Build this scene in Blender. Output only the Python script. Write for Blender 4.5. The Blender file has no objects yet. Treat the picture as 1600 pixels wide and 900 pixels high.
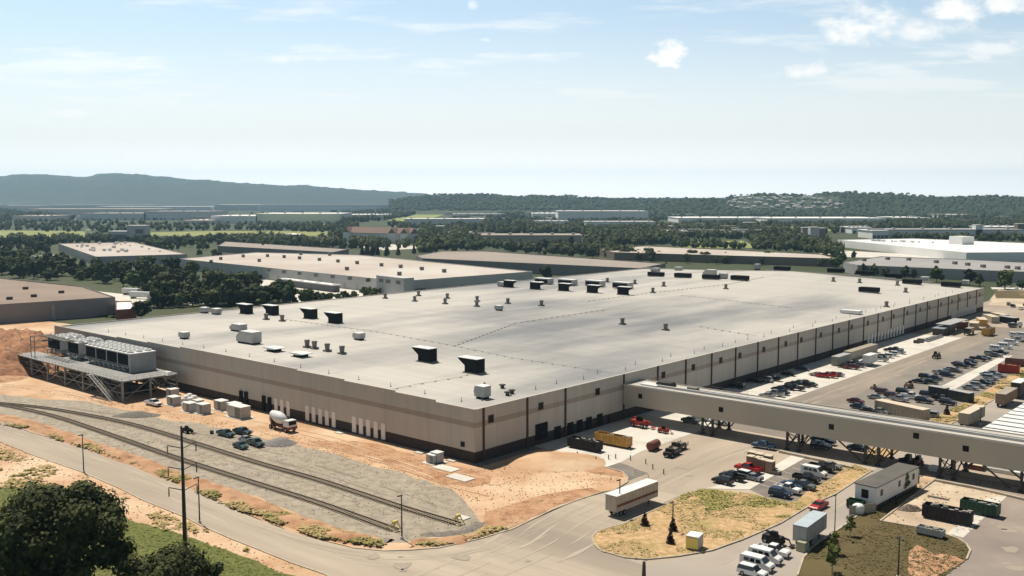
import bpy, math, random
from mathutils import Vector, Matrix, noise

# ------------------------------------------------------------------ camera, world, sun, exposure
F = 1507.0; TH = math.atan(141 / F); CH = 60.0
scene = bpy.context.scene
col = scene.collection
cam_d = bpy.data.cameras.new("camera"); cam = bpy.data.objects.new("camera", cam_d); col.objects.link(cam)
cam_d.sensor_width = 36.0; cam_d.lens = 36.0 * F / 1600.0
cam_d.clip_start = 1.0; cam_d.clip_end = 60000.0
cam.location = (0, 0, CH); cam.rotation_euler = (math.pi / 2 - TH, 0, 0)
scene.camera = cam

SUN_EL = 62.0
SUN_AZ_VEC = Vector((-0.588, 0.809, 0))          # towards the sun, horizontally
sun_dir = Vector((SUN_AZ_VEC.x * math.cos(math.radians(SUN_EL)), SUN_AZ_VEC.y * math.cos(math.radians(SUN_EL)), math.sin(math.radians(SUN_EL))))
sd = bpy.data.lights.new("sun", 'SUN'); sd.energy = 5.0; sd.angle = math.radians(0.5); sd.color = (1.0, 0.915, 0.79)
so = bpy.data.objects.new("sun", sd); col.objects.link(so); so.rotation_euler = (-sun_dir).to_track_quat('-Z', 'Y').to_euler(); so.location = (0, 0, 400)

world = bpy.data.worlds.new("World"); scene.world = world; world.use_nodes = True
WN = world.node_tree; WN.nodes.clear()
def wn(t, **k):
    n = WN.nodes.new(t)
    for a, b in k.items(): setattr(n, a, b)
    return n
def wmath(op, a, b=None, c=None, clamp=False):
    n = wn('ShaderNodeMath', operation=op); n.use_clamp = clamp
    for i, v in enumerate((a, b, c)):
        if v is None: continue
        if isinstance(v, (int, float)): n.inputs[i].default_value = v
        else: WN.links.new(v, n.inputs[i])
    return n.outputs[0]
sky = wn('ShaderNodeTexSky', sky_type='NISHITA'); sky.sun_disc = False
sky.sun_elevation = math.radians(SUN_EL); sky.sun_rotation = math.atan2(SUN_AZ_VEC.x, SUN_AZ_VEC.y)
sky.air_density = 1.0; sky.dust_density = 1.0; sky.ozone_density = 1.3
geo = wn('ShaderNodeTexCoord'); sep = wn('ShaderNodeSeparateXYZ'); WN.links.new(geo.outputs['Generated'], sep.inputs[0])
X, Y, Z = sep.outputs
ycl = wmath('MAXIMUM', Y, 0.05)
az = wmath('DIVIDE', X, ycl); el = wmath('DIVIDE', Z, ycl)
cmb = wn('ShaderNodeCombineXYZ')
WN.links.new(az, cmb.inputs[0]); WN.links.new(wmath('MULTIPLY', el, 7.5), cmb.inputs[1])
n1 = wn('ShaderNodeTexNoise'); n1.inputs['Scale'].default_value = 3.6; n1.inputs['Detail'].default_value = 8; n1.inputs['Roughness'].default_value = 0.6
WN.links.new(cmb.outputs[0], n1.inputs['Vector'])
cm2 = wn('ShaderNodeCombineXYZ'); WN.links.new(az, cm2.inputs[0]); WN.links.new(wmath('MULTIPLY', el, 1.6), cm2.inputs[1])
n2 = wn('ShaderNodeTexNoise'); n2.inputs['Scale'].default_value = 26.0; n2.inputs['Detail'].default_value = 6; n2.inputs['Roughness'].default_value = 0.62
WN.links.new(cm2.outputs[0], n2.inputs['Vector'])
def smooth(v, lo, hi):
    n = wn('ShaderNodeMapRange', interpolation_type='SMOOTHSTEP'); n.inputs['From Min'].default_value = lo; n.inputs['From Max'].default_value = hi
    WN.links.new(v, n.inputs['Value']); return n.outputs[0]
# thin high cirrus, thicker low down in the sky
low = smooth(el, 0.19, 0.03)
cir = smooth(wmath('ADD', n1.outputs[0], wmath('MULTIPLY', low, 0.14)), 0.47, 0.68)
veil = smooth(el, 0.205, 0.01)
total = wmath('MAXIMUM', wmath('MULTIPLY', veil, 0.93), wmath('MULTIPLY', cir, 0.6))
def puff(px, py, rx, ry, soft=0.5, amp=1.0, flat=0.0):
    """a cumulus in a fixed direction of the sky"""
    u = (px - 800) / F; v = (450 - py) / F
    dy = math.cos(TH) + v * math.sin(TH); a0 = u / dy; e0 = (-math.sin(TH) + v * math.cos(TH)) / dy
    dx = wmath('DIVIDE', wmath('SUBTRACT', az, a0), rx / F); de = wmath('DIVIDE', wmath('SUBTRACT', el, e0), ry / F)
    if flat:
        de = wmath('MULTIPLY', de, wmath('ADD', 1.0, wmath('MULTIPLY', wmath('LESS_THAN', de, 0.0), flat)))
    r = wmath('SQRT', wmath('ADD', wmath('MULTIPLY', dx, dx), wmath('MULTIPLY', de, de)))
    r = wmath('ADD', r, wmath('MULTIPLY', wmath('SUBTRACT', n2.outputs[0], 0.5), 2.4))
    return wmath('MULTIPLY', smooth(r, 1.0, 1.0 - soft), amp)
for p in [(1044, 100, 44, 38, 0.75, 1.0, 1.6), (1352, 44, 90, 58, 1.1, 1.0, .6), (1440, 50, 120, 34, 1.2, .8, .4), (1492, 16, 62, 30, 0.9, .9, .4), (1572, 12, 50, 24, .8, .85, .5),
          (1266, 112, 56, 22, 0.9, .8, .3), (1500, 188, 36, 11, .8, .6, .8), (1284, 193, 22, 8, .8, .5, .5), (1380, 210, 80, 10, 1.0, .35, 0), (1480, 155, 60, 9, 1, .45, 0), (1510, 232, 50, 9, 1, .5, 0),
          (1540, 76, 120, 22, 1, .7, 0), (1400, 150, 200, 14, 1, .5, 0), (1330, 172, 160, 12, 1, .5, 0), (960, 185, 180, 12, 1, .4, 0), (215, 105, 50, 5, .8, .65, 0), (470, 92, 90, 11, 1, .65, 0), (760, 62, 20, 8, .8, .5, 0), (738, 8, 12, 9, .8, .5, 0), (120, 178, 170, 16, 1.0, .8, 0), (720, 190, 130, 14, 1.0, .6, 0),
          (260, 186, 90, 12, 1, .6, 0), (1050, 222, 60, 16, .9, .5, 0), (1150, 208, 70, 9, .9, .5, 0), (1290, 98, 200, 60, 1.3, .25, 0)]:
    total = wmath('MAXIMUM', total, puff(*p))
total = wmath('MINIMUM', total, 1.0)
total = wmath('MULTIPLY', total, wmath('MULTIPLY_ADD', smooth(Z, 0.22, 0.42), -0.9, 1.0))
total = wmath('MULTIPLY', total, smooth(Y, 0.05, 0.35))  # clouds masked out behind the camera so the unseen sky fills less
mix = wn('ShaderNodeMixRGB'); WN.links.new(total, mix.inputs[0])
hs = wn('ShaderNodeHueSaturation'); hs.inputs['Saturation'].default_value = 0.66; hs.inputs['Value'].default_value = 1.75
WN.links.new(sky.outputs[0], hs.inputs['Color'])
WN.links.new(wmath('MULTIPLY_ADD', smooth(Z, 0.2, 0.45), -1.4, 1.75), hs.inputs['Value'])      # dimmed towards the unseen zenith to cut the fill light
tint = wn('ShaderNodeMixRGB', blend_type='MULTIPLY'); tint.inputs[0].default_value = 1; tint.inputs[2].default_value = (.90, 1.0, 1.02, 1); WN.links.new(hs.outputs[0], tint.inputs[1])
WN.links.new(tint.outputs[0], mix.inputs[1]); cw = wn('ShaderNodeVectorMath', operation='SCALE'); cw.inputs[0].default_value = (14.9, 14.5, 13.8)
WN.links.new(wmath('MULTIPLY_ADD', smooth(el, 0.07, 0.0), 0.62, 1.0), cw.inputs['Scale']); WN.links.new(cw.outputs[0], mix.inputs[2])
bg = wn('ShaderNodeBackground'); bg.inputs['Strength'].default_value = 0.07
WN.links.new(mix.outputs[0], bg.inputs['Color'])
wo = wn('ShaderNodeOutputWorld'); WN.links.new(bg.outputs[0], wo.inputs['Surface'])

scene.view_settings.view_transform = 'Standard'; scene.view_settings.look = 'None'
scene.view_settings.gamma = 1.0; scene.view_settings.use_curve_mapping = False
scene.view_settings.exposure = 0.2
scene.render.engine = 'CYCLES'
scene.cycles.max_bounces = 5; scene.cycles.diffuse_bounces = 2; scene.cycles.glossy_bounces = 2; scene.cycles.volume_bounces = 0
scene.cycles.transparent_max_bounces = 4; scene.cycles.caustics_reflective = False; scene.cycles.caustics_refractive = False
scene.cycles.use_denoising = True
scene.cycles.use_adaptive_sampling = True; scene.cycles.adaptive_threshold = 0.02

# ------------------------------------------------------------------ helpers
rnd = random.Random(7)
CO, SI = math.cos(TH), math.sin(TH)
def G(x, y, z=0.0):
    """a point of the place seen at photo pixel x, y on the level z"""
    u = (x - 800) / F; v = (450 - y) / F
    d = Vector((u, CO + v * SI, -SI + v * CO)); t = (z - CH) / d.z
    return Vector((d.x * t, d.y * t, z))
RZ = math.radians(48.8)                      # the plant's long axis against world X
D1 = Vector((math.cos(RZ), math.sin(RZ), 0)); D2 = Vector((-math.sin(RZ), math.cos(RZ), 0))
A = G(742, 725)
def W(s, t, z=0.0):
    p = A + D1 * s + D2 * t; return Vector((p.x, p.y, z))
def ST(p):
    d = p - A; return d.x * D1.x + d.y * D1.y, d.x * D2.x + d.y * D2.y
def STP(x, y, z=0.0): return ST(G(x, y, z))
def on_plane(x, y, n, c):
    """ray through pixel meets vertical plane where (p-A).n = c -> point"""
    u = (x - 800) / F; v = (450 - y) / F
    d = Vector((u, CO + v * SI, -SI + v * CO)); o = Vector((0, 0, CH))
    k = (c - (o - A).dot(n)) / d.dot(n)
    return o + d * k
def onAC(x, y):
    p = on_plane(x, y, D2, 0.0); return ST(p)[0], p.z
def onAB(x, y):
    p = on_plane(x, y, D1, 0.0); return ST(p)[1], p.z

class MB:
    def __init__(s): s.v = []; s.f = []; s.m = []
    def face(s, pts, m=0):
        n = len(s.v); s.v += [tuple(p) for p in pts]; s.f.append(tuple(range(n, n + len(pts)))); s.m.append(m)
    def hexa(s, p, m=0):
        """8 points: bottom 4 ccw, top 4 ccw"""
        n = len(s.v); s.v += [tuple(q) for q in p]
        for f in ((3, 2, 1, 0), (4, 5, 6, 7), (0, 1, 5, 4), (1, 2, 6, 5), (2, 3, 7, 6), (3, 0, 4, 7)):
            s.f.append(tuple(n + i for i in f)); s.m.append(m)
    def box(s, x0, x1, y0, y1, z0, z1, m=0, tx=0.0, ty=0.0):
        """tx, ty shrink the top"""
        s.hexa([(x0, y0, z0), (x1, y0, z0), (x1, y1, z0), (x0, y1, z0), (x0 + tx, y0 + ty, z1), (x1 - tx, y0 + ty, z1), (x1 - tx, y1 - ty, z1), (x0 + tx, y1 - ty, z1)], m)
    def prism(s, prof, y0, y1, m=0, taper=0.0):
        """profile of (x, z) pushed along y"""
        n = len(s.v); k = len(prof)
        s.v += [(p[0], y0, p[1]) for p in prof] + [(p[0], y1, p[1]) for p in prof]
        s.f.append(tuple(n + i for i in range(k))); s.m.append(m)
        s.f.append(tuple(n + k + i for i in reversed(range(k)))); s.m.append(m)
        for i in range(k):
            j = (i + 1) % k; s.f.append((n + i, n + k + i, n + k + j, n + j)); s.m.append(m)
    def cyl(s, c, r, h, n=12, m=0, axis='z', r2=None):
        r2 = r if r2 is None else r2; b = len(s.v)
        for k, (rr, hh) in enumerate(((r, 0), (r2, h))):
            for i in range(n):
                a = 2 * math.pi * i / n; q = (rr * math.cos(a), rr * math.sin(a), hh)
                if axis == 'y': q = (q[0], q[2], q[1])
                elif axis == 'x': q = (q[2], q[0], q[1])
                s.v.append((c[0] + q[0], c[1] + q[1], c[2] + q[2]))
        s.f.append(tuple(b + i for i in reversed(range(n)))); s.m.append(m)
        s.f.append(tuple(b + n + i for i in range(n))); s.m.append(m)
        for i in range(n):
            j = (i + 1) % n; s.f.append((b + i, b + j, b + n + j, b + n + i)); s.m.append(m)
    def bar(s, p, q, r=0.05, m=0, n=4):
        p = Vector(p); q = Vector(q); d = (q - p).normalized()
        u = d.cross(Vector((0, 0, 1)));
        if u.length < 1e-3: u = Vector((1, 0, 0))
        u.normalize(); w = d.cross(u); b = len(s.v)
        for e in (p, q):
            for i in range(n):
                a = 2 * math.pi * (i + .5) / n; s.v.append(tuple(e + u * r * math.cos(a) + w * r * math.sin(a)))
        s.f.append(tuple(b + i for i in range(n))); s.m.append(m)
        s.f.append(tuple(b + n + i for i in reversed(range(n)))); s.m.append(m)
        for i in range(n):
            j = (i + 1) % n; s.f.append((b + j, b + i, b + n + i, b + n + j)); s.m.append(m)
    def lathe(s, prof, o, ax, n=12, m=0):
        """prof: (dist along axis, radius)"""
        ax = Vector(ax).normalized(); u = ax.cross(Vector((0, 0, 1)))
        if u.length < 1e-3: u = Vector((1, 0, 0))
        u.normalize(); w = ax.cross(u); b = len(s.v); o = Vector(o)
        for d, r in prof:
            for i in range(n):
                a = 2 * math.pi * i / n; s.v.append(tuple(o + ax * d + u * r * math.cos(a) + w * r * math.sin(a)))
        for k in range(len(prof) - 1):
            for i in range(n):
                j = (i + 1) % n; s.f.append((b + k * n + j, b + k * n + i, b + (k + 1) * n + i, b + (k + 1) * n + j)); s.m.append(m)
        s.f.append(tuple(b + i for i in range(n))); s.m.append(m)
        s.f.append(tuple(b + (len(prof) - 1) * n + i for i in reversed(range(n)))); s.m.append(m)
    def mesh(s, name, mats, smooth=False):
        me = bpy.data.meshes.new(name); me.from_pydata(s.v, [], s.f)
        for m in (mats if isinstance(mats, (list, tuple)) else [mats]): me.materials.append(m)
        me.polygons.foreach_set('material_index', s.m)
        if smooth: me.polygons.foreach_set('use_smooth', [True] * len(s.f))
        me.update(); return me

def link(name, mesh, parent=None, loc=None, rz=None):
    o = bpy.data.objects.new(name, mesh); col.objects.link(o)
    if parent is not None: o.parent = parent
    if loc is not None: o.location = loc
    if rz is not None: o.rotation_euler = (0, 0, rz)
    return o
def tag(o, label=None, cat=None, group=None, kind=None):
    if label: o['label'] = label
    if cat: o['category'] = cat
    if group: o['group'] = group
    if kind: o['kind'] = kind
    return o
def empty(name, loc, rz, label, cat, group=None):
    o = bpy.data.objects.new(name, None); col.objects.link(o); o.location = loc; o.rotation_euler = (0, 0, rz)
    o.empty_display_size = 0.5
    return tag(o, label, cat, group)
ORD = ['first', 'second', 'third', 'fourth', 'fifth', 'sixth', 'seventh', 'eighth', 'ninth', 'tenth', 'eleventh', 'twelfth', 'thirteenth', 'fourteenth', 'fifteenth',
       'sixteenth', 'seventeenth', 'eighteenth', 'nineteenth', 'twentieth'] + ['twenty-' + w for w in ('first', 'second', 'third', 'fourth', 'fifth', 'sixth', 'seventh', 'eighth', 'ninth')] + ['thirtieth'] + ['thirty-' + w for w in ('first', 'second', 'third', 'fourth', 'fifth', 'sixth', 'seventh', 'eighth', 'ninth')]+['fortieth']

# ------------------------------------------------------------------ materials
def mat(name, c, c2=None, scale=0.3, rough=0.85, metal=0.0, bump=0.0, detail=5, c3=None, s3=0.02, lo=0.35, hi=0.65, stretch=None, rnd_v=0.0, spec=0.3, lo3=.45, hi3=.65):
    m = bpy.data.materials.new(name); m.use_nodes = True; N = m.node_tree; L = N.links
    b = N.nodes['Principled BSDF']; b.inputs['Roughness'].default_value = rough; b.inputs['Metallic'].default_value = metal
    b.inputs['Specular IOR Level'].default_value = spec
    c = tuple(c) + (1,)
    if c2 is None and not rnd_v:
        b.inputs['Base Color'].default_value = c; return m
    pos = N.nodes.new('ShaderNodeNewGeometry').outputs['Position']
    if stretch:
        vm = N.nodes.new('ShaderNodeMapping'); vm.inputs['Rotation'].default_value = (0, 0, -stretch[0]); vm.inputs['Scale'].default_value = stretch[1]
        # rotate into the strip's own axes first
        vr = N.nodes.new('ShaderNodeVectorRotate'); vr.rotation_type = 'Z_AXIS'; vr.inputs['Angle'].default_value = -stretch[0]
        vs = N.nodes.new('ShaderNodeVectorMath'); vs.operation = 'MULTIPLY'; vs.inputs[1].default_value = stretch[1]
        L.new(pos, vr.inputs['Vector']); L.new(vr.outputs[0], vs.inputs[0]); pos = vs.outputs[0]; N.nodes.remove(vm)
    out = None
    if c2 is not None:
        nz = N.nodes.new('ShaderNodeTexNoise'); nz.inputs['Scale'].default_value = scale; nz.inputs['Detail'].default_value = detail; nz.inputs['Roughness'].default_value = 0.6
        L.new(pos, nz.inputs['Vector'])
        mr = N.nodes.new('ShaderNodeMapRange'); mr.inputs['From Min'].default_value = lo; mr.inputs['From Max'].default_value = hi; L.new(nz.outputs[0], mr.inputs[0])
        mx = N.nodes.new('ShaderNodeMixRGB'); mx.inputs[1].default_value = c; mx.inputs[2].default_value = tuple(c2) + (1,); L.new(mr.outputs[0], mx.inputs[0]); out = mx.outputs[0]
        if c3 is not None:
            n3 = N.nodes.new('ShaderNodeTexNoise'); n3.inputs['Scale'].default_value = s3; n3.inputs['Detail'].default_value = 6; n3.inputs['Roughness'].default_value = 0.6; L.new(pos, n3.inputs['Vector'])
            m3 = N.nodes.new('ShaderNodeMapRange'); m3.inputs['From Min'].default_value = lo3; m3.inputs['From Max'].default_value = hi3; L.new(n3.outputs[0], m3.inputs[0])
            x3 = N.nodes.new('ShaderNodeMixRGB'); L.new(m3.outputs[0], x3.inputs[0]); L.new(out, x3.inputs[1]); x3.inputs[2].default_value = tuple(c3) + (1,); out = x3.outputs[0]
        if bump:
            bn = N.nodes.new('ShaderNodeTexNoise'); bn.inputs['Scale'].default_value = max(scale * 3, .5); bn.inputs['Detail'].default_value = 6; L.new(pos, bn.inputs['Vector'])
            bp = N.nodes.new('ShaderNodeBump'); bp.inputs['Strength'].default_value = min(1, bump); bp.inputs['Distance'].default_value = 0.3; L.new(bn.outputs[0], bp.inputs['Height']); L.new(bp.outputs[0], b.inputs['Normal'])
    else:
        rg = N.nodes.new('ShaderNodeRGB'); rg.outputs[0].default_value = c; out = rg.outputs[0]
    if rnd_v:
        oi = N.nodes.new('ShaderNodeObjectInfo'); hv = N.nodes.new('ShaderNodeHueSaturation')
        mr2 = N.nodes.new('ShaderNodeMapRange'); mr2.inputs['To Min'].default_value = 1 - rnd_v; mr2.inputs['To Max'].default_value = 1 + rnd_v; L.new(oi.outputs['Random'], mr2.inputs[0])
        mr4 = N.nodes.new('ShaderNodeMapRange'); mr4.inputs['To Min'].default_value = .47; mr4.inputs['To Max'].default_value = .52
        ml = N.nodes.new('ShaderNodeMath'); ml.operation = 'MULTIPLY'; ml.inputs[1].default_value = 7.31; L.new(oi.outputs['Random'], ml.inputs[0])
        fr = N.nodes.new('ShaderNodeMath'); fr.operation = 'FRACT'; L.new(ml.outputs[0], fr.inputs[0]); L.new(fr.outputs[0], mr4.inputs[0]); L.new(mr4.outputs[0], hv.inputs['Hue'])
        L.new(mr2.outputs[0], hv.inputs['Value']); L.new(out, hv.inputs['Color']); out = hv.outputs[0]
    L.new(out, b.inputs['Base Color'])
    return m

m_land = mat('land', (.035, .05, .016), (.06, .07, .025), scale=.006, c3=(.045, .06, .025), s3=.0012, detail=8)
m_asph = mat('asphalt_dusty', (.34, .28, .22), (.45, .38, .30), scale=.05, c3=(.27, .22, .18), s3=.016, bump=.15, detail=8, stretch=(RZ, (.35, 1, 1)))
m_road = mat('asphalt_road', (.36, .30, .235), (.46, .39, .305), scale=.22, c3=(.28, .235, .19), s3=.05, detail=8, bump=.1, stretch=(math.radians(-38), (.08, 1, 1)))
m_lane = mat('asphalt_lane', (.34, .295, .25), (.42, .37, .31), scale=.12, detail=7, c3=(.27, .245, .22), s3=.03)
m_dark_asph = mat('asphalt_lot', (.155, .135, .12), (.22, .195, .17), scale=.2, detail=7)
m_brown_asph = mat('asphalt_brown', (.25, .205, .175), (.34, .29, .245), scale=.09, detail=8, c3=(.22, .185, .165), s3=.03)
m_dirt = mat('clay', (.56, .365, .22), (.42, .25, .14), scale=.09, detail=12, bump=1, c3=(.62, .46, .31), s3=.04, lo=.38, hi=.62)
m_dirt_red = mat('red_clay', (.37, .19, .10), (.50, .31, .18), scale=.22, detail=11, bump=1.0, c3=(.22, .12, .055), s3=.4, lo3=.5, hi3=.72)
m_gravel = mat('gravel', (.325, .28, .215), (.385, .335, .265), scale=.06, detail=10, bump=.7, c3=(.24, .205, .16), s3=.5, lo3=.4)
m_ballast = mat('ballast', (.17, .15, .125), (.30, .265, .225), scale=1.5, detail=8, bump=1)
m_conc = mat('concrete', (.63, .60, .54), (.54, .51, .455), scale=.12, detail=8, c3=(.42, .39, .34), s3=.12, lo3=.56, hi3=.75)
m_conc_joint = mat('concrete_joint', (.50, .47, .42), (.42, .39, .34), scale=.3)  # darker concrete tone for the slab joints
m_cream = mat('crushed_stone', (.60, .51, .38), (.50, .39, .27), scale=.1, detail=8, c3=(.40, .31, .23), s3=.07)
m_grass = mat('grass_green', (.145, .155, .035), (.11, .125, .03), scale=.3, detail=8, bump=.7, c3=(.20, .15, .06), s3=.05, lo3=.52, hi3=.72)
m_grass_dry = mat('grass_brown', (.085, .068, .026), (.125, .095, .038), scale=.12, detail=9, bump=.6, c3=(.36, .22, .13), s3=.055, lo3=.58, hi3=.66)
m_weed_ground = mat('weedy_clay', (.60, .40, .23), (.40, .27, .12), scale=.8, detail=12, bump=1, c3=(.30, .25, .08), s3=.10, lo3=.52, hi3=.72, lo=.38, hi=.6)
m_meadow = mat('meadow', (.20, .23, .07), (.26, .27, .09), scale=.02, detail=8)
m_meadow2 = mat('yellow_meadow', (.27, .29, .08), (.22, .25, .07), scale=.02, detail=8)
m_kerb = mat('kerb_concrete', (.50, .44, .35), (.36, .30, .23), scale=.5, detail=7)
m_white_line = mat('white_line', (.62, .60, .55))
m_roof = mat('membrane_roof', (.50, .475, .43), (.44, .42, .385), scale=.03, detail=8, c3=(.19, .195, .205), s3=.017, rough=.75, lo=.3, hi=.7, lo3=.46, hi3=.66, stretch=(RZ, (.30, .9, 1)))
m_steel = mat('galvanised_steel', (.30, .30, .29), (.22, .22, .215), scale=.5, rough=.5, metal=.3)
m_dark_steel = mat('dark_steel', (.045, .038, .033), (.07, .06, .05), scale=.5, rough=.6)
m_brown_steel = mat('brown_downspout', (.075, .05, .038))
m_black = mat('black_louver', (.010, .010, .011), (.018, .018, .02), scale=2, rough=.9, spec=.08)
m_vent = mat('vent_grey', (.15, .145, .13), (.20, .19, .17), scale=1, rough=.6)
m_white = mat('white_paint', (.74, .74, .73), (.66, .66, .64), scale=.4, rough=.5)
m_unit = mat('unit_grey', (.42, .42, .41), (.36, .36, .35), scale=.6, rough=.55)
m_unit_side = mat('unit_panel', (.46, .45, .43), (.38, .37, .36), scale=.4, rough=.6)
m_glass = mat('dark_glass', (.008, .008, .01), rough=.3, spec=.15)
m_tyre = mat('tyre', (.015, .015, .015), rough=.9)
m_rim = mat('rim', (.35, .35, .36), rough=.4, metal=.6)
m_lamp = mat('headlamp', (.6, .6, .58), rough=.2)
m_tail = mat('tail_lamp', (.35, .02, .02), rough=.3)
m_bark = mat('bark', (.09, .07, .05), (.05, .04, .03), scale=2)
m_rail = mat('rail_steel', (.10, .07, .05), (.14, .10, .075), scale=2, rough=.6)
m_sleeper = mat('sleeper', (.25, .21, .16), (.31, .265, .20), scale=2)
m_yellow = mat('yellow_paint', (.72, .58, .16), rough=.6)
m_orange = mat('orange_paint', (.58, .33, .08), (.42, .22, .06), scale=.8, rough=.6)
m_red = mat('red_paint', (.42, .05, .03), (.32, .04, .03), scale=.8, rough=.5)
m_rust = mat('rusty_paint', (.22, .08, .055), (.14, .06, .045), scale=1, rough=.7)
m_green = mat('green_paint', (.012, .07, .04), (.02, .05, .03), scale=.8, rough=.55)
m_beige = mat('beige_paint', (.38, .33, .26), (.32, .28, .22), scale=.3, rough=.6)
m_tan = mat('tan_crate', (.30, .20, .14), (.23, .15, .11), scale=.6, rough=.8)
m_cream_top = mat('cream_top', (.58, .50, .39))
m_door_light = mat('dock_door_light', (.78, .72, .68), rough=.6)

def foliage(name, c, c2, rv=.4):
    m = mat(name, tuple(v * .8 for v in c), tuple(v * 1.25 for v in c2), scale=.6, rough=.75, rnd_v=rv, detail=5, lo=.35, hi=.65, spec=.15)
    return m
m_leaf = foliage('leaves', (.045, .065, .018), (.075, .095, .028))
m_leaf_b = foliage('leaves_dark', (.028, .042, .014), (.05, .065, .022))
m_leaf_big = foliage('leaves_near', (.022, .030, .010), (.06, .072, .02), .05)
m_leaf_l = foliage('leaves_pale', (.10, .12, .035), (.065, .085, .028))
m_far = mat('far_wood', (.03, .045, .016), (.085, .10, .035), scale=.03, rough=.9, detail=7, c3=(.12, .125, .05), s3=.008, lo3=.52, hi3=.7)
m_weed = mat('weed_leaves', (.40, .32, .14), (.52, .39, .21), scale=.5, rough=.95, c3=(.24, .23, .08), s3=.06, spec=.05)

# ------------------------------------------------------------------ ground sheets
def poly(name, pts, z, m, jit=0.0, world_pts=False, step=3.0, label=None, kind='structure'):
    P = [Vector(p) if world_pts else G(p[0], p[1]) for p in pts]
    out = []
    for i, p in enumerate(P):
        q = P[(i + 1) % len(P)]; d = (q - p).length; k = max(1, int(d / step)) if jit else 1; k = min(k, 120)
        nn = Vector((-(q - p).y, (q - p).x, 0)); nn = nn.normalized() if nn.length > 0 else nn
        for j in range(k):
            r = p.lerp(q, j / k)
            if jit: r = r + nn * jit * (noise.noise(Vector((r.x * .22, r.y * .22, 3.1))) + .6 * noise.noise(Vector((r.x * .8, r.y * .8, 1.1))))
            out.append((r.x, r.y, z))
    mb = MB(); mb.face(out)
    me = mb.mesh(name, m); me.update()
    # faces must look up
    if me.polygons[0].normal.z < 0:
        me.flip_normals()
    o = link(name, me); tag(o, label, None, None, kind); return o

mb = MB(); mb.face([(-9000, -500, 0), (9000, -500, 0), (9000, 13500, 0), (-9000, 13500, 0)]); tag(link('ground', mb.mesh('ground', m_land)), kind='structure')

# campus pavement
poly('pavement', [(640, 1000), (860, 830), (960, 770), (900, 720), (860, 700), (760, 728), (1150, 600), (1545, 470), (1560, 452), (1900, 452), (2300, 1000)], .02, m_asph)
poly('pavement_clay', [(1545, 476), (1552, 462), (1900, 462), (1900, 482), (1640, 486), (1600, 480)], .04, m_cream, jit=1)
# clay building pad
clay = [(-200, 560), (-120, 512), (0, 507), (60, 500), (110, 507), (160, 520), (400, 560), (742, 700), (864, 703), (905, 716), (946, 730), (972, 738), (981, 746), (980, 753), (963, 764), (942, 769), (900, 782), (862, 797), (830, 813), (800, 827), (750, 842),
        (687, 856), (637, 860), (600, 861), (550, 856), (500, 844), (450, 829), (400, 810), (375, 800), (275, 753), (215, 729), (155, 708), (100, 690), (50, 676), (0, 662), (-120, 630)]
poly('clay_ground', clay, .06, m_dirt, jit=.5)
gravel = [(-60, 617), (0, 616), (57, 623), (110, 626), (150, 628), (180, 638), (219, 646), (262, 657), (305, 661), (342, 670), (391, 679), (416, 687), (453, 693), (500, 704), (540, 716), (620, 738), (665, 752), (705, 764), (728, 785), (748, 808), (757, 824), (750, 836),
          (712, 842), (680, 838), (650, 842), (632, 849), (600, 848), (585, 840), (512, 821), (450, 798), (400, 776), (325, 753), (275, 738), (217, 716), (125, 683), (60, 663), (0, 647), (-60, 640)]
poly('gravel_yard', gravel, .08, m_gravel, jit=1.2)
poly('spilled_clay', [(560, 690), (600, 697), (680, 720), (742, 736), (765, 742), (768, 757), (735, 762), (690, 757), (640, 738), (590, 722), (545, 705), (480, 690)], .10, m_dirt_red, jit=1.4)
poly('clay_stain', [(860, 705), (905, 716), (946, 730), (970, 738), (975, 745), (940, 742), (900, 734), (868, 722), (850, 712)], .10, m_dirt_red, jit=.8)
poly('clay_stain', [(760, 800), (850, 772), (925, 762), (940, 768), (862, 795), (800, 824), (750, 838)], .10, m_dirt_red, jit=1.0)
road = [(-300, 600), (0, 656), (50, 677), (100, 690), (155, 708), (215, 730), (275, 754), (330, 777), (375, 801), (400, 811), (450, 830), (500, 845), (550, 857), (600, 862), (637, 861), (687, 857), (750, 843), (800, 828), (900, 783), (963, 765), (985, 757), (1060, 775),
        (975, 820), (925, 840), (928, 852), (940, 863), (975, 873), (1010, 885), (980, 990), (560, 990), (530, 910), (507, 897), (457, 880), (400, 857), (357, 840), (312, 820), (287, 807), (225, 782), (185, 762), (125, 736), (60, 714), (0, 690), (-300, 640)]
poly('road', road, .10, m_road)
# roadside and grass bottom left
poly('roadside_clay', [(-300, 640), (0, 691), (60, 715), (125, 737), (185, 763), (225, 783), (287, 808), (312, 821), (357, 841), (400, 858), (457, 881), (507, 898), (530, 911), (480, 960), (-300, 960)], .08, m_dirt, jit=.3)
poly('grass_verge', [(-300, 735), (0, 765), (42, 752), (90, 760), (150, 790), (207, 815), (250, 826), (287, 836), (350, 860), (400, 878), (455, 902), (470, 960), (-300, 1000)], .12, m_grass, jit=1.0)
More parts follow.
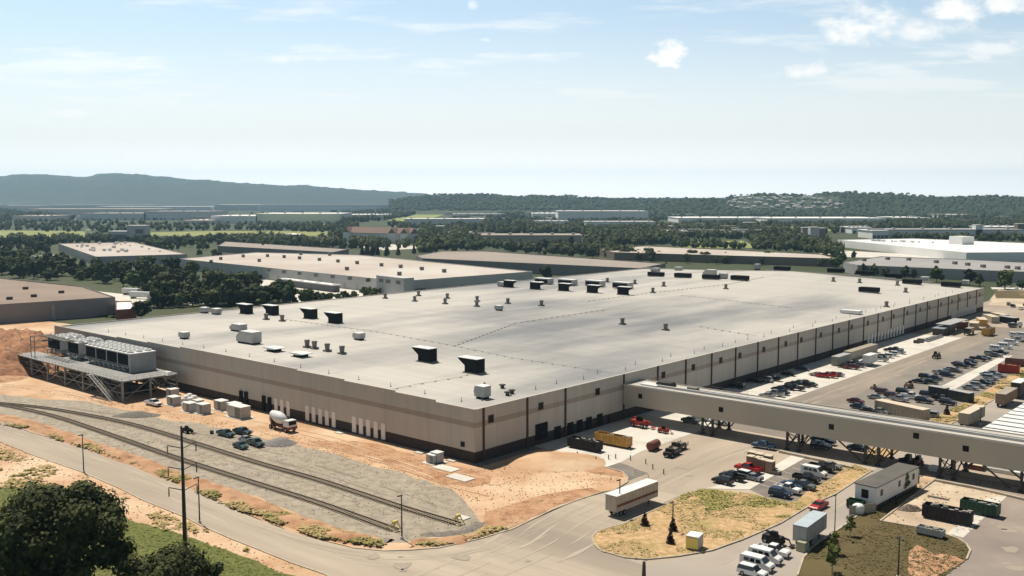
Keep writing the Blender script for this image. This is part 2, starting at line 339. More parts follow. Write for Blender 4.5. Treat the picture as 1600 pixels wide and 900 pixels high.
# island with weeds
island = [(925, 841), (932, 832), (975, 819), (1025, 797), (1062, 776), (1100, 765), (1128, 767), (1179, 773), (1197, 779), (1225, 786), (1245, 784), (1259, 770), (1300, 748), (1322, 731), (1335, 727), (1362, 736), (1305, 773), (1270, 788), (1220, 818), (1200, 827), (1162, 843), (1112, 861), (1060, 870), (1010, 875), (975, 872), (940, 862), (928, 851)]
poly('weedy_island', island, .16, m_weed_ground, jit=.15)
poly('lane', [(1010, 884), (1060, 872), (1112, 863), (1162, 845), (1220, 820), (1270, 790), (1305, 775), (1362, 737), (1476, 670), (1600, 598), (1760, 520), (1800, 540), (1640, 640), (1560, 690), (1460, 750), (1365, 786), (1325, 818), (1287, 843), (1255, 873), (1240, 1000), (980, 1000)], .08, m_lane)
poly('parking_lot', [(1171, 765), (1256, 718), (1330, 735), (1262, 770), (1244, 783), (1225, 784), (1197, 777)], .06, m_dark_asph)
poly('parking_lot', [(1100, 764), (1128, 757), (1165, 748), (1210, 728), (1236, 712), (1258, 716), (1171, 765)], .07, m_conc)
for k in range(7):                       # painted bays
    a = G(1188 + k * 12.2, 757 - k * 6.6); b = G(1222 + k * 12.8, 767 - k * 6.6)
    u = (b - a).normalized(); n_ = Vector((-u.y, u.x, 0)) * .08
    poly('bay_line', [a - n_, b - n_, b + n_, a + n_], .075, m_white_line, world_pts=True)
# concrete dock apron along the long wall
so_, to_ = STP(1492, 527)[0], (STP(1222, 627)[1] + STP(1492, 527)[1]) / 2
poly('dock_apron', [W(20.5, 0), W(20.5, -6), G(944, 731), G(970, 722.5), W(33.3, -22.4), W(so_, to_ - 1.5), W(so_, 0)], .05, m_conc, world_pts=True)
poly('wall_shade_strip', [W(-1.2, -.05), W(-1.2, -2.8), W(20.4, -2.8), W(20.4, -.05)], .13, m_ballast, world_pts=True)  # dark ballast strip added to deepen the shade at the wall foot
poly('dock_lane', [G(945, 731), G(968, 723), G(985, 729), G(1010, 740), G(983, 751), G(978, 741)], .07, m_dark_asph, world_pts=True)
for k in range(18):
    s0 = 26 + k * 15; poly('slab_joint', [W(s0, -.4), W(s0 + .2, -.4), W(s0 + .2, to_ + .2), W(s0, to_ + .2)], .065, m_conc_joint, world_pts=True)
# walk between the upper parking rows
wa, wb, wc, wd = G(1466, 606), G(1486, 612), G(1582, 556), G(1572, 553)
poly('walkway', [wa, wb, wc, wd], .07, m_conc, world_pts=True)
poly('upper_road', [W(68.5, to_ - 1.6), W(68.5, -62), W(120, -70), W(330, -60), W(330, to_ - 1.6)], .03, mat('asphalt_wide', (.235, .20, .165), (.31, .265, .215), scale=.06, detail=8, c3=(.20, .17, .145), s3=.02, stretch=(RZ, (.3, 1, 1))), world_pts=True)
poly('parking_lot', [(1300, 640), (1360, 606), (1470, 560), (1560, 527), (1600, 530), (1640, 560), (1540, 615), (1450, 662)], .035, mat('asphalt_upper', (.20, .178, .155), (.26, .232, .20), scale=.1, detail=8))
strip = [(1445, 664), (1463, 652), (1499, 634), (1535, 614), (1563, 596), (1590, 578), (1640, 560), (1660, 566), (1600, 597), (1530, 638), (1476, 669)]
poly('weedy_strip', strip, .12, m_weed_ground, jit=.3)
poly('weedy_strip', [(1362, 700), (1410, 702), (1396, 710), (1368, 727), (1345, 722)], .12, m_weed_ground, jit=.3)
poly('trailer_lot', [(1476, 690), (1560, 628), (1600, 604), (1700, 570), (1900, 600), (1900, 760), (1600, 730)], .06, mat('pale_lot', (.52, .47, .41), (.45, .40, .345), scale=.15, detail=8))
lawn = [(1243, 1000), (1246, 900), (1255, 873), (1268, 857), (1287, 843), (1325, 818), (1365, 786), (1425, 752), (1440, 744), (1460, 750), (1375, 815), (1430, 824), (1475, 835), (1498, 843), (1510, 851), (1516, 861), (1510, 875), (1477, 900), (1380, 1000)]
poly('lawn', lawn, .12, m_grass_dry, jit=.1)
poly('stone_yard', [(1461, 753), (1574, 775), (1505, 840), (1462, 833), (1378, 814)], .06, m_cream, jit=.2)
poly('concrete_strip', [(1541, 779), (1574, 775), (1505, 841), (1480, 834)], .08, m_conc)
poly('brown_pavement', [(1574, 776), (1800, 800), (1900, 1000), (1380, 1000), (1480, 898), (1517, 862), (1510, 850), (1500, 843)], .04, m_brown_asph)
poly('clay_patch', [(1432, 752), (1448, 741), (1463, 747), (1445, 762), (1428, 764)], .14, m_dirt, jit=.3)
poly('clay_patch', [(1418, 862), (1432, 853), (1446, 858), (1458, 866), (1480, 868), (1500, 876), (1492, 888), (1478, 899), (1440, 915), (1425, 905), (1420, 895), (1428, 880)], .14, m_dirt_red, jit=1.3)

def kerb(pts, w=.32, h=.14, m=None, world_pts=False, z=.1):
    P = [Vector(p) if world_pts else G(*p) for p in pts]; mb = MB()
    ns = []
    for i, p in enumerate(P):
        a = P[max(i - 1, 0)]; b = P[min(i + 1, len(P) - 1)]; d = (b - a).normalized(); ns.append(Vector((-d.y, d.x, 0)) * w / 2)
    for i in range(len(P) - 1):
        p, q, n0, n1_ = P[i], P[i + 1], ns[i], ns[i + 1]
        up = Vector((0, 0, h + z))
        mb.hexa([p - n0, q - n1_, q + n1_, p + n0, p - n0 + up, q - n1_ + up, q + n1_ + up, p + n0 + up])
    tag(link('kerb', mb.mesh('kerb', m or m_kerb)), kind='structure')
kerb([(550, 857), (600, 862), (637, 861), (687, 857), (750, 843), (800, 828), (862, 798), (900, 783), (943, 769)])
kerb(island[20:] + island[:5]); kerb(island[15:21])
kerb([(0, 691), (60, 715), (125, 737), (185, 763), (225, 783), (287, 808), (312, 821), (357, 841), (400, 858), (457, 881), (507, 898), (530, 911)])
kerb([(0, 656), (50, 677), (100, 690), (155, 708), (215, 730), (275, 754)])
kerb(lawn[1:8]); kerb(lawn[9:17])
kerb([(1476, 669), (1530, 638), (1600, 597), (1680, 552)])
kerb([(946, 731), (972, 738), (981, 747), (980, 754), (964, 764)])
kerb([(1218, 707), (1245, 713), (1290, 723), (1332, 733)], w=.9, h=.5)
kerb([(1460, 752), (1520, 763), (1600, 782), (1680, 800)], w=.5, h=.4)

# rough clay bank between gravel yard and road
def bank(name, cl, wid, hgt, m, seed=0, n=5, zb=.05):
    P = [G(*p) for p in cl]; pts = []
    for i in range(len(P) - 1):
        k = max(1, int((P[i + 1] - P[i]).length / 1.6))
        for j in range(k): pts.append((P[i].lerp(P[i + 1], j / k), (i + j / k) / (len(P) - 1)))
    mb = MB(); rows = []
    for i, (p, f) in enumerate(pts):
        a = pts[max(i - 1, 0)][0]; b = pts[min(i + 1, len(pts) - 1)][0]; d = (b - a).normalized(); nn = Vector((-d.y, d.x, 0)); row = []
        for k in range(-n, n + 1):
            q = p + nn * wid * k / n / 2; e = 1 - (k / n) ** 2; e *= min(1, f * 8, (1 - f) * 8)
            q.z = zb - .15 + hgt * e * (.75 + .9 * noise.noise(Vector((q.x * .25, q.y * .25, seed)))) + .35 * e * noise.noise(Vector((q.x * .9, q.y * .9, seed + 5)))
            row.append(len(mb.v)); mb.v.append(tuple(q))
        rows.append(row)
    for i in range(len(rows) - 1):
        for k in range(2 * n): mb.f.append((rows[i][k], rows[i][k + 1], rows[i + 1][k + 1], rows[i + 1][k])); mb.m.append(0)
    me = mb.mesh(name, m, smooth=True)
    if me.polygons[len(me.polygons) // 2].normal.z < 0: me.flip_normals()
    tag(link(name, me), kind='structure')
bank('clay_bank', [(-60, 641), (0, 651), (60, 668), (125, 691), (215, 722), (275, 746), (325, 762), (400, 790), (450, 811), (512, 832), (560, 844), (600, 852)], 6.5, .9, m_dirt_red, 1)
bank('clay_bank', [(636, 852), (660, 848), (690, 846), (715, 846), (745, 838), (757, 830)], 4.5, .8, m_dirt_red, 4)
bank('gravel_bank', [(650, 836), (690, 836), (720, 832), (745, 822), (748, 812)], 3.5, .7, m_ballast, 7)
bank('gravel_bank', [(590, 840), (612, 846), (634, 846)], 4, .6, m_ballast, 9)

def heap(name, px, py, rx, ry, h, m, rz=0.0, flat=0.0, label=None, cat=None, kind=None, seed=0, n=26):
    c = G(px, py); mb = MB()
    for i in range(n + 1):
        for j in range(n + 1):
            u = -1 + 2 * i / n; v = -1 + 2 * j / n; r = min(1, math.hypot(u, v)); e = math.cos(r * math.pi / 2) ** 1.1
            if flat: e = min(1, e * (1 + flat))
            x, y = u * rx, v * ry; zz = h * e * (1 + .25 * noise.noise(Vector((x * .3, y * .3, seed)))) + .12 * h * e * noise.noise(Vector((x * 1.1, y * 1.1, seed + 3)))
            mb.v.append((x, y, zz - (.3 if e < .02 else 0)))
    for i in range(n):
        for j in range(n):
            a = i * (n + 1) + j; mb.f.append((a, a + n + 1, a + n + 2, a + 1)); mb.m.append(0)
    o = link(name, mb.mesh(name, m, smooth=True), None, (c.x, c.y, .05), rz); return tag(o, label, cat, None, kind)
heap('clay_mound', -34, 566, 34, 46, 8.5, mat('raw_clay', (.30, .125, .06), (.44, .23, .12), scale=.3, detail=11, bump=1, c3=(.17, .09, .05), s3=.5), rz=.6, flat=.9, kind='structure', n=60)
heap('clay_mound', -90, 590, 30, 20, 4, m_dirt_red, kind='structure', seed=5)
heap('clay_mound', 868, 722, 12, 9, 1.6, m_dirt, kind='structure', seed=8)
heap('gravel_pile', 436, 694, 4.6, 3.4, 1.5, mat('dark_gravel', (.20, .19, .18), (.28, .26, .25), scale=1.5, bump=1), label='low pile of dark grey gravel beside the parked teal pickups', cat='gravel pile')
heap('gravel_pile', 213, 650, 7, 3, 1.2, mat('brown_gravel', (.22, .20, .17), (.16, .145, .12), scale=1.5, bump=1), label='long low heap of dirt and gravel near the pipe rack stair', cat='gravel pile', seed=3)
heap('dirt_pile', 1440, 752, 2.4, 1.8, .8, m_dirt, label='orange dirt pile at the tip of the brown lawn', cat='dirt pile', seed=4)
heap('rubble_pile', 1422, 797, 2.5, 1.4, 1.1, mat('rubble', (.10, .08, .06), (.30, .25, .20), scale=2.5, bump=1), label='brown heap of scrap rubble left of the long black skip', cat='rubble pile', seed=6)

# tufts of weed: nobody could count them
def inside(p, P):
    c = False; j = len(P) - 1
    for i in range(len(P)):
        if (P[i][1] > p[1]) != (P[j][1] > p[1]) and p[0] < (P[j][0] - P[i][0]) * (p[1] - P[i][1]) / (P[j][1] - P[i][1]) + P[i][0]: c = not c
        j = i
    return c
def sample(P, n, r=rnd, px=True):
    """n points inside a pixel polygon; px: even over the picture area, else even over the ground"""
    if not px: P = [tuple(G(*p))[:2] for p in P]
    x0 = min(p[0] for p in P); x1 = max(p[0] for p in P); y0 = min(p[1] for p in P); y1 = max(p[1] for p in P); out = []; g = 0
    while len(out) < n and g < n * 60:
        g += 1; q = (r.uniform(x0, x1), r.uniform(y0, y1))
        if inside(q, P): out.append(G(*q) if px else Vector((q[0], q[1], 0)))
    return out
def tufts(name, P, n, sz, m, thr=0.0, seed=0, label=None, z=.1):
    mb = MB(); r = random.Random(seed)
    for p in sample(P, n, r, px=False):
        if noise.noise(Vector((p.x * .13, p.y * .13, seed))) < thr: continue
        s = sz * r.uniform(.5, 1.4)
        for k in range(5):
            a = r.uniform(0, 6.28); b = Vector((math.cos(a), math.sin(a), 0)); w = Vector((-b.y, b.x, 0)) * s * .35; o = p + b * r.uniform(0, s * .6) + Vector((0, 0, z))
            w *= 1.5; t = o + b * s * r.uniform(.6, 1.2) + Vector((0, 0, s * r.uniform(.1, .55)))
            mb.face([o - w + Vector((0, 0, s * .1)), o + w, t + w * .6, t - w * .6])
    return tag(link(name, mb.mesh(name, m)), label, None, None, 'stuff')
tufts('weeds', island, 7500, .27, m_weed, -.02, 3, 'dry yellow green weeds over the clay traffic island')
tufts('weeds', [(1062, 776), (1100, 765), (1197, 779), (1225, 786), (1245, 800), (1230, 812), (1170, 800), (1050, 800)], 2600, .34, mat('weed_green', (.22, .22, .06), (.38, .33, .11), scale=.5), -.1, 23, 'taller green weeds along the back of the clay island')
tufts('weeds', strip, 5000, .4, m_weed, -.1, 5, 'green and yellow weeds between upper lot and lane')
tufts('weeds', [(-60, 641), (125, 689), (275, 743), (400, 786), (512, 829), (600, 850), (595, 857), (500, 843), (375, 800), (215, 728), (50, 675), (-60, 650)], 4200, .42, m_weed, -.08, 6, 'scrubby weeds on the clay bank beside the road', z=.35)
tufts('weeds', [(0, 700), (60, 722), (185, 772), (287, 816), (400, 864), (457, 888), (440, 895), (350, 862), (250, 828), (90, 762), (0, 765)], 900, .5, m_weed, .05, 7, 'thin weeds between road kerb and grass verge')
tufts('grass', lawn, 5200, .22, mat('lawn_blades', (.10, .085, .03), (.145, .11, .045), scale=.3), -.3, 8, 'short olive grass of the rounded lawn')
tufts('grass', [(-20, 765), (42, 752), (90, 760), (207, 815), (287, 836), (400, 878), (455, 902), (300, 930), (-20, 930)], 9000, .2, mat('verge_blades', (.17, .19, .04), (.13, .15, .035), scale=.3), -.6, 9, 'green grass of the verge around the steel pole')
tufts('weeds', [(-60, 490), (0, 488), (180, 497), (240, 480), (330, 470), (300, 462), (180, 478), (60, 492)], 900, 1.4, m_leaf, -.4, 10, 'green scrub behind the plant along the brown warehouse')
tufts('weeds', [(640, 852), (700, 852), (757, 838), (790, 826), (760, 826), (720, 842)], 260, .55, m_weed, -.2, 11, 'weeds on the bank at the end of the sidings')

# ------------------------------------------------------------------ wear of the ground: wheel sweeps, ruts, patches, stones
def ribbon(name, pts, w, m, z, seed=0, gap=.25):
    """worn stripe of changing width along a line; pts in pixels"""
    C_ = [G(*p) for p in pts]; P = []
    for i in range(len(C_) - 1):
        p0 = C_[max(i - 1, 0)]; p1 = C_[i]; p2 = C_[i + 1]; p3 = C_[min(i + 2, len(C_) - 1)]
        for k in range(14):
            t = k / 14; P.append(.5 * ((2 * p1) + (p2 - p0) * t + (2 * p0 - 5 * p1 + 4 * p2 - p3) * t * t + (3 * p1 - p0 - 3 * p2 + p3) * t ** 3))
    mb = MB(); prev = None
    for i in range(1, len(P) - 1):
        d = (P[i + 1] - P[i - 1]).normalized(); n_ = Vector((-d.y, d.x, 0)); q = P[i]; k = noise.noise(Vector((q.x * .11, q.y * .11, seed))); ww = w * max(0, .35 + 1.3 * k) * .6
        o = n_ * .8 * noise.noise(Vector((i * .03, seed, 2)))
        cur = (q + o - n_ * ww, q + o + n_ * ww)
        if prev and ww > .02 and prev[2] > .02:
            f = [prev[0], cur[0], cur[1], prev[1]]; mb.face([(a.x, a.y, z) for a in f])
        prev = (cur[0], cur[1], ww)
    if not mb.f: return
    me = mb.mesh(name, m)
    if me.polygons[0].normal.z < 0: me.flip_normals()
    tag(link(name, me), kind='structure')
m_sweep = mat('wheel_sweep', (.425, .365, .285), (.39, .335, .265), scale=.8, detail=8); m_sweep_d = mat('tyre_rubber', (.31, .262, .21), (.35, .30, .24), scale=.8, detail=8)
m_rut = mat('clay_rut', (.42, .245, .135), (.50, .31, .18), scale=.6, detail=8, bump=1); m_rut_l = mat('clay_packed', (.60, .43, .29), (.54, .36, .22), scale=.5, detail=8, bump=1); m_grut = mat('gravel_rut', (.21, .18, .14), (.27, .23, .18), scale=.7, detail=8, bump=1); m_grut_l = mat('gravel_packed', (.34, .30, .235), (.30, .26, .20), scale=.7, detail=8)
rs = random.Random(99)
base = [(0, 673), (100, 704), (200, 738), (300, 783), (400, 826), (480, 852), (560, 868), (640, 873), (720, 866), (800, 846), (860, 818), (930, 785)]
for k in range(9):
    o = rs.uniform(-9, 12); ribbon('wheel_sweep', [(x, y + o * (1 + x / 900)) for x, y in base[rs.randrange(0, 5):rs.randrange(8, 13)]], rs.uniform(.25, .9), m_sweep if k % 3 else m_sweep_d, .105 + k * .002, k)
for k in range(6): x0 = 700 + k * 34; ribbon('wheel_sweep', [(x0 - 60, 905), (x0, 880), (x0 + 60, 850), (x0 + 110, 815), (x0 + 180, 785)], rs.uniform(.3, .8), m_sweep, .122 + k * .002, 20 + k)
for k in range(10): a = rs.uniform(-18, 20); ribbon('wheel_sweep', [(1000 + a, 770 + a * .5), (1060 + a, 742 + a * .4), (1130 + a, 712 + a * .4), (1200 + a, 690 + a * .3)], rs.uniform(.25, .7), m_sweep if k % 2 else m_sweep_d, .022 + k * .002, 40 + k)
for k in range(8): o = rs.uniform(-14, 14); ribbon('wheel_sweep', [(1230 + o, 640), (1330 + o, 605 + o * .2), (1430 + o, 566), (1530 + o, 531)], rs.uniform(.4, 1.0), m_sweep_d, .034 + k * .0001, 60 + k)
for k in range(5): o = rs.uniform(-9, 9); ribbon('wheel_sweep', [(1130 + o, 885), (1220 + o, 838), (1300 + o, 795), (1380 + o, 748), (1460 + o, 700)], rs.uniform(.25, .6), m_sweep_d if k % 2 else m_sweep, .084 + k * .002, 80 + k)
for k in range(12):
    o = rs.uniform(-10, 10); ribbon('rut', [(300, 652 + o), (420, 672 + o), (520, 693 + o), (620, 722 + o), (700, 748 + o * 1.4), (770, 764 + o * 1.6), (800, 755 + o)][rs.randrange(0, 3):rs.randrange(5, 8)], rs.uniform(.2, .7), (m_rut, m_rut_l)[k % 2], .112 + k * .002, 100 + k)
for k in range(7): o = rs.uniform(-6, 8); ribbon('rut', [(0, 600 + o), (60, 606 + o), (120, 616 + o), (180, 630 + o)], rs.uniform(.4, 1.0), (m_rut, m_rut_l)[k % 2], .085 + k * .002, 130 + k)
for k in range(14): o = rs.uniform(-14, 26); ribbon('rut', [(60, 634 + o * .3), (200, 656 + o * .6), (330, 690 + o), (470, 728 + o), (600, 770 + o), (690, 800 + o * .7)], rs.uniform(.3, 1.1), (m_grut, m_grut_l, m_grut_l)[k % 3], .084 + k * .001, 150 + k)
for k in range(26):                     # repairs and oil stains
    x, y = rs.choice([(rs.uniform(1000, 1180), rs.uniform(690, 750)), (rs.uniform(1240, 1560), 0), (rs.uniform(560, 900), rs.uniform(870, 895)), (rs.uniform(1540, 1600), rs.uniform(810, 890))])
    if y == 0: y = 632 - (x - 1240) * .31 + rs.uniform(-6, 6)
    c = G(x, y); a = rs.uniform(.4, 1.6); pts = [c + Vector((math.cos(t) * a * rs.uniform(.6, 1.5), math.sin(t) * a * rs.uniform(.6, 1.3), 0)) for t in [i * .785 for i in range(8)]]
    poly('oil_stain', pts, .15 if y > 800 and x < 1000 else .062, m_sweep_d, world_pts=True)
def stones(name, P, n, sz, m, seed, label, z=.08):
    r = random.Random(seed); mb = MB()
    for p in sample(P, n, r, px=False):
        s_ = sz * r.uniform(.3, 1.3) ** 1.5; mb.hexa([(p.x + dx * s_ * r.uniform(.6, 1.2), p.y + dy * s_ * r.uniform(.6, 1.2), z + dz * s_ * r.uniform(.5, 1)) for dz in (0, .7) for dx, dy in ((-.5, -.5), (.5, -.5), (.5, .5), (-.5, .5))])
    tag(link(name, mb.mesh(name, m)), label, None, None, 'stuff')
stones('clods', [(0, 600), (250, 640), (742, 735), (864, 712), (975, 745), (800, 822), (745, 800), (690, 760), (450, 690), (200, 640)], 2200, .17, m_rut, 5, 'clay clods strewn over the building pad')
stones('stones', [(0, 618), (262, 656), (500, 704), (705, 764), (748, 808), (630, 848), (400, 776), (60, 663)], 2600, .15, mat('stone', (.36, .31, .24), (.22, .19, .15), scale=2), 6, 'loose stones of the gravel yard')
stones('clods', [(0, 691), (225, 783), (400, 858), (507, 898), (440, 895), (250, 826), (0, 764)], 900, .18, m_rut, 7, 'clay clods of the roadside strip')
stones('clods', [(1461, 753), (1574, 775), (1505, 840), (1462, 833), (1378, 814)], 260, .2, m_rut, 8, 'debris scattered on the stone yard', z=.07)

# ------------------------------------------------------------------ railway
def track(name, cl, label):
    P = []
    C_ = [G(*p) for p in cl]
    for i in range(len(C_) - 1):                     # Catmull-Rom
        p0 = C_[max(i - 1, 0)]; p1 = C_[i]; p2 = C_[i + 1]; p3 = C_[min(i + 2, len(C_) - 1)]
        for k in range(10):
            t = k / 10; P.append(.5 * ((2 * p1) + (p2 - p0) * t + (2 * p0 - 5 * p1 + 4 * p2 - p3) * t * t + (3 * p1 - p0 - 3 * p2 + p3) * t ** 3))
    P.append(C_[-1])
    root = empty('railway_track', P[len(P) // 2], 0, label, 'railway track', 'sidings across the gravel yard')
    o = -P[len(P) // 2]
    for sd_ in (-1, 1):
        mb = MB()
        for i in range(len(P) - 1):
            d = (P[i + 1] - P[i]).normalized(); n_ = Vector((-d.y, d.x, 0)); a = P[i] + n_ * .75 * sd_ + o; b = P[i + 1] + n_ * .75 * sd_ + o; w = n_ * .055
            up = Vector((0, 0, .38)); lo_ = Vector((0, 0, .1))
            mb.hexa([a - w + lo_, b - w + lo_, b + w + lo_, a + w + lo_, a - w + up, b - w + up, b + w + up, a + w + up])
        link('rail', mb.mesh('rail', m_rail), root)
    mb = MB(); acc = 0; L_ = 0
    for i in range(len(P) - 1):
        d = P[i + 1] - P[i]; l = d.length; u = d.normalized(); n_ = Vector((-u.y, u.x, 0))
        while acc < L_ + l:
            c = P[i] + u * (acc - L_) + o; a = n_ * 1.25; b = u * .13; up = Vector((0, 0, .2)); lo_ = Vector((0, 0, .09))
            mb.hexa([c - a - b + lo_, c + a - b + lo_, c + a + b + lo_, c - a + b + lo_, c - a - b + up, c + a - b + up, c + a + b + up, c - a + b + up]); acc += .75
        L_ += l
    s_ = link('sleepers', mb.mesh('sleepers', m_sleeper), root); s_['kind'] = 'stuff'
    return P
t1 = track('track', [(-40, 628), (0, 631), (50, 636), (100, 643), (200, 662.5), (300, 692), (400, 723.5), (500, 752), (625, 793), (716, 820)], 'longer siding, ending at the yellow stop near the clay')
t2 = track('track', [(-40, 629), (0, 633), (80, 650), (160, 676), (280, 718), (400, 756.5), (500, 788), (618, 830)], 'shorter siding beside the road bank, passing the steel pole')
for P, lab in ((t1, 'yellow bumping post closing the longer siding'), (t2, 'yellow bumping post by the thin light pole')):
    d = (P[-1] - P[-6]).normalized(); r = empty('bumping_post', P[-1], math.atan2(d.y, d.x), lab, 'rail stop', 'yellow stops at the siding ends')
    for y in (-.75, .75):
        mb = MB(); mb.bar((-1.6, y, .3), (0, y * .5, 1.7), .12); mb.bar((1.0, y, .1), (0, y * .5, 1.7), .12); link('strut', mb.mesh('strut', m_yellow), r)
    mb = MB(); mb.box(-.25, .1, -.6, .6, 1.45, 1.95); link('buffer', mb.mesh('buffer', m_yellow), r)

# ------------------------------------------------------------------ the plant
BL, BW, BH = 393.0, 214.6, 12.4
def ridge(s, t):
    return (1.35 + 2.3 * max(0, s / BL) ** 1.5) * (1 - abs(2 * t / BW - 1))
def roofz(s, t): return BH - .25 + ridge(s, t)
def R_(px, py):
    z = BH
    for _ in range(6):
        s, t = STP(px, py, z); z = roofz(min(max(s, 0), BL), min(max(t, 0), BW))
    return s, t, z
def seams(m, w, k, lw):
    N = m.node_tree; L = N.links; b = N.nodes['Principled BSDF']; src = b.inputs['Base Color'].links[0].from_socket
    tc = N.nodes.new('ShaderNodeTexCoord'); sp = N.nodes.new('ShaderNodeSeparateXYZ'); L.new(tc.outputs['Object'], sp.inputs[0]); prev = None
    for ax, ww in ((0, w), (1, w * 9)):
        pp = N.nodes.new('ShaderNodeMath'); pp.operation = 'PINGPONG'; pp.inputs[1].default_value = ww / 2; L.new(sp.outputs[ax], pp.inputs[0])
        lt = N.nodes.new('ShaderNodeMath'); lt.operation = 'LESS_THAN'; lt.inputs[1].default_value = lw; L.new(pp.outputs[0], lt.inputs[0])
        mu = N.nodes.new('ShaderNodeMath'); mu.operation = 'MULTIPLY_ADD'; mu.inputs[1].default_value = -k; mu.inputs[2].default_value = 1; L.new(lt.outputs[0], mu.inputs[0])
        mx = N.nodes.new('ShaderNodeMixRGB'); mx.blend_type = 'MULTIPLY'; mx.inputs[0].default_value = 1; L.new(src, mx.inputs[1]); L.new(mu.outputs[0], mx.inputs[2]); src = mx.outputs[0]
    # sheet to sheet differences
    wn_ = N.nodes.new('ShaderNodeTexWhiteNoise'); wn_.noise_dimensions = '1D'; dv = N.nodes.new('ShaderNodeMath'); dv.operation = 'DIVIDE'; dv.inputs[1].default_value = w; L.new(sp.outputs[0], dv.inputs[0]); fl = N.nodes.new('ShaderNodeMath'); fl.operation = 'ROUND'; L.new(dv.outputs[0], fl.inputs[0]); L.new(fl.outputs[0], wn_.inputs['W'])
    mr = N.nodes.new('ShaderNodeMapRange'); mr.inputs['To Min'].default_value = .955; mr.inputs['To Max'].default_value = 1.03; L.new(wn_.outputs['Value'], mr.inputs[0])
    mx = N.nodes.new('ShaderNodeMixRGB'); mx.blend_type = 'MULTIPLY'; mx.inputs[0].default_value = 1; L.new(src, mx.inputs[1]); L.new(mr.outputs[0], mx.inputs[2]); L.new(mx.outputs[0], b.inputs['Base Color'])
seams(m_roof, 6.1, .16, .14)
plant = empty('factory_building', A, RZ, 'huge low beige factory with grey membrane roof and brown base band', 'factory')

def wall_mat():
    m = bpy.data.materials.new('wall_panels'); m.use_nodes = True; N = m.node_tree; L = N.links; b = N.nodes['Principled BSDF']; b.inputs['Roughness'].default_value = .85
    tc = N.nodes.new('ShaderNodeTexCoord'); sp = N.nodes.new('ShaderNodeSeparateXYZ'); L.new(tc.outputs['Object'], sp.inputs[0])
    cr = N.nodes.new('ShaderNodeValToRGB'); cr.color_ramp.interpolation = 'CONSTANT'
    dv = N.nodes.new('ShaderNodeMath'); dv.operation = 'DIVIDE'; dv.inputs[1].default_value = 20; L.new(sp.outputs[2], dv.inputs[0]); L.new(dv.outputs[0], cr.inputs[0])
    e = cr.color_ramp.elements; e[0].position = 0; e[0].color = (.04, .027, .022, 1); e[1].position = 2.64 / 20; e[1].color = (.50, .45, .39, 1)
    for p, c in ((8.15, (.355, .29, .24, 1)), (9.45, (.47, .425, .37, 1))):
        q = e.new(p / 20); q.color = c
    nz = N.nodes.new('ShaderNodeTexNoise'); nz.inputs['Scale'].default_value = .12; nz.inputs['Detail'].default_value = 7
    mp = N.nodes.new('ShaderNodeMapping'); mp.inputs['Scale'].default_value = (4, 4, .5); L.new(tc.outputs['Object'], mp.inputs[0]); L.new(mp.outputs[0], nz.inputs['Vector'])
    mr = N.nodes.new('ShaderNodeMapRange'); mr.inputs['From Min'].default_value = .3; mr.inputs['From Max'].default_value = .7; mr.inputs['To Min'].default_value = .93; mr.inputs['To Max'].default_value = 1.04; L.new(nz.outputs[0], mr.inputs[0])
    # faint joints between the tilt-up panels
    vm = N.nodes.new('ShaderNodeMath'); vm.operation = 'ADD'; L.new(sp.outputs[0], vm.inputs[0]); L.new(sp.outputs[1], vm.inputs[1])
    pp = N.nodes.new('ShaderNodeMath'); pp.operation = 'PINGPONG'; pp.inputs[1].default_value = 3.75; L.new(vm.outputs[0], pp.inputs[0])
    lt = N.nodes.new('ShaderNodeMath'); lt.operation = 'LESS_THAN'; lt.inputs[1].default_value = .05; L.new(pp.outputs[0], lt.inputs[0])
    sb = N.nodes.new('ShaderNodeMath'); sb.operation = 'MULTIPLY_ADD'; sb.inputs[1].default_value = -.3; L.new(lt.outputs[0], sb.inputs[0]); L.new(mr.outputs[0], sb.inputs[2])
    mx = N.nodes.new('ShaderNodeMixRGB'); mx.blend_type = 'MULTIPLY'; mx.inputs[0].default_value = 1; L.new(cr.outputs[0], mx.inputs[1]); L.new(sb.outputs[0], mx.inputs[2]); L.new(mx.outputs[0], b.inputs['Base Color'])
    return m
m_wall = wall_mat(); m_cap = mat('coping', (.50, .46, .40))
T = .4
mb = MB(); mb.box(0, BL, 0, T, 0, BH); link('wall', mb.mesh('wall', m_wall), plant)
# gable ends with stepped parapets
steps = [0] + [onAB(x, y)[0] for x, y in ((679, 623), (616, 609), (536, 590), (462, 575))]
tl = [onAB(x, y)[0] for x, y in ((281, 537), (230, 528), (182, 521))]
cuts = steps + tl + [BW]; tops = [0, .45, .8, 1.15, 1.45, 1.05, .7, .35]
for x0, sc_, nm in ((0, 1.0, 'wall'), (BL - T, 2.2, 'wall')):
    mb = MB()
    for i in range(len(cuts) - 1):
        a = max(cuts[i], T); b = min(cuts[i + 1], BW - T)
        mb.box(x0, x0 + T, a, b, 0, BH + .05 + tops[i] * sc_)
    link(nm, mb.mesh('wall', m_wall), plant)
    mb = MB()
    for i in range(len(cuts) - 1):
        a = cuts[i]; b = cuts[i + 1]; z = BH + .05 + tops[i] * sc_
        mb.box(x0 - .06, x0 + T + .06, a, b - .01, z + .002, z + .1)
    link('coping', mb.mesh('coping', m_cap), plant)
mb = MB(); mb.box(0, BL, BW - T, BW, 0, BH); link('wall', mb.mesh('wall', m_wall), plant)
for y0 in (-.06, BW - T - .06):
    mb = MB(); mb.box(T + .1, BL - T - .1, y0, y0 + T + .12, BH + .002, BH + .1); link('coping', mb.mesh('coping', m_cap), plant)
mb = MB(); nx, ny = 40, 24; s0, s1, q0, q1 = T, BL - T, T, BW - T
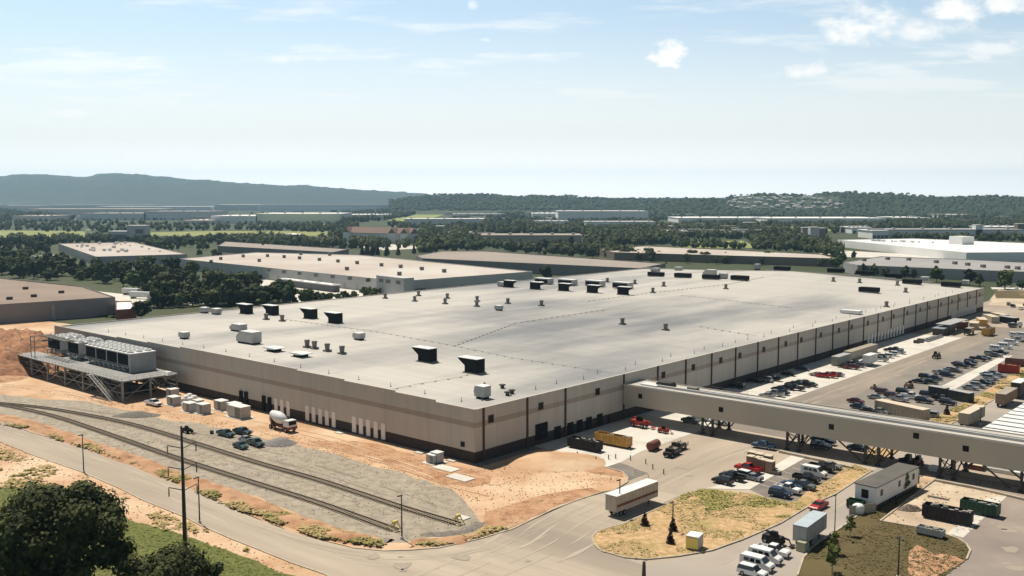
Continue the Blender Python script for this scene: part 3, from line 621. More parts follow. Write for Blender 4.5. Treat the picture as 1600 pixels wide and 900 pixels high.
for i in range(nx + 1):
    for j in range(ny + 1):
        s = s0 + (s1 - s0) * i / nx; t = q0 + (q1 - q0) * j / ny; mb.v.append((s, t, roofz(s, t)))
for i in range(nx):
    for j in range(ny): a = i * (ny + 1) + j; mb.f.append((a, a + ny + 1, a + ny + 2, a + 1)); mb.m.append(0)
link('roof', mb.mesh('roof', m_roof), plant)
joints = [2.8, 18.2, 33] + [58.6] + [75.5 + 15.18 * i for i in range(21)]
m0 = MB(); m0.box(-.22, .22, -.32, -.003, 0, BH + .12); ds = m0.mesh('downspout', m_brown_steel)
for s in joints: link('downspout', ds, plant, (s, 0, 0))
# square windows high in each bay, one low at the corner
m0 = MB(); m0.box(-.75, .75, -.05, .0, 8.75, 10.2, 0); m0.box(-.95, -.75, -.09, 0, 8.55, 10.4, 1); m0.box(.75, .95, -.09, 0, 8.55, 10.4, 1); m0.box(-.75, .75, -.09, 0, 10.2, 10.4, 1); m0.box(-.75, .75, -.09, 0, 8.55, 8.75, 1)
wmesh = m0.mesh('window', [m_glass, m_brown_steel])
for i, s in enumerate([onAC(767, 656)[0], onAC(845, 636)[0], onAC(933.5, 614)[0]] + [j + 3.0 + (i_ % 3) * 1.4 for i_, j in enumerate(joints[4:])]):
    link('window', wmesh, plant, (s, -.004, 0))
def wall_rect(name, face, x, y0, y1, wpx, m, out=.12):
    if face == 'AB': t, z1 = onAB(x, y0); _, z0 = onAB(x, y1); t1_, _ = onAB(x + wpx, y0)
    else: t, z1 = onAC(x, y0); _, z0 = onAC(x, y1); t1_, _ = onAC(x + wpx, y0)
    w = abs(t1_ - t) / 2; z0 = max(z0, .05); mb = MB()
    if face == 'AB': mb.box(-out, -.004, t - w, t + w, z0, z1)
    else: mb.box(t - w, t + w, -out, -.004, z0, z1)
    return link(name, mb.mesh(name, m), plant)
wall_rect('window', 'AB', 723, 690, 698, 6, m_glass)
for x, a, b in ((431.4, 622.4, 641), (440.6, 624.4, 646), (450.3, 626.4, 650.5)): wall_rect('dock_door', 'AB', x, a, b, 5, m_door_light, .14)
for x, a, b in ((480.3, 633.8, 657), (490.2, 636, 659.5), (500.5, 638.5, 662), (510.9, 641, 664.5), (521.5, 643.4, 667.2)): wall_rect('dock_door', 'AB', x, a, b, 5.6, m_door_light, .14)
for x, a, b in ((553.5, 650.6, 675), (564.2, 653, 678), (575.6, 655.7, 681), (587.3, 658.5, 684), (599, 661.4, 686.5)): wall_rect('dock_door', 'AB', x, a, b, 6.2, m_door_light, .14)
for x, a, b in ((377.5, 610.5, 632), (385.5, 612, 634), (413, 618.3, 641), (422, 620.7, 643)): o = wall_rect('dock_door', 'AB', x, a, b, 4, m_black, .5); o['label'] = 'black open dock door'
wall_rect('dock_door', 'AC', 846, 661, 686, 19, m_black, .1)
for x, a, w in ((871, 666, 10), (891, 660, 9.5), (905.5, 656, 9), (920, 651.5, 9), (937, 646.5, 9)): wall_rect('dock_door', 'AC', x, a, a + 19, w, m_black, .1)
wall_rect('door', 'AC', 951, 649, 661, 3, m_black, .1)
for k in range(24):   # light dock seals at the far bays
    s = 232 + k * 3.6 if k < 12 else 340 + (k - 12) * 3.4
    if s > 380: break
    mb = MB(); mb.box(s - .45, s + .45, -.6, -.004, .8, 4.6); link('dock_seal', mb.mesh('dock_seal', m_door_light), plant)

def local(parent_rz, p0):
    pass
# ------------------------------------------------------------------ roof-top plant
def on_roof(name, s, t, mesh_parts, label, cat, group, rz=RZ, dz=0.0):
    p = W(s, t, roofz(s, t) + dz); r = empty(name, p, rz, label, cat, group)
    for pn, me in mesh_parts: link(pn, me, r)
    return r
def side_prism(prof, depth, m, name):          # profile in (t, z) pushed along s
    mb = MB(); n = len(prof)
    a = len(mb.v); mb.v += [(-depth / 2, p[0], p[1]) for p in prof] + [(depth / 2, p[0], p[1]) for p in prof]
    mb.f.append(tuple(reversed(range(n)))); mb.m.append(0); mb.f.append(tuple(range(n, 2 * n))); mb.m.append(0)
    for i in range(n): j = (i + 1) % n; mb.f.append((i, j, n + j, n + i)); mb.m.append(0)
    me = mb.mesh(name, m); return me
def recalc(me):
    import bmesh
    b = bmesh.new(); b.from_mesh(me); bmesh.ops.recalc_face_normals(b, faces=b.faces); b.to_mesh(me); b.free(); return me
def scoop_parts(sign, k=1.0):
    w, h = 4.6 * k, 3.9 * k
    body = recalc(side_prism([(0, .25), (-sign * w, .25), (-sign * w, h), (sign * 2.6 * k, h), (sign * 2.2 * k, h - .5), (0, h * .50)], 3.2, m_black, 'scoop_body'))
    mb = MB(); y0, y1 = sorted((-sign * w - .1 * sign, sign * 2.75 * k)); mb.box(-1.75, 1.75, y0, y1, h + .005, h + .14); lid = mb.mesh('lid', m_white)
    mb = MB(); y0, y1 = sorted((.3 * sign, -sign * (w + .3))); mb.box(-1.9, 1.9, y0, y1, -.3, .245); cb = mb.mesh('curb', m_vent)
    return [('hood', body), ('lid', lid), ('curb', cb)]
SCL = scoop_parts(1); SCR = scoop_parts(-1, .95)
SPl = ['beside the white units, nearest the factory edge trees', 'second of the pair at the tree line', 'standing alone near the roof edge pair', 'closing the row of four at the tree line', 'in the middle of the near roof', 'closest to the factory corner']
for i, (x, y) in enumerate([(376, 489), (416, 491), (475, 496.5), (513, 503.5), (652, 562), (724, 579)]):
    s, t, z = R_(x, y)
    on_roof('air_scoop', s, t - 2, SCL, ['black air scoop behind the small twin white units', 'black air scoop beside the first scoop at the tree line', 'black air scoop, third along the tree line', 'black air scoop, fourth along the tree line', 'black air scoop in the middle of the near roof', 'large black air scoop closest to the factory corner'][i], 'air scoop', 'black air scoops on the factory roof')
for i, (x, y) in enumerate([(804, 449.5), (846, 452.5), (891, 455), (936.5, 458), (985, 461)]):
    s, t, z = R_(x, y)
    on_roof('air_scoop', s, t + 2, SCR, 'black tapered scoop, %s in the row of five in front of the louvred units' % ORD[i], 'air scoop', 'five black scoops in a row mid roof')
m0 = MB(); m0.box(-2.2, 2.2, -5, 5, .3, 3.2); b_ = m0.mesh('housing', m_unit_side)
m0 = MB(); m0.box(-2.28, -2.205, -4.2, 4.6, .7, 2.8); l_ = m0.mesh('louver', m_black)
m0 = MB(); m0.box(-2.3, 2.3, -5.1, 5.1, 3.205, 3.4); t_ = m0.mesh('lid', m_white)
for i, (x, y) in enumerate([(850, 444), (887, 446), (930, 448), (973, 451)]):
    s, t, z = R_(x, y); on_roof('air_handler', s, t, [('housing', b_), ('louver', l_), ('lid', t_)], 'white roof unit with dark louvre side, %s of four behind the black scoops' % ORD[i], 'air handler', 'four louvred white roof units')
m0 = MB(); m0.box(-2.2, 2.2, -4.6, 4.6, .6, 2.6); mt = MB(); mt.hexa([(-2, -4.2, 0), (2, -4.2, 0), (2, 4.2, 0), (-2, 4.2, 0), (-2.2, -4.6, .595), (2.2, -4.6, .595), (2.2, 4.6, .595), (-2.2, 4.6, .595)])
DU = [('housing', m0.mesh('housing', m_black)), ('curb', mt.mesh('curb', m_vent))]
for i, (x, y) in enumerate([(1025, 432), (1067, 434), (1111, 436.5), (1156, 438), (1222, 423), (1306, 426.5), (1351, 430.5), (1397, 435), (1425, 444), (1486, 448.5), (1358, 457)]):
    s, t, z = R_(x, y)
    on_roof('roof_unit', s, t, DU, 'long black roof unit, ' + ('%s of the four along the far roof' % ORD[i] if i < 4 else ['alone by the far dark trees', 'alone at the far roof edge', 'near the far edge beside a round tree', 'in front of the grey far warehouse', 'beside the tan unit near the far edge', 'close to the far roof corner', 'alone on the open roof near the long wall'][i - 4]), 'roof unit', 'long black roof units')
# mushroom vents
m0 = MB(); m0.box(-1.0, 1.0, -1.0, 1.0, 0, .5); cb = m0.mesh('curb', m_vent)
m0 = MB(); m0.cyl((0, 0, .5), .68, 1.5, 12, r2=.8); m0.cyl((0, 0, 2.0), .95, .45, 12, r2=.8); vb = m0.mesh('vent_stack', m_vent)
VP = [(416, 499.5, 'beside the tree line scoops'), (441, 502, 'alone between scoops and white units'), (480, 543, 'first in the row of four near the wall'), (491.5, 545, 'second in the row of four near the wall'), (511.5, 549, 'third in the row of four near the wall'), (534.5, 553, 'last in the row of four near the wall'),
      (602, 466.5, 'at the far edge over the hedge'), (648, 471, 'front one of a pair'), (654, 462.5, 'back one of a pair at the edge'), (695.5, 475, 'front one of the second pair'), (699, 466.5, 'back one of the second pair'), (745, 479, 'front one of a close pair'), (745.5, 471, 'back one of a close pair'), (793.5, 474.5, 'alone near the small white unit'),
      (846, 478, 'with a small box beside it'), (972.5, 507, 'alone in the centre of the roof'), (1040, 516, 'alone nearer the long wall'), (949, 441, 'behind the louvred units'), (992, 444, 'at the end of the louvred units'), (1020, 457.5, 'in front of the far black units'), (1037, 447.5, 'between the far black units'), (1134, 451.5, 'alone behind the dark stain'), (1385, 479.5, 'alone near the far long wall'), (1302, 440, 'small, behind the lone black unit'), (1343, 442, 'small, beside the dark unit'), (1402, 446, 'small, before the tan unit'), (1415, 457, 'small, near the far corner')]
for x, y, w_ in VP:
    s, t, z = R_(x, y); on_roof('roof_vent', s, t, [('curb', cb), ('vent_stack', vb)], 'grey round roof vent, ' + w_, 'roof vent', 'round vents on the factory roof')
# white hooded units
def hooded(L_, h, dep, nm, chm=.28):
    body = recalc(side_prism([(L_ / 2, .5), (-L_ / 2, .5), (-L_ / 2, h), (L_ * (.5 - chm), h), (L_ / 2, h * .48)], dep, m_unit_side, 'housing'))
    mb = MB(); mb.hexa([(-dep / 2 - .1, -L_ / 2 - .1, h + .005), (dep / 2 + .1, -L_ / 2 - .1, h + .005), (dep / 2 + .1, L_ * (.5 - chm), h + .005), (-dep / 2 - .1, L_ * (.5 - chm), h + .005), (-dep / 2 - .1, -L_ / 2 - .1, h + .12), (dep / 2 + .1, -L_ / 2 - .1, h + .12), (dep / 2 + .1, L_ * (.5 - chm), h + .12), (-dep / 2 - .1, L_ * (.5 - chm), h + .12)])
    mb.hexa([(-dep / 2 - .1, L_ * (.5 - chm) + .01, h + .005), (dep / 2 + .1, L_ * (.5 - chm) + .01, h + .005), (dep / 2 + .1, L_ / 2 + .1, h * .48), (-dep / 2 - .1, L_ / 2 + .1, h * .48), (-dep / 2 - .1, L_ * (.5 - chm) + .01, h + .12), (dep / 2 + .1, L_ * (.5 - chm) + .01, h + .12), (dep / 2 + .1, L_ / 2 + .15, h * .48 + .12), (-dep / 2 - .1, L_ / 2 + .15, h * .48 + .12)])
    c = MB(); c.box(-dep / 2 + .3, dep / 2 - .3, -L_ / 2 + .3, L_ / 2 - .4, -.2, .495)
    return [('housing', body), ('lid', mb.mesh('lid', m_white)), ('curb', c.mesh('curb', m_black))]
for x, y, L_, h, dep, lab in [(389, 536, 9.0, 3.9, 3.6, 'large white roof unit with sloping hood near the chillers'), (372.5, 517, 6.6, 2.5, 3.0, 'smaller white hooded unit behind the large one'), (288, 529, 3.2, 2.2, 2.4, 'small pale boxy unit near the gable edge'), (319.5, 489, 3.6, 2.3, 2.4, 'small pale unit, outer one of the twin units at the edge'), (338, 491, 4.2, 2.3, 2.6, 'small pale unit, inner one of the twin units at the edge'),
                              (561, 530.5, 3.4, 2.2, 2.6, 'small white unit alone in the middle of the near roof'), (779.5, 485, 3.0, 2.0, 2.2, 'small white unit near the pair of vents'), (754, 622, 3.1, 3.0, 2.6, 'white unit at the factory corner with a small flue'), (1109, 432, 7.5, 4.0, 3.4, 'bright white unit behind the far black units'), (1130, 435.5, 4.5, 3.0, 3.0, 'pale box unit between far black units'),
                              (1183, 421.5, 3.5, 3.5, 2.5, 'tan chimney like box at the far roof edge'), (1443, 441, 5.5, 3.0, 3.0, 'tan unit near the far roof corner'), (1508, 445.5, 3.6, 2.6, 3, 'brownish box unit by the far corner'), (845, 427 + 18, 2.5, 1.6, 2, 'tiny white box between louvred units'), (1024, 424, 6, 2.2, 2.6, 'low pale unit at the far tree line'), (1060, 422.5, 5, 2.2, 2.6, 'low pale unit further along the far tree line'), (785, 447.5, 5, 2.4, 3, 'pale unit at the edge beside the first tapered scoop')]:
    s, t, z = R_(x, y); on_roof('roof_unit', s, t, hooded(L_, h, dep, 'u', .28 if L_ > 5 else .1), lab, 'roof unit', 'white units on the factory roof')
for x, y, lab in [(428.5, 548.5, 'low white butterfly exhaust nearer the large unit'), (470, 557, 'low white butterfly exhaust nearer the vent row')]:
    s, t, z = R_(x, y); m0 = MB(); m0.box(-1.4, 1.4, -1.8, 1.8, -.2, .7); m1 = MB(); m1.hexa([(-2, -3.2, .95), (2, -3.2, .95), (2, 0, .71), (-2, 0, .71), (-2, -3.2, 1.15), (2, -3.2, 1.15), (2, 0, 1.3), (-2, 0, 1.3)]); m1.hexa([(-2, .01, .71), (2, .01, .71), (2, 3.2, .95), (-2, 3.2, .95), (-2, .01, 1.3), (2, .01, 1.3), (2, 3.2, 1.15), (-2, 3.2, 1.15)])
    on_roof('exhaust_fan', s, t, [('curb', m0.mesh('curb', m_black)), ('lid', m1.mesh('lid', m_white))], lab, 'exhaust fan', 'low butterfly exhausts')
s, t, z = R_(1330, 490); m0 = MB(); m0.box(-2, 2, -4, 4, .3, 1.5); on_roof('roof_unit', s, t, [('housing', m0.mesh('housing', m_white))], 'flat bright white unit near the long wall', 'roof unit', 'white units on the factory roof')
s, t, z = R_(757, 612); m0 = MB(); m0.cyl((0, 0, -.2), .18, 2.2, 8); m0.cyl((0, 0, 1.95), .3, .35, 8); on_roof('flue', s, t, [('pipe', m0.mesh('pipe', m_vent))], 'thin flue beside the white corner unit', 'flue', None)
for x, y in ((793, 618), (800, 615), (785, 606.5)):
    s, t, z = R_(x, y); m0 = MB(); m0.cyl((0, 0, -.2), .5, .9, 8); m0.box(-.6, .6, -.6, .6, .7, 1.0); on_roof('roof_drain', s, t, [('body', m0.mesh('body', m_dark_steel))], 'small dark drain cover near the factory corner', 'roof drain', 'small drain covers near the factory corner')
# thin vent pipes along the edges
m0 = MB(); m0.cyl((0, 0, -.2), .065, 1.25, 6); m0.cyl((0, 0, -.1), .22, .25, 8); pn = m0.mesh('vent_pipe', m_vent)
i = 0
for s_ in [9 + 9.4 * k for k in range(38)]:
    t_ = 5.5 + 1.6 * math.sin(s_ * 1.7); o = link('vent_pipe', pn, None, W(s_, t_, roofz(s_, t_)), RZ)
    tag(o, 'thin vent pipe, %s from the factory corner along the long wall' % ORD[i], 'vent pipe', 'thin pipes along the long roof edge'); i += 1
i = 0
for t_ in [9 + 12.5 * k for k in range(15)]:
    s_ = 4.5 + 1.2 * math.sin(t_); o = link('vent_pipe', pn, None, W(s_, t_, roofz(s_, t_)), RZ)
    tag(o, 'thin vent pipe, %s from the factory corner along the gable' % ORD[i], 'vent pipe', 'thin pipes along the gable edge'); i += 1
# conduits on sleepers across the roof
def conduit(pts, lab, light=False):
    P = [R_(*p) for p in pts]; mb = MB(); m1 = MB(); q = [W(a, b, roofz(a, b) + .28) for a, b, _ in P]
    o0 = q[0]
    for a, b in zip(q[:-1], q[1:]):
        n = max(2, int((b - a).length / 3.4))
        for k in range(n):
            u = a.lerp(b, k / n); v = a.lerp(b, (k + 1) / n)
            for w_ in (u, v):
                s_, t_ = ST(w_); w_.z = roofz(s_, t_) + .26
            mb.bar(u - o0, v - o0, .055)
            c = u - o0; m1.box(c.x - .3, c.x + .3, c.y - .15, c.y + .15, c.z - .34, c.z - .1)
    r = empty('roof_conduit', o0, 0, lab, 'roof conduit', 'conduits across the factory roof'); link('pipe', mb.mesh('pipe', m_cap), r)
    s2 = link('support_blocks', m1.mesh('support_blocks', m_cap if light else m_vent), r)
conduit([(447, 500), (520, 510), (600, 521), (710, 541)], 'conduit run from the tree line scoops to the roof middle', True)
conduit([(710, 541), (805, 506), (880, 494), (950, 484)], 'conduit run along the centre of the near roof')
conduit([(710, 541), (800, 560), (880, 572), (957, 584)], 'conduit run from the roof middle to the long wall', True)
conduit([(920, 471), (1010, 459), (1080, 451), (1135, 445), (1195, 433)], 'conduit run beside the far black roof units')
conduit([(1065, 462), (1130, 469), (1240, 482)], 'pale conduit crossing the far roof', True)
conduit([(1095, 511), (1140, 519), (1182, 526)], 'conduit run ending at the long wall past the bridge')
conduit([(600, 612), (660, 600), (720, 590), (760, 577)], 'faint conduit run near the gable wall', True)

# ------------------------------------------------------------------ bridge
bz0, bz1 = 4.35, 9.5; s0, s1 = 58.1, 67.4; tE = -125.0
br = empty('conveyor_bridge', W(s0, 0, 0), RZ, 'long beige enclosed bridge on steel trestles leaving the factory wall', 'bridge')
m_bridge = mat('bridge_cladding', (.47, .42, .34), (.43, .385, .315), scale=.08, detail=6, rough=.8)
mb = MB(); mb.box(0, s1 - s0, tE, -.35, bz0, bz1); link('cladding', mb.mesh('cladding', m_bridge), br)
mb = MB(); mb.box(-.08, s1 - s0 + .08, tE, -.34, bz1 + .004, bz1 + .22); link('roof', mb.mesh('roof', mat('bridge_roof', (.50, .47, .43), (.40, .375, .345), scale=.25, stretch=(RZ + math.pi / 2, (.1, 1, 1)))), br)
mb = MB()
for x in (.05, s1 - s0 - .2): mb.box(x, x + .15, tE, -.34, bz1 + .225, bz1 + .5)
link('parapet', mb.mesh('parapet', m_cap), br)
mb = MB(); mb.box(3.2, 3.9, tE, -9, bz1 + .23, bz1 + .75); mb.box(5.4, 5.7, tE, -20, bz1 + .23, bz1 + .55); link('duct', mb.mesh('duct', m_unit), br)
nS = D1
for x, y in ((1000.5, 619), (1126.5, 640), (1299, 667), (1431.5, 681), (1509, 701)):
    p = on_plane(x, y, D1, s0); t_ = ST(p)[1]; z = p.z; mb = MB(); mb.box(-.06, -.003, t_ - .62, t_ + .62, z - .62, z + .62)
    link('window', mb.mesh('window', m_glass), br)
def trestle(t_):
    nt = 2.9
    for a, b in ((0.4, t_), (.4, t_ - nt), (s1 - s0 - .4, t_), (s1 - s0 - .4, t_ - nt)):
        mb = MB(); mb.box(a - .25, a + .25, b - .25, b + .25, 0, bz0 - .02); mb.box(a - .5, a + .5, b - .5, b + .5, 0.02, .35); link('column', mb.mesh('column', m_dark_steel), br)
    for a in (.4, s1 - s0 - .4):
        mb = MB(); mb.bar((a, t_, .5), (a, t_ - nt, bz0 - .2), .14); mb.bar((a, t_ - nt, .5), (a, t_, bz0 - .2), .14); mb.bar((a, t_ - nt, .5), (a, t_ - nt - 3.4, bz0 - .05), .2); link('brace', mb.mesh('brace', m_dark_steel), br)
    mb = MB(); mb.bar((.4, t_, .5), (s1 - s0 - .4, t_, bz0 - .2), .15); mb.bar((.4, t_, bz0 - .2), (s1 - s0 - .4, t_, .5), .1); mb.bar((.4, t_ - nt, .5), (s1 - s0 - .4, t_ - nt, bz0 - .2), .15); link('brace', mb.mesh('brace', m_dark_steel), br)
for t_ in (-24.5, -47.5, -66.3, -82.5, -98.5, -116): trestle(t_)
for t_ in (-60.0, -91):
    mb = MB(); mb.bar((.4, t_, bz0 - .02), (.4, t_ - 5.5, .4), .2); mb.bar((s1 - s0 - .4, t_, bz0 - .02), (s1 - s0 - .4, t_ - 5.5, .4), .2); link('brace', mb.mesh('brace', m_dark_steel), br)
# things on its roof near the wall
def bridge_top(name, px, py, parts, lab, cat, grp=None):
    s, t = STP(px, py, bz1 + .23); r = empty(name, W(s, t, bz1 + .23), RZ, lab, cat, grp)
    for a, b in parts: link(a, b, r)
m0 = MB(); m0.box(-1.5, 1.5, -2.6, 2.4, .0, 1.1, 0, .2, .5); bridge_top('tarp_pile', 1040, 603, [('tarp', m0.mesh('tarp', mat('tarp', (.035, .04, .03), (.06, .06, .05), scale=1)))], 'dark covered heap on the bridge roof near the factory wall', 'covered heap')
m0 = MB(); m0.box(-1, 1, -1.3, 1.3, .0, .9); bridge_top('roof_unit', 1083, 610.5, [('housing', m0.mesh('housing', m_vent))], 'small grey unit on the bridge roof', 'roof unit')
m0 = MB(); m0.box(-1.5, 1.5, -2.5, 2.5, .0, .35); bridge_top('sheet_stack', 1018, 602, [('sheets', m0.mesh('sheets', m_white))], 'white sheets lying on the bridge roof end', 'sheet stack')
r = empty('handrail', W(s1 - 1, -2, bz1 + .23), RZ, 'thin steel handrail along the bridge roof by the factory', 'handrail')
mb = MB()
for k in range(15): mb.bar((0, -k * 2.2, 0), (0, -k * 2.2, 1.1), .03)
for z in (.55, 1.1): mb.bar((0, 0, z), (0, -31, z), .03)
link('rail', mb.mesh('rail', m_steel), r)
pa, pb = G(1455, 745), G(1592, 768); d = pb - pa
r = empty('guard_rail', pa, math.atan2(d.y, d.x), 'brown low pipe rail beneath the bridge shade', 'guard rail'); mb = MB(); n = int(d.length / 2.2)
for k in range(n + 1): mb.bar((k * d.length / n, 0, 0), (k * d.length / n, 0, 1.05), .05)
mb.bar((0, 0, 1.05), (d.length, 0, 1.05), .09); link('rail', mb.mesh('rail', m_brown_steel), r)

# ------------------------------------------------------------------ chiller platform
dz = 6.3
P0 = STP(190, 596, dz); PL = STP(22, 553, dz); tN, tL, sF, sB = P0[1], PL[1], P0[0], -2.6
pf = empty('steel_platform', W(sF, tN, 0), RZ, 'tall galvanised steel platform with stair beside the factory gable', 'steel platform')
Lp = tL - tN; Dp = sB - sF; w6 = 10.5
mb = MB(); mb.box(0, Dp, -.3, Lp - 16, dz - .35, dz); mb.box(0, 7.5, Lp - 15.9, Lp, dz - .35, dz); link('deck', mb.mesh('deck', m_steel), pf)
nl = 7
for i in range(nl):
    y = (Lp - .6) * i / (nl - 1) + .1
    for x in (.3, Dp * .5, Dp - .3):
        if i >= nl - 1 and x > 8: continue
        mb = MB(); mb.box(x - .25, x + .25, y - .25, y + .25, 0, dz - .352); link('leg', mb.mesh('leg', m_steel), pf)
for i in range(nl - 1):
    y0 = (Lp - .6) * i / (nl - 1) + .1; y1 = (Lp - .6) * (i + 1) / (nl - 1) + .1
    mb = MB()
    for x in (.3, Dp - .3):
        mb.bar((x, y0, 2.6), (x, y1, 2.6), .16); mb.bar((x, y0, 4.6), (x, y1, 4.6), .1)
        mb.bar((x, y0, .3), (x, y1, dz - .5), .12); mb.bar((x, y1, .3), (x, y0, dz - .5), .12)
    link('brace', mb.mesh('brace', m_steel), pf)
mb = MB(); mb.bar((.3, .1, .3), (Dp * .5, .1, dz - .5), .12); mb.bar((.3, .1, 2.6), (Dp - .3, .1, 2.6), .12); mb.bar((Dp * .5, .1, dz - .5), (Dp - .3, .1, .3), .12); link('brace', mb.mesh('brace', m_steel), pf)
mb = MB()
for k in range(34):
    y = k * Lp / 33; mb.bar((0.05, y, dz), (0.05, y, dz + 1.1), .035)
for z in (.55, 1.1): mb.bar((.05, -.3, dz + z), (.05, Lp, dz + z), .035)
for k in range(9): mb.bar((k * Dp / 8, -.28, dz), (k * Dp / 8, -.28, dz + 1.1), .035)
for z in (.55, 1.1): mb.bar((0, -.28, dz + z), (Dp, -.28, dz + z), .035)
link('railing', mb.mesh('railing', m_steel), pf)
mb = MB(); rr = random.Random(4)       # pipework under and on the deck
for k in range(60):
    x = rr.uniform(.6, Dp - 1); y = rr.uniform(2, Lp - 6); z = rr.choice((1.2, 2.2, 3.4, 4.4, 5.2)); l = rr.uniform(3, 12)
    if rr.random() < .6: mb.bar((x, y, z), (x, min(y + l, Lp - 2), z), rr.uniform(.12, .3), n=8)
    else: mb.bar((x, y, z), (min(x + l * .5, Dp - .5), y, z), rr.uniform(.12, .28), n=8)
for k in range(10): x = rr.uniform(1, Dp - 2); y = rr.uniform(2, Lp - 8); mb.bar((x, y, .2), (x, y, 4.5), .2, n=8)
link('pipework', mb.mesh('pipework', m_vent), pf)
for k in range(9):
    mb = MB(); x = 3 + (k % 3) * 4.2; y = 6 + (k // 3) * 18 + rr.uniform(-2, 2); mb.box(x, x + 2.6, y, y + 4.5, 0.1, rr.uniform(1.6, 3.2)); link('pump_skid', mb.mesh('pump_skid', m_dark_steel), pf)
# stair down from the deck front
sa = on_plane(140, 583, D1, ST(W(sF, 0))[0]); ty = ST(G(140, 586, dz))[1] - tN
st_e = STP(185, 630); 
mb = MB()
for off in (-.55, .55):
    mb.bar((-1.2 + off, ty, dz), (-1.2 + off, ty - 13.5, .1), .16); mb.bar((-1.2 + off, ty, dz + 1.1), (-1.2 + off, ty - 13.5, 1.2), .05)
    for k in range(10): mb.bar((-1.2 + off, ty - 1.35 * k, dz - .62 * k), (-1.2 + off, ty - 1.35 * k, dz - .62 * k + 1.1), .035)
for k in range(26): y = ty - 13.5 * k / 26; z = dz - (dz - .1) * k / 26; mb.box(-1.75, -.65, y - .14, y + .14, z - .03, z + .03)
mb.box(-1.9, 0, ty, ty + 1.6, dz - .15, dz - .01)
link('stair', mb.mesh('stair', m_steel), pf)
mb = MB()                              # pipe bridge at the far end
for y in (Lp - 12, Lp - 9):
    for x in (2, 9): mb.bar((x, y, dz), (x, y, dz + 7), .14)
for z in (dz + 3, dz + 5, dz + 6.8):
    mb.bar((2, Lp - 12, z), (9, Lp - 12, z), .12); mb.bar((2, Lp - 9, z), (9, Lp - 9, z), .12); mb.bar((2, Lp - 12, z), (2, Lp - 9, z), .12)
for x in (5, 6, 7.2): mb.bar((x, Lp - 11, dz + 6.9), (x, Lp - 30, dz + 6.6), .28, n=8)
for x in (5, 7): mb.bar((x, Lp - 11, dz + 5.2), (Dp + 1.5, Lp - 11, dz + 5.2), .25, n=8)
link('pipe_rack', mb.mesh('pipe_rack', m_vent), pf)

# chillers on the deck, in the platform's own axes
cs0 = STP(204, 583, dz)[0] ; ct0 = STP(204, 583, dz)[1]; ct1 = STP(75, 556, dz)[1]; cd = 8.5
def chiller(ta, tb, npan, lab):
    r = empty('chiller', W(cs0, ta, dz), RZ, lab, 'chiller', 'chillers in a line on the steel platform'); L_ = tb - ta; z0, z1 = 2.0, 5.7
    mb = MB(); mb.box(0, cd, 0, L_, z0, z1); link('housing', mb.mesh('housing', m_unit_side), r)
    if npan == 4:
        mb = MB(); mb.box(-.02, cd, -.9, -.004, 0.02, z1); link('end_panel', mb.mesh('end_panel', m_unit_side), r)
    for k in range(npan):
        a = L_ * k / npan + .35; b = L_ * (k + 1) / npan - .35; mb = MB(); mb.box(-.06, -.003, a, b, z0 + .15, z1 - .2); link('louver', mb.mesh('louver', m_black), r)
    nx_, ny_ = 3, max(2, int(L_ / 2.7))
    mb = MB(); mb.box(-.15, cd + .1, -.1 if npan != 4 else -1.0, L_ + .1, z1 + .004, z1 + .25); link('top_frame', mb.mesh('top_frame', m_white), r)
    m0_ = MB(); m0_.cyl((0, 0, 0), 1.05, .5, 12, m=0, r2=1.12); m0_.cyl((0, 0, .501), .80, .06, 12, m=1); m0_.cyl((0, 0, .562), .3, .2, 8, m=0); fm = m0_.mesh('fan', [m_white, m_unit])
    for i in range(nx_):
        for j in range(ny_): link('fan', fm, r, ((i + .5) * cd / nx_, (j + .5) * L_ / ny_, z1 + .252))
    mb = MB(); rr = random.Random(int(ta))
    for k in range(int(L_ / 1.6)):
        y = .4 + k * 1.6; mb.box(.3, .5, y, y + .2, .02, z0 - .01)
        if k % 2: mb.bar((.1, y, .5), (.1, y + 1.5, .5), .22, n=8); mb.bar((-.5, y + .7, .1), (-.5, y + .7, 1.6), .13, n=8); mb.cyl((-.5, y + .7, 1.2), .3, .5, 8)
    mb.bar((-.2, 0, 1.5), (-.2, L_, 1.5), .14, n=8); mb.box(2, cd - .5, .5, L_ - .5, .4, 1.7)
    link('compressor_pipes', mb.mesh('compressor_pipes', m_unit), r)
def tt(px, py): return ST(on_plane(px, py, D1, cs0))[1]
chiller(ct0 + .9, tt(134, 553), 4, 'long chiller with four black louvres, closest to the platform stair')
chiller(tt(123.5, 550), tt(106, 546), 1, 'middle chiller with one black louvre panel')
chiller(tt(94.5, 544), tt(75, 539), 1, 'outermost chiller with one black louvre panel')
s, t = STP(262, 585, dz); m0 = MB(); m0.box(-1.2, 1.2, -2.0, 2.0, 0, .9, 0, .5, .6); o = link('tarp', m0.mesh('tarp', m_white), None, W(s, t, dz), RZ); tag(o, 'white wrapped bundle at the end of the steel platform', 'wrapped bundle')

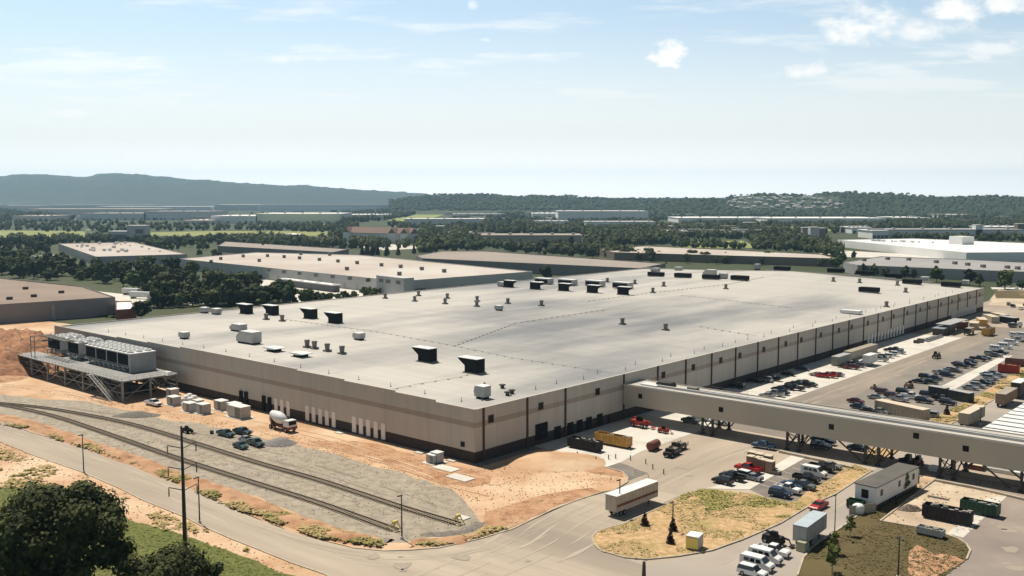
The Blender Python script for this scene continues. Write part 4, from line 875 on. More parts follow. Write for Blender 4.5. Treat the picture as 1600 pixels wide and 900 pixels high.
# ------------------------------------------------------------------ vehicles
PAINT = {}
m_cglass = mat('car_glass', (.012, .015, .018), rough=.05, spec=.7)
m_trim = mat('car_trim', (.02, .02, .02), rough=.6)
def paint(c):
    tab = {'black': (.012, .012, .014), 'white': (.75, .75, .74), 'silver': (.38, .39, .40), 'grey': (.12, .125, .13), 'red': (.38, .02, .02), 'maroon': (.11, .015, .02), 'navy': (.015, .03, .07), 'blue': (.03, .07, .13), 'teal': (.03, .075, .085), 'dark green': (.015, .04, .03), 'brown': (.10, .05, .03)}
    if c not in PAINT:
        PAINT[c] = mat('paint_' + c.replace(' ', '_'), tab[c], rough=.4, spec=.3); b_ = PAINT[c].node_tree.nodes['Principled BSDF']; b_.inputs['Coat Weight'].default_value = .25; b_.inputs['Coat Roughness'].default_value = .06
        if c == 'silver': b_.inputs['Metallic'].default_value = .6
    return PAINT[c]
def xprism(mb, prof, half, half_top, zt, zb, m=0):
    """side profile (x, z) mirrored across y; width narrows from half at zb to half_top at zt"""
    def hw(z): return half + (half_top - half) * min(1, max(0, (z - zb) / (zt - zb)))
    n = len(prof); b = len(mb.v)
    for sg in (-1, 1): mb.v += [(p[0], sg * hw(p[1]), p[1]) for p in prof]
    mb.f.append(tuple(b + i for i in range(n))); mb.m.append(m)
    mb.f.append(tuple(b + n + i for i in reversed(range(n)))); mb.m.append(m)
    for i in range(n): j = (i + 1) % n; mb.f.append((b + j, b + i, b + n + i, b + n + j)); mb.m.append(m)
CAR = {}
def car_meshes(kind, c):
    k = (kind, c)
    if k in CAR: return CAR[k]
    p = paint(c); B = MB(); Gl = MB(); parts = []; WB = 1.4; wr = .35; hw = .92
    if kind == 'sedan':
        xprism(B, [(-2.35, .32), (-2.4, .75), (-2.3, .98), (-1.5, 1.03), (1.05, 1.0), (2.1, .83), (2.38, .62), (2.38, .3)], hw, .84, 1.05, .5)
        B.box(-.95, .25, -.62, .62, 1.442, 1.50, 0, .05, .04); xprism(Gl, [(-1.75, 1.0), (-1.0, 1.44), (.3, 1.44), (1.15, .99)], .84, .64, 1.44, 1.0)
    elif kind == 'suv':
        xprism(B, [(-2.35, .38), (-2.4, 1.1), (1.0, 1.12), (2.15, 1.0), (2.35, .75), (2.35, .38)], .96, .9, 1.1, .6)
        B.box(-2.1, .35, -.72, .72, 1.742, 1.82, 0, .05, .04); xprism(Gl, [(-2.36, 1.09), (-2.15, 1.74), (.4, 1.74), (1.1, 1.1)], .9, .74, 1.74, 1.1); wr = .38
    elif kind == 'pickup':
        xprism(B, [(-2.9, .5), (-2.9, .8), (1.3, .8), (1.35, 1.15), (2.65, 1.08), (2.85, .85), (2.85, .45)], .98, .96, 1.2, .6)
        for y in (-.98, .90): B.box(-2.9, -.75, y, y + .08, .802, 1.2)
        B.box(-2.95, -2.87, -.9, .9, .802, 1.2); B.box(-.78, 1.34, -.96, .96, .802, 1.18)
        B.box(-.55, .75, -.7, .7, 1.802, 1.88, 0, .05, .04); xprism(Gl, [(-.76, 1.17), (-.55, 1.8), (.8, 1.8), (1.4, 1.15)], .92, .74, 1.8, 1.17); WB = 1.75; wr = .42
    elif kind == 'van':
        xprism(B, [(-2.75, .4), (-2.8, 1.9), (-2.6, 2.15), (1.0, 2.15), (1.75, 1.35), (2.6, 1.1), (2.8, .8), (2.8, .4)], 1.0, .88, 2.15, .8)
        for y in (-1.01, .99):
            for a, b in ((-2.0, -1.1), (-.9, -.1), (.2, 1.15)): Gl.hexa([(a, y - .012, 1.3), (b, y - .012, 1.3), (b, y + .032, 1.3), (a, y + .032, 1.3), (a, y * .93 - .012, 1.85), (b - .3 * (b > 1), y * .93 - .012, 1.85), (b - .3 * (b > 1), y * .93 + .032, 1.85), (a, y * .93 + .032, 1.85)])
        Gl.hexa([(1.12, -.82, 2.08), (1.74, -.85, 1.40), (1.74, .85, 1.40), (1.12, .82, 2.08), (1.18, -.82, 2.10), (1.80, -.85, 1.42), (1.80, .85, 1.42), (1.18, .82, 2.10)]); WB = 1.75; wr = .38
    for y in (-1, 1):                                  # mirrors and sill trim
        mx_ = {'sedan': .75, 'suv': .75, 'pickup': 1.1, 'van': 1.35}[kind]; mz_ = {'sedan': 1.02, 'suv': 1.15, 'pickup': 1.25, 'van': 1.4}[kind]; a_, b_ = sorted((y * .93, y * 1.13)); B.box(mx_ - .1, mx_ + .08, a_, b_, mz_, mz_ + .17)
    if kind == 'sedan':
        for y in (-1, 1): a_, b_ = sorted((y * .725, y * .80)); B.box(-.42, -.34, a_, b_, 1.0, 1.35)
    T_ = MB(); fx_ = {'sedan': 2.36, 'suv': 2.34, 'pickup': 2.84, 'van': 2.79}[kind]; T_.box(fx_ - .05, fx_ + .06, -.55, .55, .42, .62 if kind == 'sedan' else .82); T_.box(-fx_ - .12, -fx_ + .03, -.8, .8, .38, .52); parts.append(('bumper', T_.mesh('bumper', m_trim), (0, 0, 0)))
    Wh = MB(); Wh.cyl((0, -.12, 0), wr, .24, 14, 0, 'y'); Wh.cyl((0, -.125, 0), wr * .58, .25, 10, 1, 'y')
    hl = MB(); hl.box(-.06, .03, -.2, .2, -.1, .1); tl_ = MB(); tl_.box(-.03, .04, -.12, .12, -.15, .15)
    fx = {'sedan': 2.36, 'suv': 2.34, 'pickup': 2.85, 'van': 2.78}[kind]; bx = {'sedan': 2.38, 'suv': 2.38, 'pickup': 2.92, 'van': 2.78}[kind]; fz = {'sedan': .62, 'suv': .8, 'pickup': .85, 'van': .9}[kind]
    R = [('body', recalc(B.mesh('car_body', p)), (0, 0, 0)), ('cabin_glass', recalc(Gl.mesh('cabin_glass', m_cglass)), (0, 0, 0))]
    wm = Wh.mesh('wheel', [m_tyre, m_rim])
    for x in (-WB, WB):
        for y in (-hw + .08, hw - .08): R.append(('wheel', wm, (x, y, wr)))
    hm = hl.mesh('headlight', m_lamp); tm = tl_.mesh('taillight', m_tail)
    R += parts
    for y in (-.68, .68): R.append(('headlight', hm, (fx - .02, y, fz))); R.append(('taillight', tm, (-bx, y, fz + .1)))
    CAR[k] = R; return R
SMALL = {'sedan': 'dark small'}
NAME = {'sedan': ('parked_car', 'sedan', 'car'), 'suv': ('parked_suv', 'SUV', 'car'), 'pickup': ('parked_pickup', 'pickup truck', 'pickup'), 'van': ('parked_van', 'van', 'van')}
def car(kind, c, px, py, head, label, group=None, world_p=None):
    """head: degrees against the plant's long axis"""
    p = G(px, py) if world_p is None else world_p
    nm, _, cat = NAME[kind]
    far = p.y > 300
    r = empty(nm, (p.x, p.y, .13), RZ + math.radians(head), label, cat, group); k_ = rnd.uniform(.92, 1.06); r.scale = (k_, rnd.uniform(.96, 1.03), rnd.uniform(.94, 1.08))
    for pn, me, loc in car_meshes(kind, c):
        if far and pn in ('headlight', 'taillight', 'bumper'): continue
        o = bpy.data.objects.new(pn, me); o.parent = r; o.location = loc; col.objects.link(o)
    return r
def row(lst, group, where, jit=4):
    for i, q in enumerate(lst):
        kind, c, x, y = q[:4]; h = q[4] if len(q) > 4 else -90
        car(kind, c, x, y, h + rnd.uniform(-jit, jit), '%s %s, %s %s' % (c, NAME[kind][1], ORD[i], where), group)
# near lot
row([('suv', 'black', 1129, 756, 88), ('pickup', 'black', 1144, 750, 88), ('suv', 'white', 1158, 746, 88), ('sedan', 'silver', 1174, 750, 88), ('pickup', 'red', 1169, 737, 88)], 'cars beside the tan crates', 'of the cluster between weeds and tan crates')
row([('suv', 'navy', 1219, 777), ('pickup', 'white', 1231, 770), ('sedan', 'blue', 1238, 763), ('pickup', 'grey', 1254, 764), ('pickup', 'black', 1260, 753), ('van', 'white', 1272, 745), ('pickup', 'black', 1284, 736), ('sedan', 'silver', 1298, 732)], 'cars along the clay strip', 'from the weeds in the row facing the clay strip')
car('pickup', 'blue', 1193, 701, 95, 'blue grey pickup truck parked in the bridge shadow', 'cars around the bridge')
car('pickup', 'black', 1287, 694, -84, 'black pickup truck parked right under the bridge', 'cars around the bridge'); car('suv', 'black', 1283, 702, -84, 'black SUV beside the pickup under the bridge', 'cars around the bridge')
car('sedan', 'black', 1340, 704, -88, 'low black sedan behind a trestle under the bridge', 'cars around the bridge')
car('sedan', 'white', 1121, 663, -86, 'white sedan just in front of the bridge face', 'cars around the bridge'); car('sedan', 'grey', 1079, 661, -86, 'grey sedan by the bridge column next to the pad', 'cars around the bridge')
car('sedan', 'silver', 1094, 657, -86, 'silver sedan half hidden below the bridge', 'cars around the bridge')
car('sedan', 'red', 1279, 795, 178, 'dark red sedan driving down the lane beside the weeds')
# behind the bridge
row([('sedan', 'maroon', 1337, 630), ('sedan', 'navy', 1341, 639), ('sedan', 'black', 1357, 646), ('sedan', 'silver', 1376, 647), ('sedan', 'silver', 1369, 624), ('suv', 'maroon', 1381, 616), ('suv', 'maroon', 1394, 622), ('suv', 'black', 1412, 616), ('pickup', 'white', 1423, 623), ('suv', 'black', 1450, 620), ('suv', 'black', 1444, 630), ('suv', 'black', 1481, 633), ('pickup', 'black', 1472, 627), ('pickup', 'silver', 1405, 627)], 'cars around the long beige container', 'in the group around the long beige container')
car('suv', 'silver', 1453, 652, 88, 'silver SUV at the end of the long beige container', 'cars around the long beige container')
row([('sedan', 'black', 1437, 599), ('sedan', 'dark green', 1454, 600), ('suv', 'black', 1447, 592), ('sedan', 'navy', 1461, 594), ('pickup', 'silver', 1470, 586), ('suv', 'navy', 1480, 589), ('sedan', 'silver', 1486, 580), ('sedan', 'grey', 1493, 582), ('suv', 'black', 1502, 575), ('pickup', 'black', 1511, 573), ('sedan', 'maroon', 1497, 571), ('suv', 'black', 1517, 569)], 'upper row beside the white walk', 'from the bridge in the row left of the white walk')
row([('pickup', 'black', 1529, 564), ('sedan', 'black', 1538, 562), ('suv', 'silver', 1548, 556), ('sedan', 'grey', 1556, 558), ('van', 'white', 1557, 549), ('pickup', 'black', 1563, 554), ('van', 'white', 1570, 545), ('van', 'white', 1580, 539), ('pickup', 'silver', 1590, 534), ('van', 'white', 1598, 528), ('van', 'white', 1588, 527), ('sedan', 'silver', 1606, 535)], 'upper row past the walk end', 'counting away from the bridge past the end of the white walk')
row([('sedan', 'silver', 1516, 609), ('suv', 'silver', 1528, 606), ('sedan', 'black', 1543, 600), ('pickup', 'black', 1534, 602), ('suv', 'silver', 1548, 594), ('sedan', 'silver', 1543, 588), ('sedan', 'grey', 1552, 586), ('sedan', 'silver', 1560, 590)], 'row against the weedy strip', 'from the bridge in the row against the weedy strip')
# row on the bright apron
row([('sedan', 'silver', 1198, 621, 92), ('pickup', 'silver', 1211, 619, 92), ('sedan', 'black', 1217, 611, 92), ('suv', 'black', 1229, 609, 92), ('sedan', 'black', 1238, 603, 92), ('pickup', 'black', 1249, 604, 92), ('sedan', 'grey', 1256, 601, 92), ('sedan', 'grey', 1266, 604, 92), ('sedan', 'navy', 1222, 617, 92), ('pickup', 'black', 1243, 610, 92)], 'dark cars on the bright concrete', 'from the bridge in the dark group on bright concrete')
row([('sedan', 'silver', 1276, 588, 92), ('sedan', 'red', 1285, 590, 92), ('pickup', 'red', 1294, 590, 92), ('sedan', 'red', 1300, 588, 92), ('sedan', 'silver', 1308, 588, 92)], 'red and silver cars on the bright concrete', 'of the red and silver group on bright concrete')
row([('sedan', 'black', 1319, 575, 92), ('pickup', 'maroon', 1330, 577, 92), ('suv', 'grey', 1342, 574, 92), ('sedan', 'black', 1336, 570, 92), ('pickup', 'grey', 1349, 572, 92), ('pickup', 'silver', 1376, 565, 92), ('suv', 'black', 1375, 561, 92), ('suv', 'white', 1386, 559, 92), ('suv', 'white', 1393, 556, 92), ('sedan', 'black', 1390, 549, 92), ('pickup', 'grey', 1400, 549, 92), ('sedan', 'silver', 1405, 553, 92)], 'cars around the white box truck', 'from the bridge among the cars around the white box truck')
row([('sedan', 'black', 1181, 598, 92), ('suv', 'silver', 1196, 597, 92), ('pickup', 'black', 1208, 595, 92), ('sedan', 'black', 1231, 587, 92), ('sedan', 'navy', 1253, 579, 92), ('suv', 'black', 1152, 607, 92)], 'cars in the shade of the long wall', 'from the bridge in the shade of the long wall')
# gravel yard
row([('pickup', 'teal', 353, 682, -88), ('pickup', 'teal', 379, 679, -80), ('sedan', 'teal', 376, 701, -90), ('pickup', 'teal', 400, 697, -95), ('sedan', 'silver', 385, 691, -88)], 'teal vehicles on the gravel', 'of the cluster beside the gravel pile')
car('pickup', 'white', 240, 634, -85, 'white pickup truck next to the steel platform leg')
# bottom right vans
car('van', 'white', 1183, 889, -88, 'white passenger van closest to the picture edge', 'white vans and pickup by the lawn'); car('van', 'white', 1196, 878, -88, 'white van parked between passenger van and pickup', 'white vans and pickup by the lawn')
car('pickup', 'white', 1208, 867, -88, 'white pickup parked beside the black lift truck', 'white vans and pickup by the lawn'); car('suv', 'white', 1176, 901, -88, 'white vehicle cut off beside the passenger van', 'white vans and pickup by the lawn')
# behind the far end
row([('suv', 'black', 1583, 480, 5), ('sedan', 'white', 1595, 484, 5), ('sedan', 'grey', 1576, 477, 5), ('sedan', 'black', 1602, 478, 5), ('pickup', 'white', 1582, 511, -10), ('sedan', 'silver', 1568, 449, 0), ('suv', 'white', 1577, 449, 0), ('sedan', 'white', 1588, 451, 0), ('sedan', 'grey', 1560, 448, 0)], 'cars beyond the far factory corner', 'of the scattered cars beyond the far factory corner')

# trailers and containers
def wheels(r, xs, ys, rad, z=None, w=.28):
    m0 = MB(); m0.cyl((0, -w / 2, 0), rad, w, 14, 0, 'y'); m0.cyl((0, -w / 2 - .005, 0), rad * .5, w + .01, 10, 1, 'y'); me = m0.mesh('wheel', [m_tyre, m_rim])
    for x in xs:
        for y in ys: link('wheel', me, r, (x, y, rad if z is None else z))
def box_trailer(name, px, py, rz, L_, Wd, H_, z0, mside, mroof, label, cat, group=None, stripe=None, ribs=True, whl=True, p=None, door=True):
    p = G(px, py) if p is None else p
    r = empty(name, (p.x, p.y, .13), rz, label, cat, group)
    mb = MB(); mb.box(-L_ / 2, L_ / 2, -Wd / 2, Wd / 2, z0, H_)
    if ribs:
        n = int(L_ / 1.1)
        for k in range(n):
            x = -L_ / 2 + .3 + k * (L_ - .6) / (n - 1)
            for y in (-1, 1): a, b = sorted((y * (Wd / 2 + .002), y * (Wd / 2 + .05))); mb.box(x - .05, x + .05, a, b, z0 + .1, H_ - .1)
    link('body', mb.mesh('body', mside), r)
    mb = MB(); mb.box(-L_ / 2 - .04, L_ / 2 + .04, -Wd / 2 - .06, Wd / 2 + .06, H_ + .003, H_ + .1); link('roof', mb.mesh('roof', mroof), r)
    if stripe:
        mb = MB()
        for y in (-1, 1): a, b = sorted((y * (Wd / 2 + .055), y * (Wd / 2 + .075))); mb.box(-L_ / 2 + .2, L_ / 2 - .2, a, b, z0 + (H_ - z0) * .3, z0 + (H_ - z0) * .46)
        link('stripe', mb.mesh('stripe', stripe), r)
    if door:
        for y in (-.5, .5): mb = MB(); mb.box(-L_ / 2 - .06, -L_ / 2 - .003, y * Wd / 2 - Wd / 4 + .06, y * Wd / 2 + Wd / 4 - .06, z0 + .1, H_ - .15); link('door', mb.mesh('door', mside), r)
    if whl:
        mb = MB(); mb.box(-L_ / 2 + .3, L_ / 2 - .3, -.5, .5, z0 - .3, z0 - .003)
        link('chassis', mb.mesh('chassis', m_dark_steel), r)
        wheels(r, (-L_ / 2 + 1.6, -L_ / 2 + 2.8), (-Wd / 2 + .25, Wd / 2 - .25), .5)
        for y in (-.8, .8): mb = MB(); mb.box(L_ / 2 - 2.6, L_ / 2 - 2.4, y - .08, y + .08, 0, z0 - .3); link('landing_leg', mb.mesh('landing_leg', m_dark_steel), r)
    return r
m_trailer = mat('trailer_side', (.50, .43, .36), (.43, .37, .31), scale=.5)
a1, a2 = G(963, 811), G(1028, 785); d = a2 - a1; n_ = Vector((-d.y, d.x, 0)).normalized()
if n_.x > 0: n_ = -n_
c = (a1 + a2) / 2 + n_ * 1.3
box_trailer('semi_trailer', 0, 0, math.atan2(d.y, d.x), d.length * 1.0, 2.6, 4.1, 1.1, m_trailer, m_white, 'long dusty white semi trailer parked beside the weedy island', 'trailer', stripe=m_rust, p=c)
box_trailer('semi_trailer', 1265, 846, RZ + .06, 9.5, 2.5, 3.9, 1.2, m_unit, mat('blue_grey_roof', (.42, .49, .53), (.38, .44, .48), scale=.5), 'blue grey box trailer parked against the lawn kerb', 'trailer')
m0 = MB(); m0.box(-.9, .9, -.8, .8, 0, 1.6, 0, .05, .05); o = link('cabinet', m0.mesh('cabinet', mat('sage', (.32, .33, .22))), None, G(1254, 861) + Vector((0, 0, .13)), RZ); tag(o, 'sage green cabinet at the kerb beside the blue grey trailer', 'cabinet')
# office trailer
pa, pb = G(1368, 798), G(1434, 763); pl = G(1334, 790)
d = pb - pa; ang = math.atan2(d.y, d.x); n_ = Vector((-d.y, d.x, 0)).normalized(); n_ = n_ if n_.x < 0 else -n_; wd = 4.2; Lo = d.length
c = (pa + pb) / 2 + n_ * wd / 2
r = empty('site_office', (c.x, c.y, .13), ang, 'white site office trailer with dark grey roof between lane and lawn', 'site office')
mb = MB(); mb.box(-Lo / 2, Lo / 2, -wd / 2, wd / 2, .9, 4.3); link('wall', mb.mesh('wall', m_white), r)
mb = MB(); mb.box(-Lo / 2 - .15, Lo / 2 + .15, -wd / 2 - .15, wd / 2 + .15, 4.303, 4.5); link('roof', mb.mesh('roof', mat('office_roof', (.10, .095, .085), (.13, .12, .11), scale=.3)), r)
mb = MB(); mb.box(-Lo / 2 + .1, Lo / 2 - .1, -wd / 2 + .15, wd / 2 - .15, 0, .897); link('skirt', mb.mesh('skirt', m_dark_steel), r)
for x in (-Lo / 2 + 2, 0.2, Lo / 2 - 3):
    mb = MB(); mb.box(x, x + 1, -wd / 2 - .05, -wd / 2 - .003, 2.3, 3.5); link('window', mb.mesh('window', m_glass), r)
mb = MB(); mb.box(-Lo / 2 - .05, -Lo / 2 - .003, -.6, .8, 1.9, 3.6); link('window', mb.mesh('window', m_glass), r)
wheels(r, (-3, -1.8, -.6), (-wd / 2 + .1,), .4)
def fence(name, pts, h, label, m, cat='fence'):
    P = [G(*p) for p in pts]; r = empty(name, P[0], 0, label, cat); mb = MB(); m2 = MB()
    for a, b in zip(P[:-1], P[1:]):
        a = a - P[0]; b = b - P[0]; n = max(1, int((b - a).length / 2.4)); nn = (b - a).normalized(); nn = Vector((-nn.y, nn.x, 0)) * .03
        mb.hexa([a - nn + Vector((0, 0, .15)), b - nn + Vector((0, 0, .15)), b + nn + Vector((0, 0, .15)), a + nn + Vector((0, 0, .15)), a - nn + Vector((0, 0, h)), b - nn + Vector((0, 0, h)), b + nn + Vector((0, 0, h)), a + nn + Vector((0, 0, h))])
        for k in range(n + 1): c_ = a.lerp(b, k / n); m2.box(c_.x - .06, c_.x + .06, c_.y - .06, c_.y + .06, 0, h + .15)
    link('panels', mb.mesh('panels', m), r); link('posts', m2.mesh('posts', m_steel), r)
fence('site_fence', [(1327, 806), (1368, 801)], 1.9, 'pale screened fence closing the front of the site office', m_beige); fence('site_fence', [(1418, 764), (1436, 748)], 1.9, 'pale screened fence at the back end of the site office', m_beige)
def skip(px, py, rz, L_, Wd, H_, m, label, group=None, fill=None, z0=.35):
    p = G(px, py); r = empty('skip_container', (p.x, p.y, .13), rz, label, 'skip', group); th = .12
    mb = MB(); mb.box(-L_ / 2, L_ / 2, -Wd / 2, Wd / 2, z0, z0 + th); mb.box(-L_ / 2, L_ / 2, -Wd / 2, -Wd / 2 + th, z0 + th + .002, H_); mb.box(-L_ / 2, L_ / 2, Wd / 2 - th, Wd / 2, z0 + th + .002, H_)
    mb.box(-L_ / 2, -L_ / 2 + th, -Wd / 2 + th, Wd / 2 - th, z0 + th + .002, H_); mb.box(L_ / 2 - th, L_ / 2, -Wd / 2 + th, Wd / 2 - th, z0 + th + .002, H_); link('tub', mb.mesh('tub', m), r)
    mb = MB(); n = int(L_ / .8)
    for k in range(n + 1):
        x = -L_ / 2 + .06 + k * (L_ - .12) / n
        for y in (-1, 1): a, b = sorted((y * (Wd / 2 + .003), y * (Wd / 2 + .12))); mb.box(x - .06, x + .06, a, b, z0, H_ - .003)
    link('ribs', mb.mesh('ribs', m), r)
    for y in (-.6, .6): mb = MB(); mb.box(-L_ / 2, L_ / 2, y - .08, y + .08, 0.0, z0 - .003); link('skid', mb.mesh('skid', m_dark_steel), r)
    if fill:
        mb = MB(); rr = random.Random(int(px))
        for k in range(14): x = rr.uniform(-L_ / 2 + .8, L_ / 2 - 1); y = rr.uniform(-Wd / 2 + .4, Wd / 2 - .8); s_ = rr.uniform(.3, .9); mb.box(x, x + s_ * 1.5, y, y + s_, z0 + .3, H_ - rr.uniform(-.15, .5), 0, s_ * .15, s_ * .1)
        link('rubbish', mb.mesh('rubbish', fill), r)
    return r
m_skip_black = mat('skip_black', (.02, .018, .02), (.035, .03, .03), scale=1); m_junk = mat('junk', (.5, .48, .44), (.12, .10, .08), scale=2)
skip(914, 702, RZ - math.pi / 2 + .03, 8.6, 2.4, 2.4, m_skip_black, 'black open skip with pale rubbish on the dock pad', fill=m_junk)
skip(958, 696, RZ - math.pi / 2 + .03, 9.5, 2.2, 2.6, m_orange, 'yellow orange ribbed container on the bright pad', fill=m_junk)
skip(1480, 814, RZ - math.pi / 2 + .02, 8.4, 2.5, 2.5, m_skip_black, 'long black skip with white sheet on the stone yard', fill=m_junk)
skip(1531, 803, RZ - math.pi / 2 - .02, 6.6, 2.4, 2.3, m_green, 'dark green skip full of scrap on the stone yard', fill=m_junk)
skip(1454, 838, RZ - math.pi / 2, 4.4, 1.8, 1.5, m_unit_side, 'small pale skip in front of the long black one', fill=m_junk)
skip(1337, 795, RZ - math.pi / 2, 3.0, 1.8, 1.7, m_green, 'small green skip against the site office end')
skip(1576, 583, RZ - math.pi / 2 + .1, 6.5, 2.5, 2.8, m_red, 'bright red open container at the weedy strip', fill=m_orange); skip(1590, 572, RZ - math.pi / 2 + .1, 8, 2.5, 2.4, m_rust, 'dark red long container behind the bright red one')
skip(1544, 524, RZ, 9, 3, 3.2, m_orange, 'orange brown open container past the grey canopy', fill=m_junk)
p = G(1021, 703); r = empty('rusty_tank', (p.x, p.y, .13), RZ + .1, 'rust red lying tank at the pad edge', 'tank'); mb = MB(); mb.lathe([(-2, .7), (-1.85, 1.05), (1.85, 1.05), (2, .7)], (0, 0, 1.15), (1, 0, 0), 14); link('shell', mb.mesh('shell', m_rust, True), r)
for x in (-1.2, 1.2): mb = MB(); mb.box(x - .15, x + .15, -.8, .8, 0, .5); link('saddle', mb.mesh('saddle', m_dark_steel), r)
p = G(1341, 803); r = empty('water_tank', (p.x, p.y, .13), RZ, 'white water tank inside the screened fence', 'water tank'); mb = MB(); mb.lathe([(0, 1.1), (1.3, 1.1), (1.6, .7), (1.7, .2)], (0, 0, .2), (0, 0, 1), 14); link('shell', mb.mesh('shell', m_white, True), r)
mb = MB(); mb.box(-1, 1, -1, 1, 0, .198); link('pallet', mb.mesh('pallet', m_sleeper), r)
# long beige container and others in the upper lot
a1, a2 = G(1368, 651), G(1441, 664)
def between(name, p, q, Wd, H_, z0, ms, mr_, lab, cat, grp=None, whl=False, side=1, **k):
    p, q = G(*p), G(*q); d = q - p; n_ = Vector((-d.y, d.x, 0)).normalized() * side; c = (p + q) / 2 + n_ * Wd / 2
    return box_trailer(name, 0, 0, math.atan2(d.y, d.x), d.length, Wd, H_, z0, ms, mr_, lab, cat, grp, whl=whl, p=c, **k)
between('site_cabin', (1366, 644), (1441, 661), 3.2, 3.3, .3, m_beige, m_cream_top, 'long beige site cabin with cream roof behind the bridge', 'site cabin')
between('storage_container', (1450, 617), (1476, 621.5), 2.6, 2.6, .1, mat('dark_green_box', (.055, .06, .05)), m_unit, 'dark green container at the walk end, nearer the bridge lot', 'container', 'dark containers at the walk end')
between('storage_container', (1481, 624), (1513, 630.5), 2.6, 2.8, .1, mat('dark_green_box2', (.05, .055, .048)), m_unit, 'dark container with pale top at the weedy strip corner', 'container', 'dark containers at the walk end')
box_trailer('storage_container', 1314, 569, RZ, 11, 2.8, 3.2, .1, mat('sage_box', (.26, .27, .24)), m_unit, 'grey green container with white roof on the bright concrete', 'container', whl=False)
box_trailer('storage_container', 1345, 556, RZ, 26, 3, 3.0, .1, m_beige, m_beige, 'long beige cabin row against the shaded long wall', 'container', whl=False)
box_trailer('box_truck_body', 1359, 571, RZ, 7.5, 2.6, 3.9, 1.0, m_white, m_white, 'white box truck body among the cars on concrete', 'box trailer')
box_trailer('semi_trailer', 1518, 663, RZ - .02, 13.5, 2.6, 3.9, 1.1, m_beige, m_cream_top, 'beige semi trailer with cream roof on the lane behind the bridge', 'trailer')
box_trailer('semi_trailer', 1572, 632, RZ, 13, 2.6, 3.9, 1.1, m_tan, m_beige, 'tan trailer further up the lane', 'trailer'); box_trailer('semi_trailer', 1592, 620, RZ, 9, 2.6, 4.8, .6, m_dark_steel, m_white, 'dark tall trailer at the frame edge up the lane', 'trailer')
for k in range(11):
    p = G(1516 + k * 5.5, 688 - k * 9.6) ; p = G(1512, 693) + D1 * (k * 4.9) ; p2 = p - D2 * 13
    r_ = box_trailer('semi_trailer', 0, 0, RZ - math.pi / 2, 14, 3.7, 3.9, 1.1, m_unit_side, m_white, 'white roofed trailer, %s of the side by side rank behind the bridge' % ORD[k], 'trailer', 'rank of white trailers', p=p2 + D2 * 3, ribs=False)
# far yard: canopy, stacks, trucks
def simple(name, px, py, rz, boxes, label, cat, grp=None, z=.1):
    p = G(px, py); r = empty(name, (p.x, p.y, z), rz, label, cat, grp)
    for pn, bx, m in boxes:
        mb = MB()
        for b in bx: mb.box(*b)
        link(pn, mb.mesh(pn, m), r)
    return r
simple('canopy', 1487, 518, RZ, [('roof', [(-13, 13, -3, 3, 4.2, 4.5)], m_unit), ('post', [(-12, -11.7, -2.5, -2.2, 0, 4.19), (12, 12.3, -2.5, -2.2, 0, 4.19), (0, .3, -2.5, -2.2, 0, 4.19)], m_dark_steel)], 'grey flat canopy beside the far shaded wall', 'canopy')
simple('steel_stack', 1455, 530, RZ, [('beams', [(-10, 10, -2, -1.2, 0, .5), (-9, 11, -.6, .2, 0, .5), (-11, 8, .9, 1.6, 0, .5), (-8, 10, -1.4, -.8, .51, 1)], m_steel)], 'stack of grey steel beams on bright concrete', 'steel stack')
simple('scrap_pile', 1436, 535, RZ, [('scrap', [(-4, -2.5, -1, 1, 0, 1.2), (-1.5, 1, -1.6, .5, 0, .8), (1.5, 4, -.5, 1.4, 0, 1.1), (-.6, 2.6, .7, 1.9, 0, .5)], m_dark_steel)], 'dark scrap pile in front of the steel beams', 'scrap pile')
simple('flat_shed', 1475, 521, RZ, [('roof', [(-9, 9, -2.5, 2.5, 2.8, 3.1)], mat('blue_grey', (.25, .29, .32))), ('wall', [(-8.6, 8.6, -2.2, 2.2, 0, 2.79)], m_dark_steel)], 'low dark shed with blue grey roof', 'shed')
for i, (x, y, L_, c_) in enumerate([(1503, 513, 7, m_rust), (1522, 514, 8, m_beige), (1534, 508, 10, m_orange), (1548, 503, 12, m_beige), (1562, 500, 10, m_beige), (1575, 505, 10, m_black)]):
    simple('storage_box', x, y, RZ + .2 * i, [('box', [(-L_ / 2, L_ / 2, -1.8, 1.8, 0, 3)], c_), ('lid', [(-L_ / 2 - .1, L_ / 2 + .1, -1.9, 1.9, 3.003, 3.1)], m_cream_top if c_ != m_black else m_unit)],
           ['rusty box at the end of the canopy', 'tan box behind the dump truck', 'orange brown box in the far material yard', 'beige long box in the far material yard', 'cream topped box close to the far corner', 'black box with grey lid near the white pickup'][i], 'storage box', 'boxes in the far material yard')
def truck(px, py, rz, mcab, mbody, label, L_=8, H_=2.9, cat='truck', name='dump_truck'):
    p = G(px, py); r = empty(name, (p.x, p.y, .13), rz, label, cat); mb = MB(); mb.box(L_ / 2 - 2.2, L_ / 2, -1.15, 1.15, .8, 2.0); mb.box(L_ / 2 - 2.2, L_ / 2 - .35, -1.1, 1.1, 2.002, 2.9, 0, .15, .1); link('cab', mb.mesh('cab', mcab), r)
    mb = MB(); mb.box(L_ / 2 - .46, L_ / 2 - .3, -.95, .95, 2.05, 2.7); link('windscreen', mb.mesh('windscreen', m_glass), r)
    mb = MB(); mb.box(-L_ / 2, L_ / 2 - 2.3, -1.2, 1.2, 1.1, H_); link('bed', mb.mesh('bed', mbody), r); mb = MB(); mb.box(-L_ / 2, L_ / 2 - .3, -.5, .5, .6, .79); link('chassis', mb.mesh('chassis', m_dark_steel), r)
    wheels(r, (-L_ / 2 + 1, -L_ / 2 + 2.2, L_ / 2 - 1), (-1.05, 1.05), .5); return r
truck(1514, 523, RZ + math.pi, m_dark_steel, m_beige, 'dark dump truck with tan bed in the far yard')
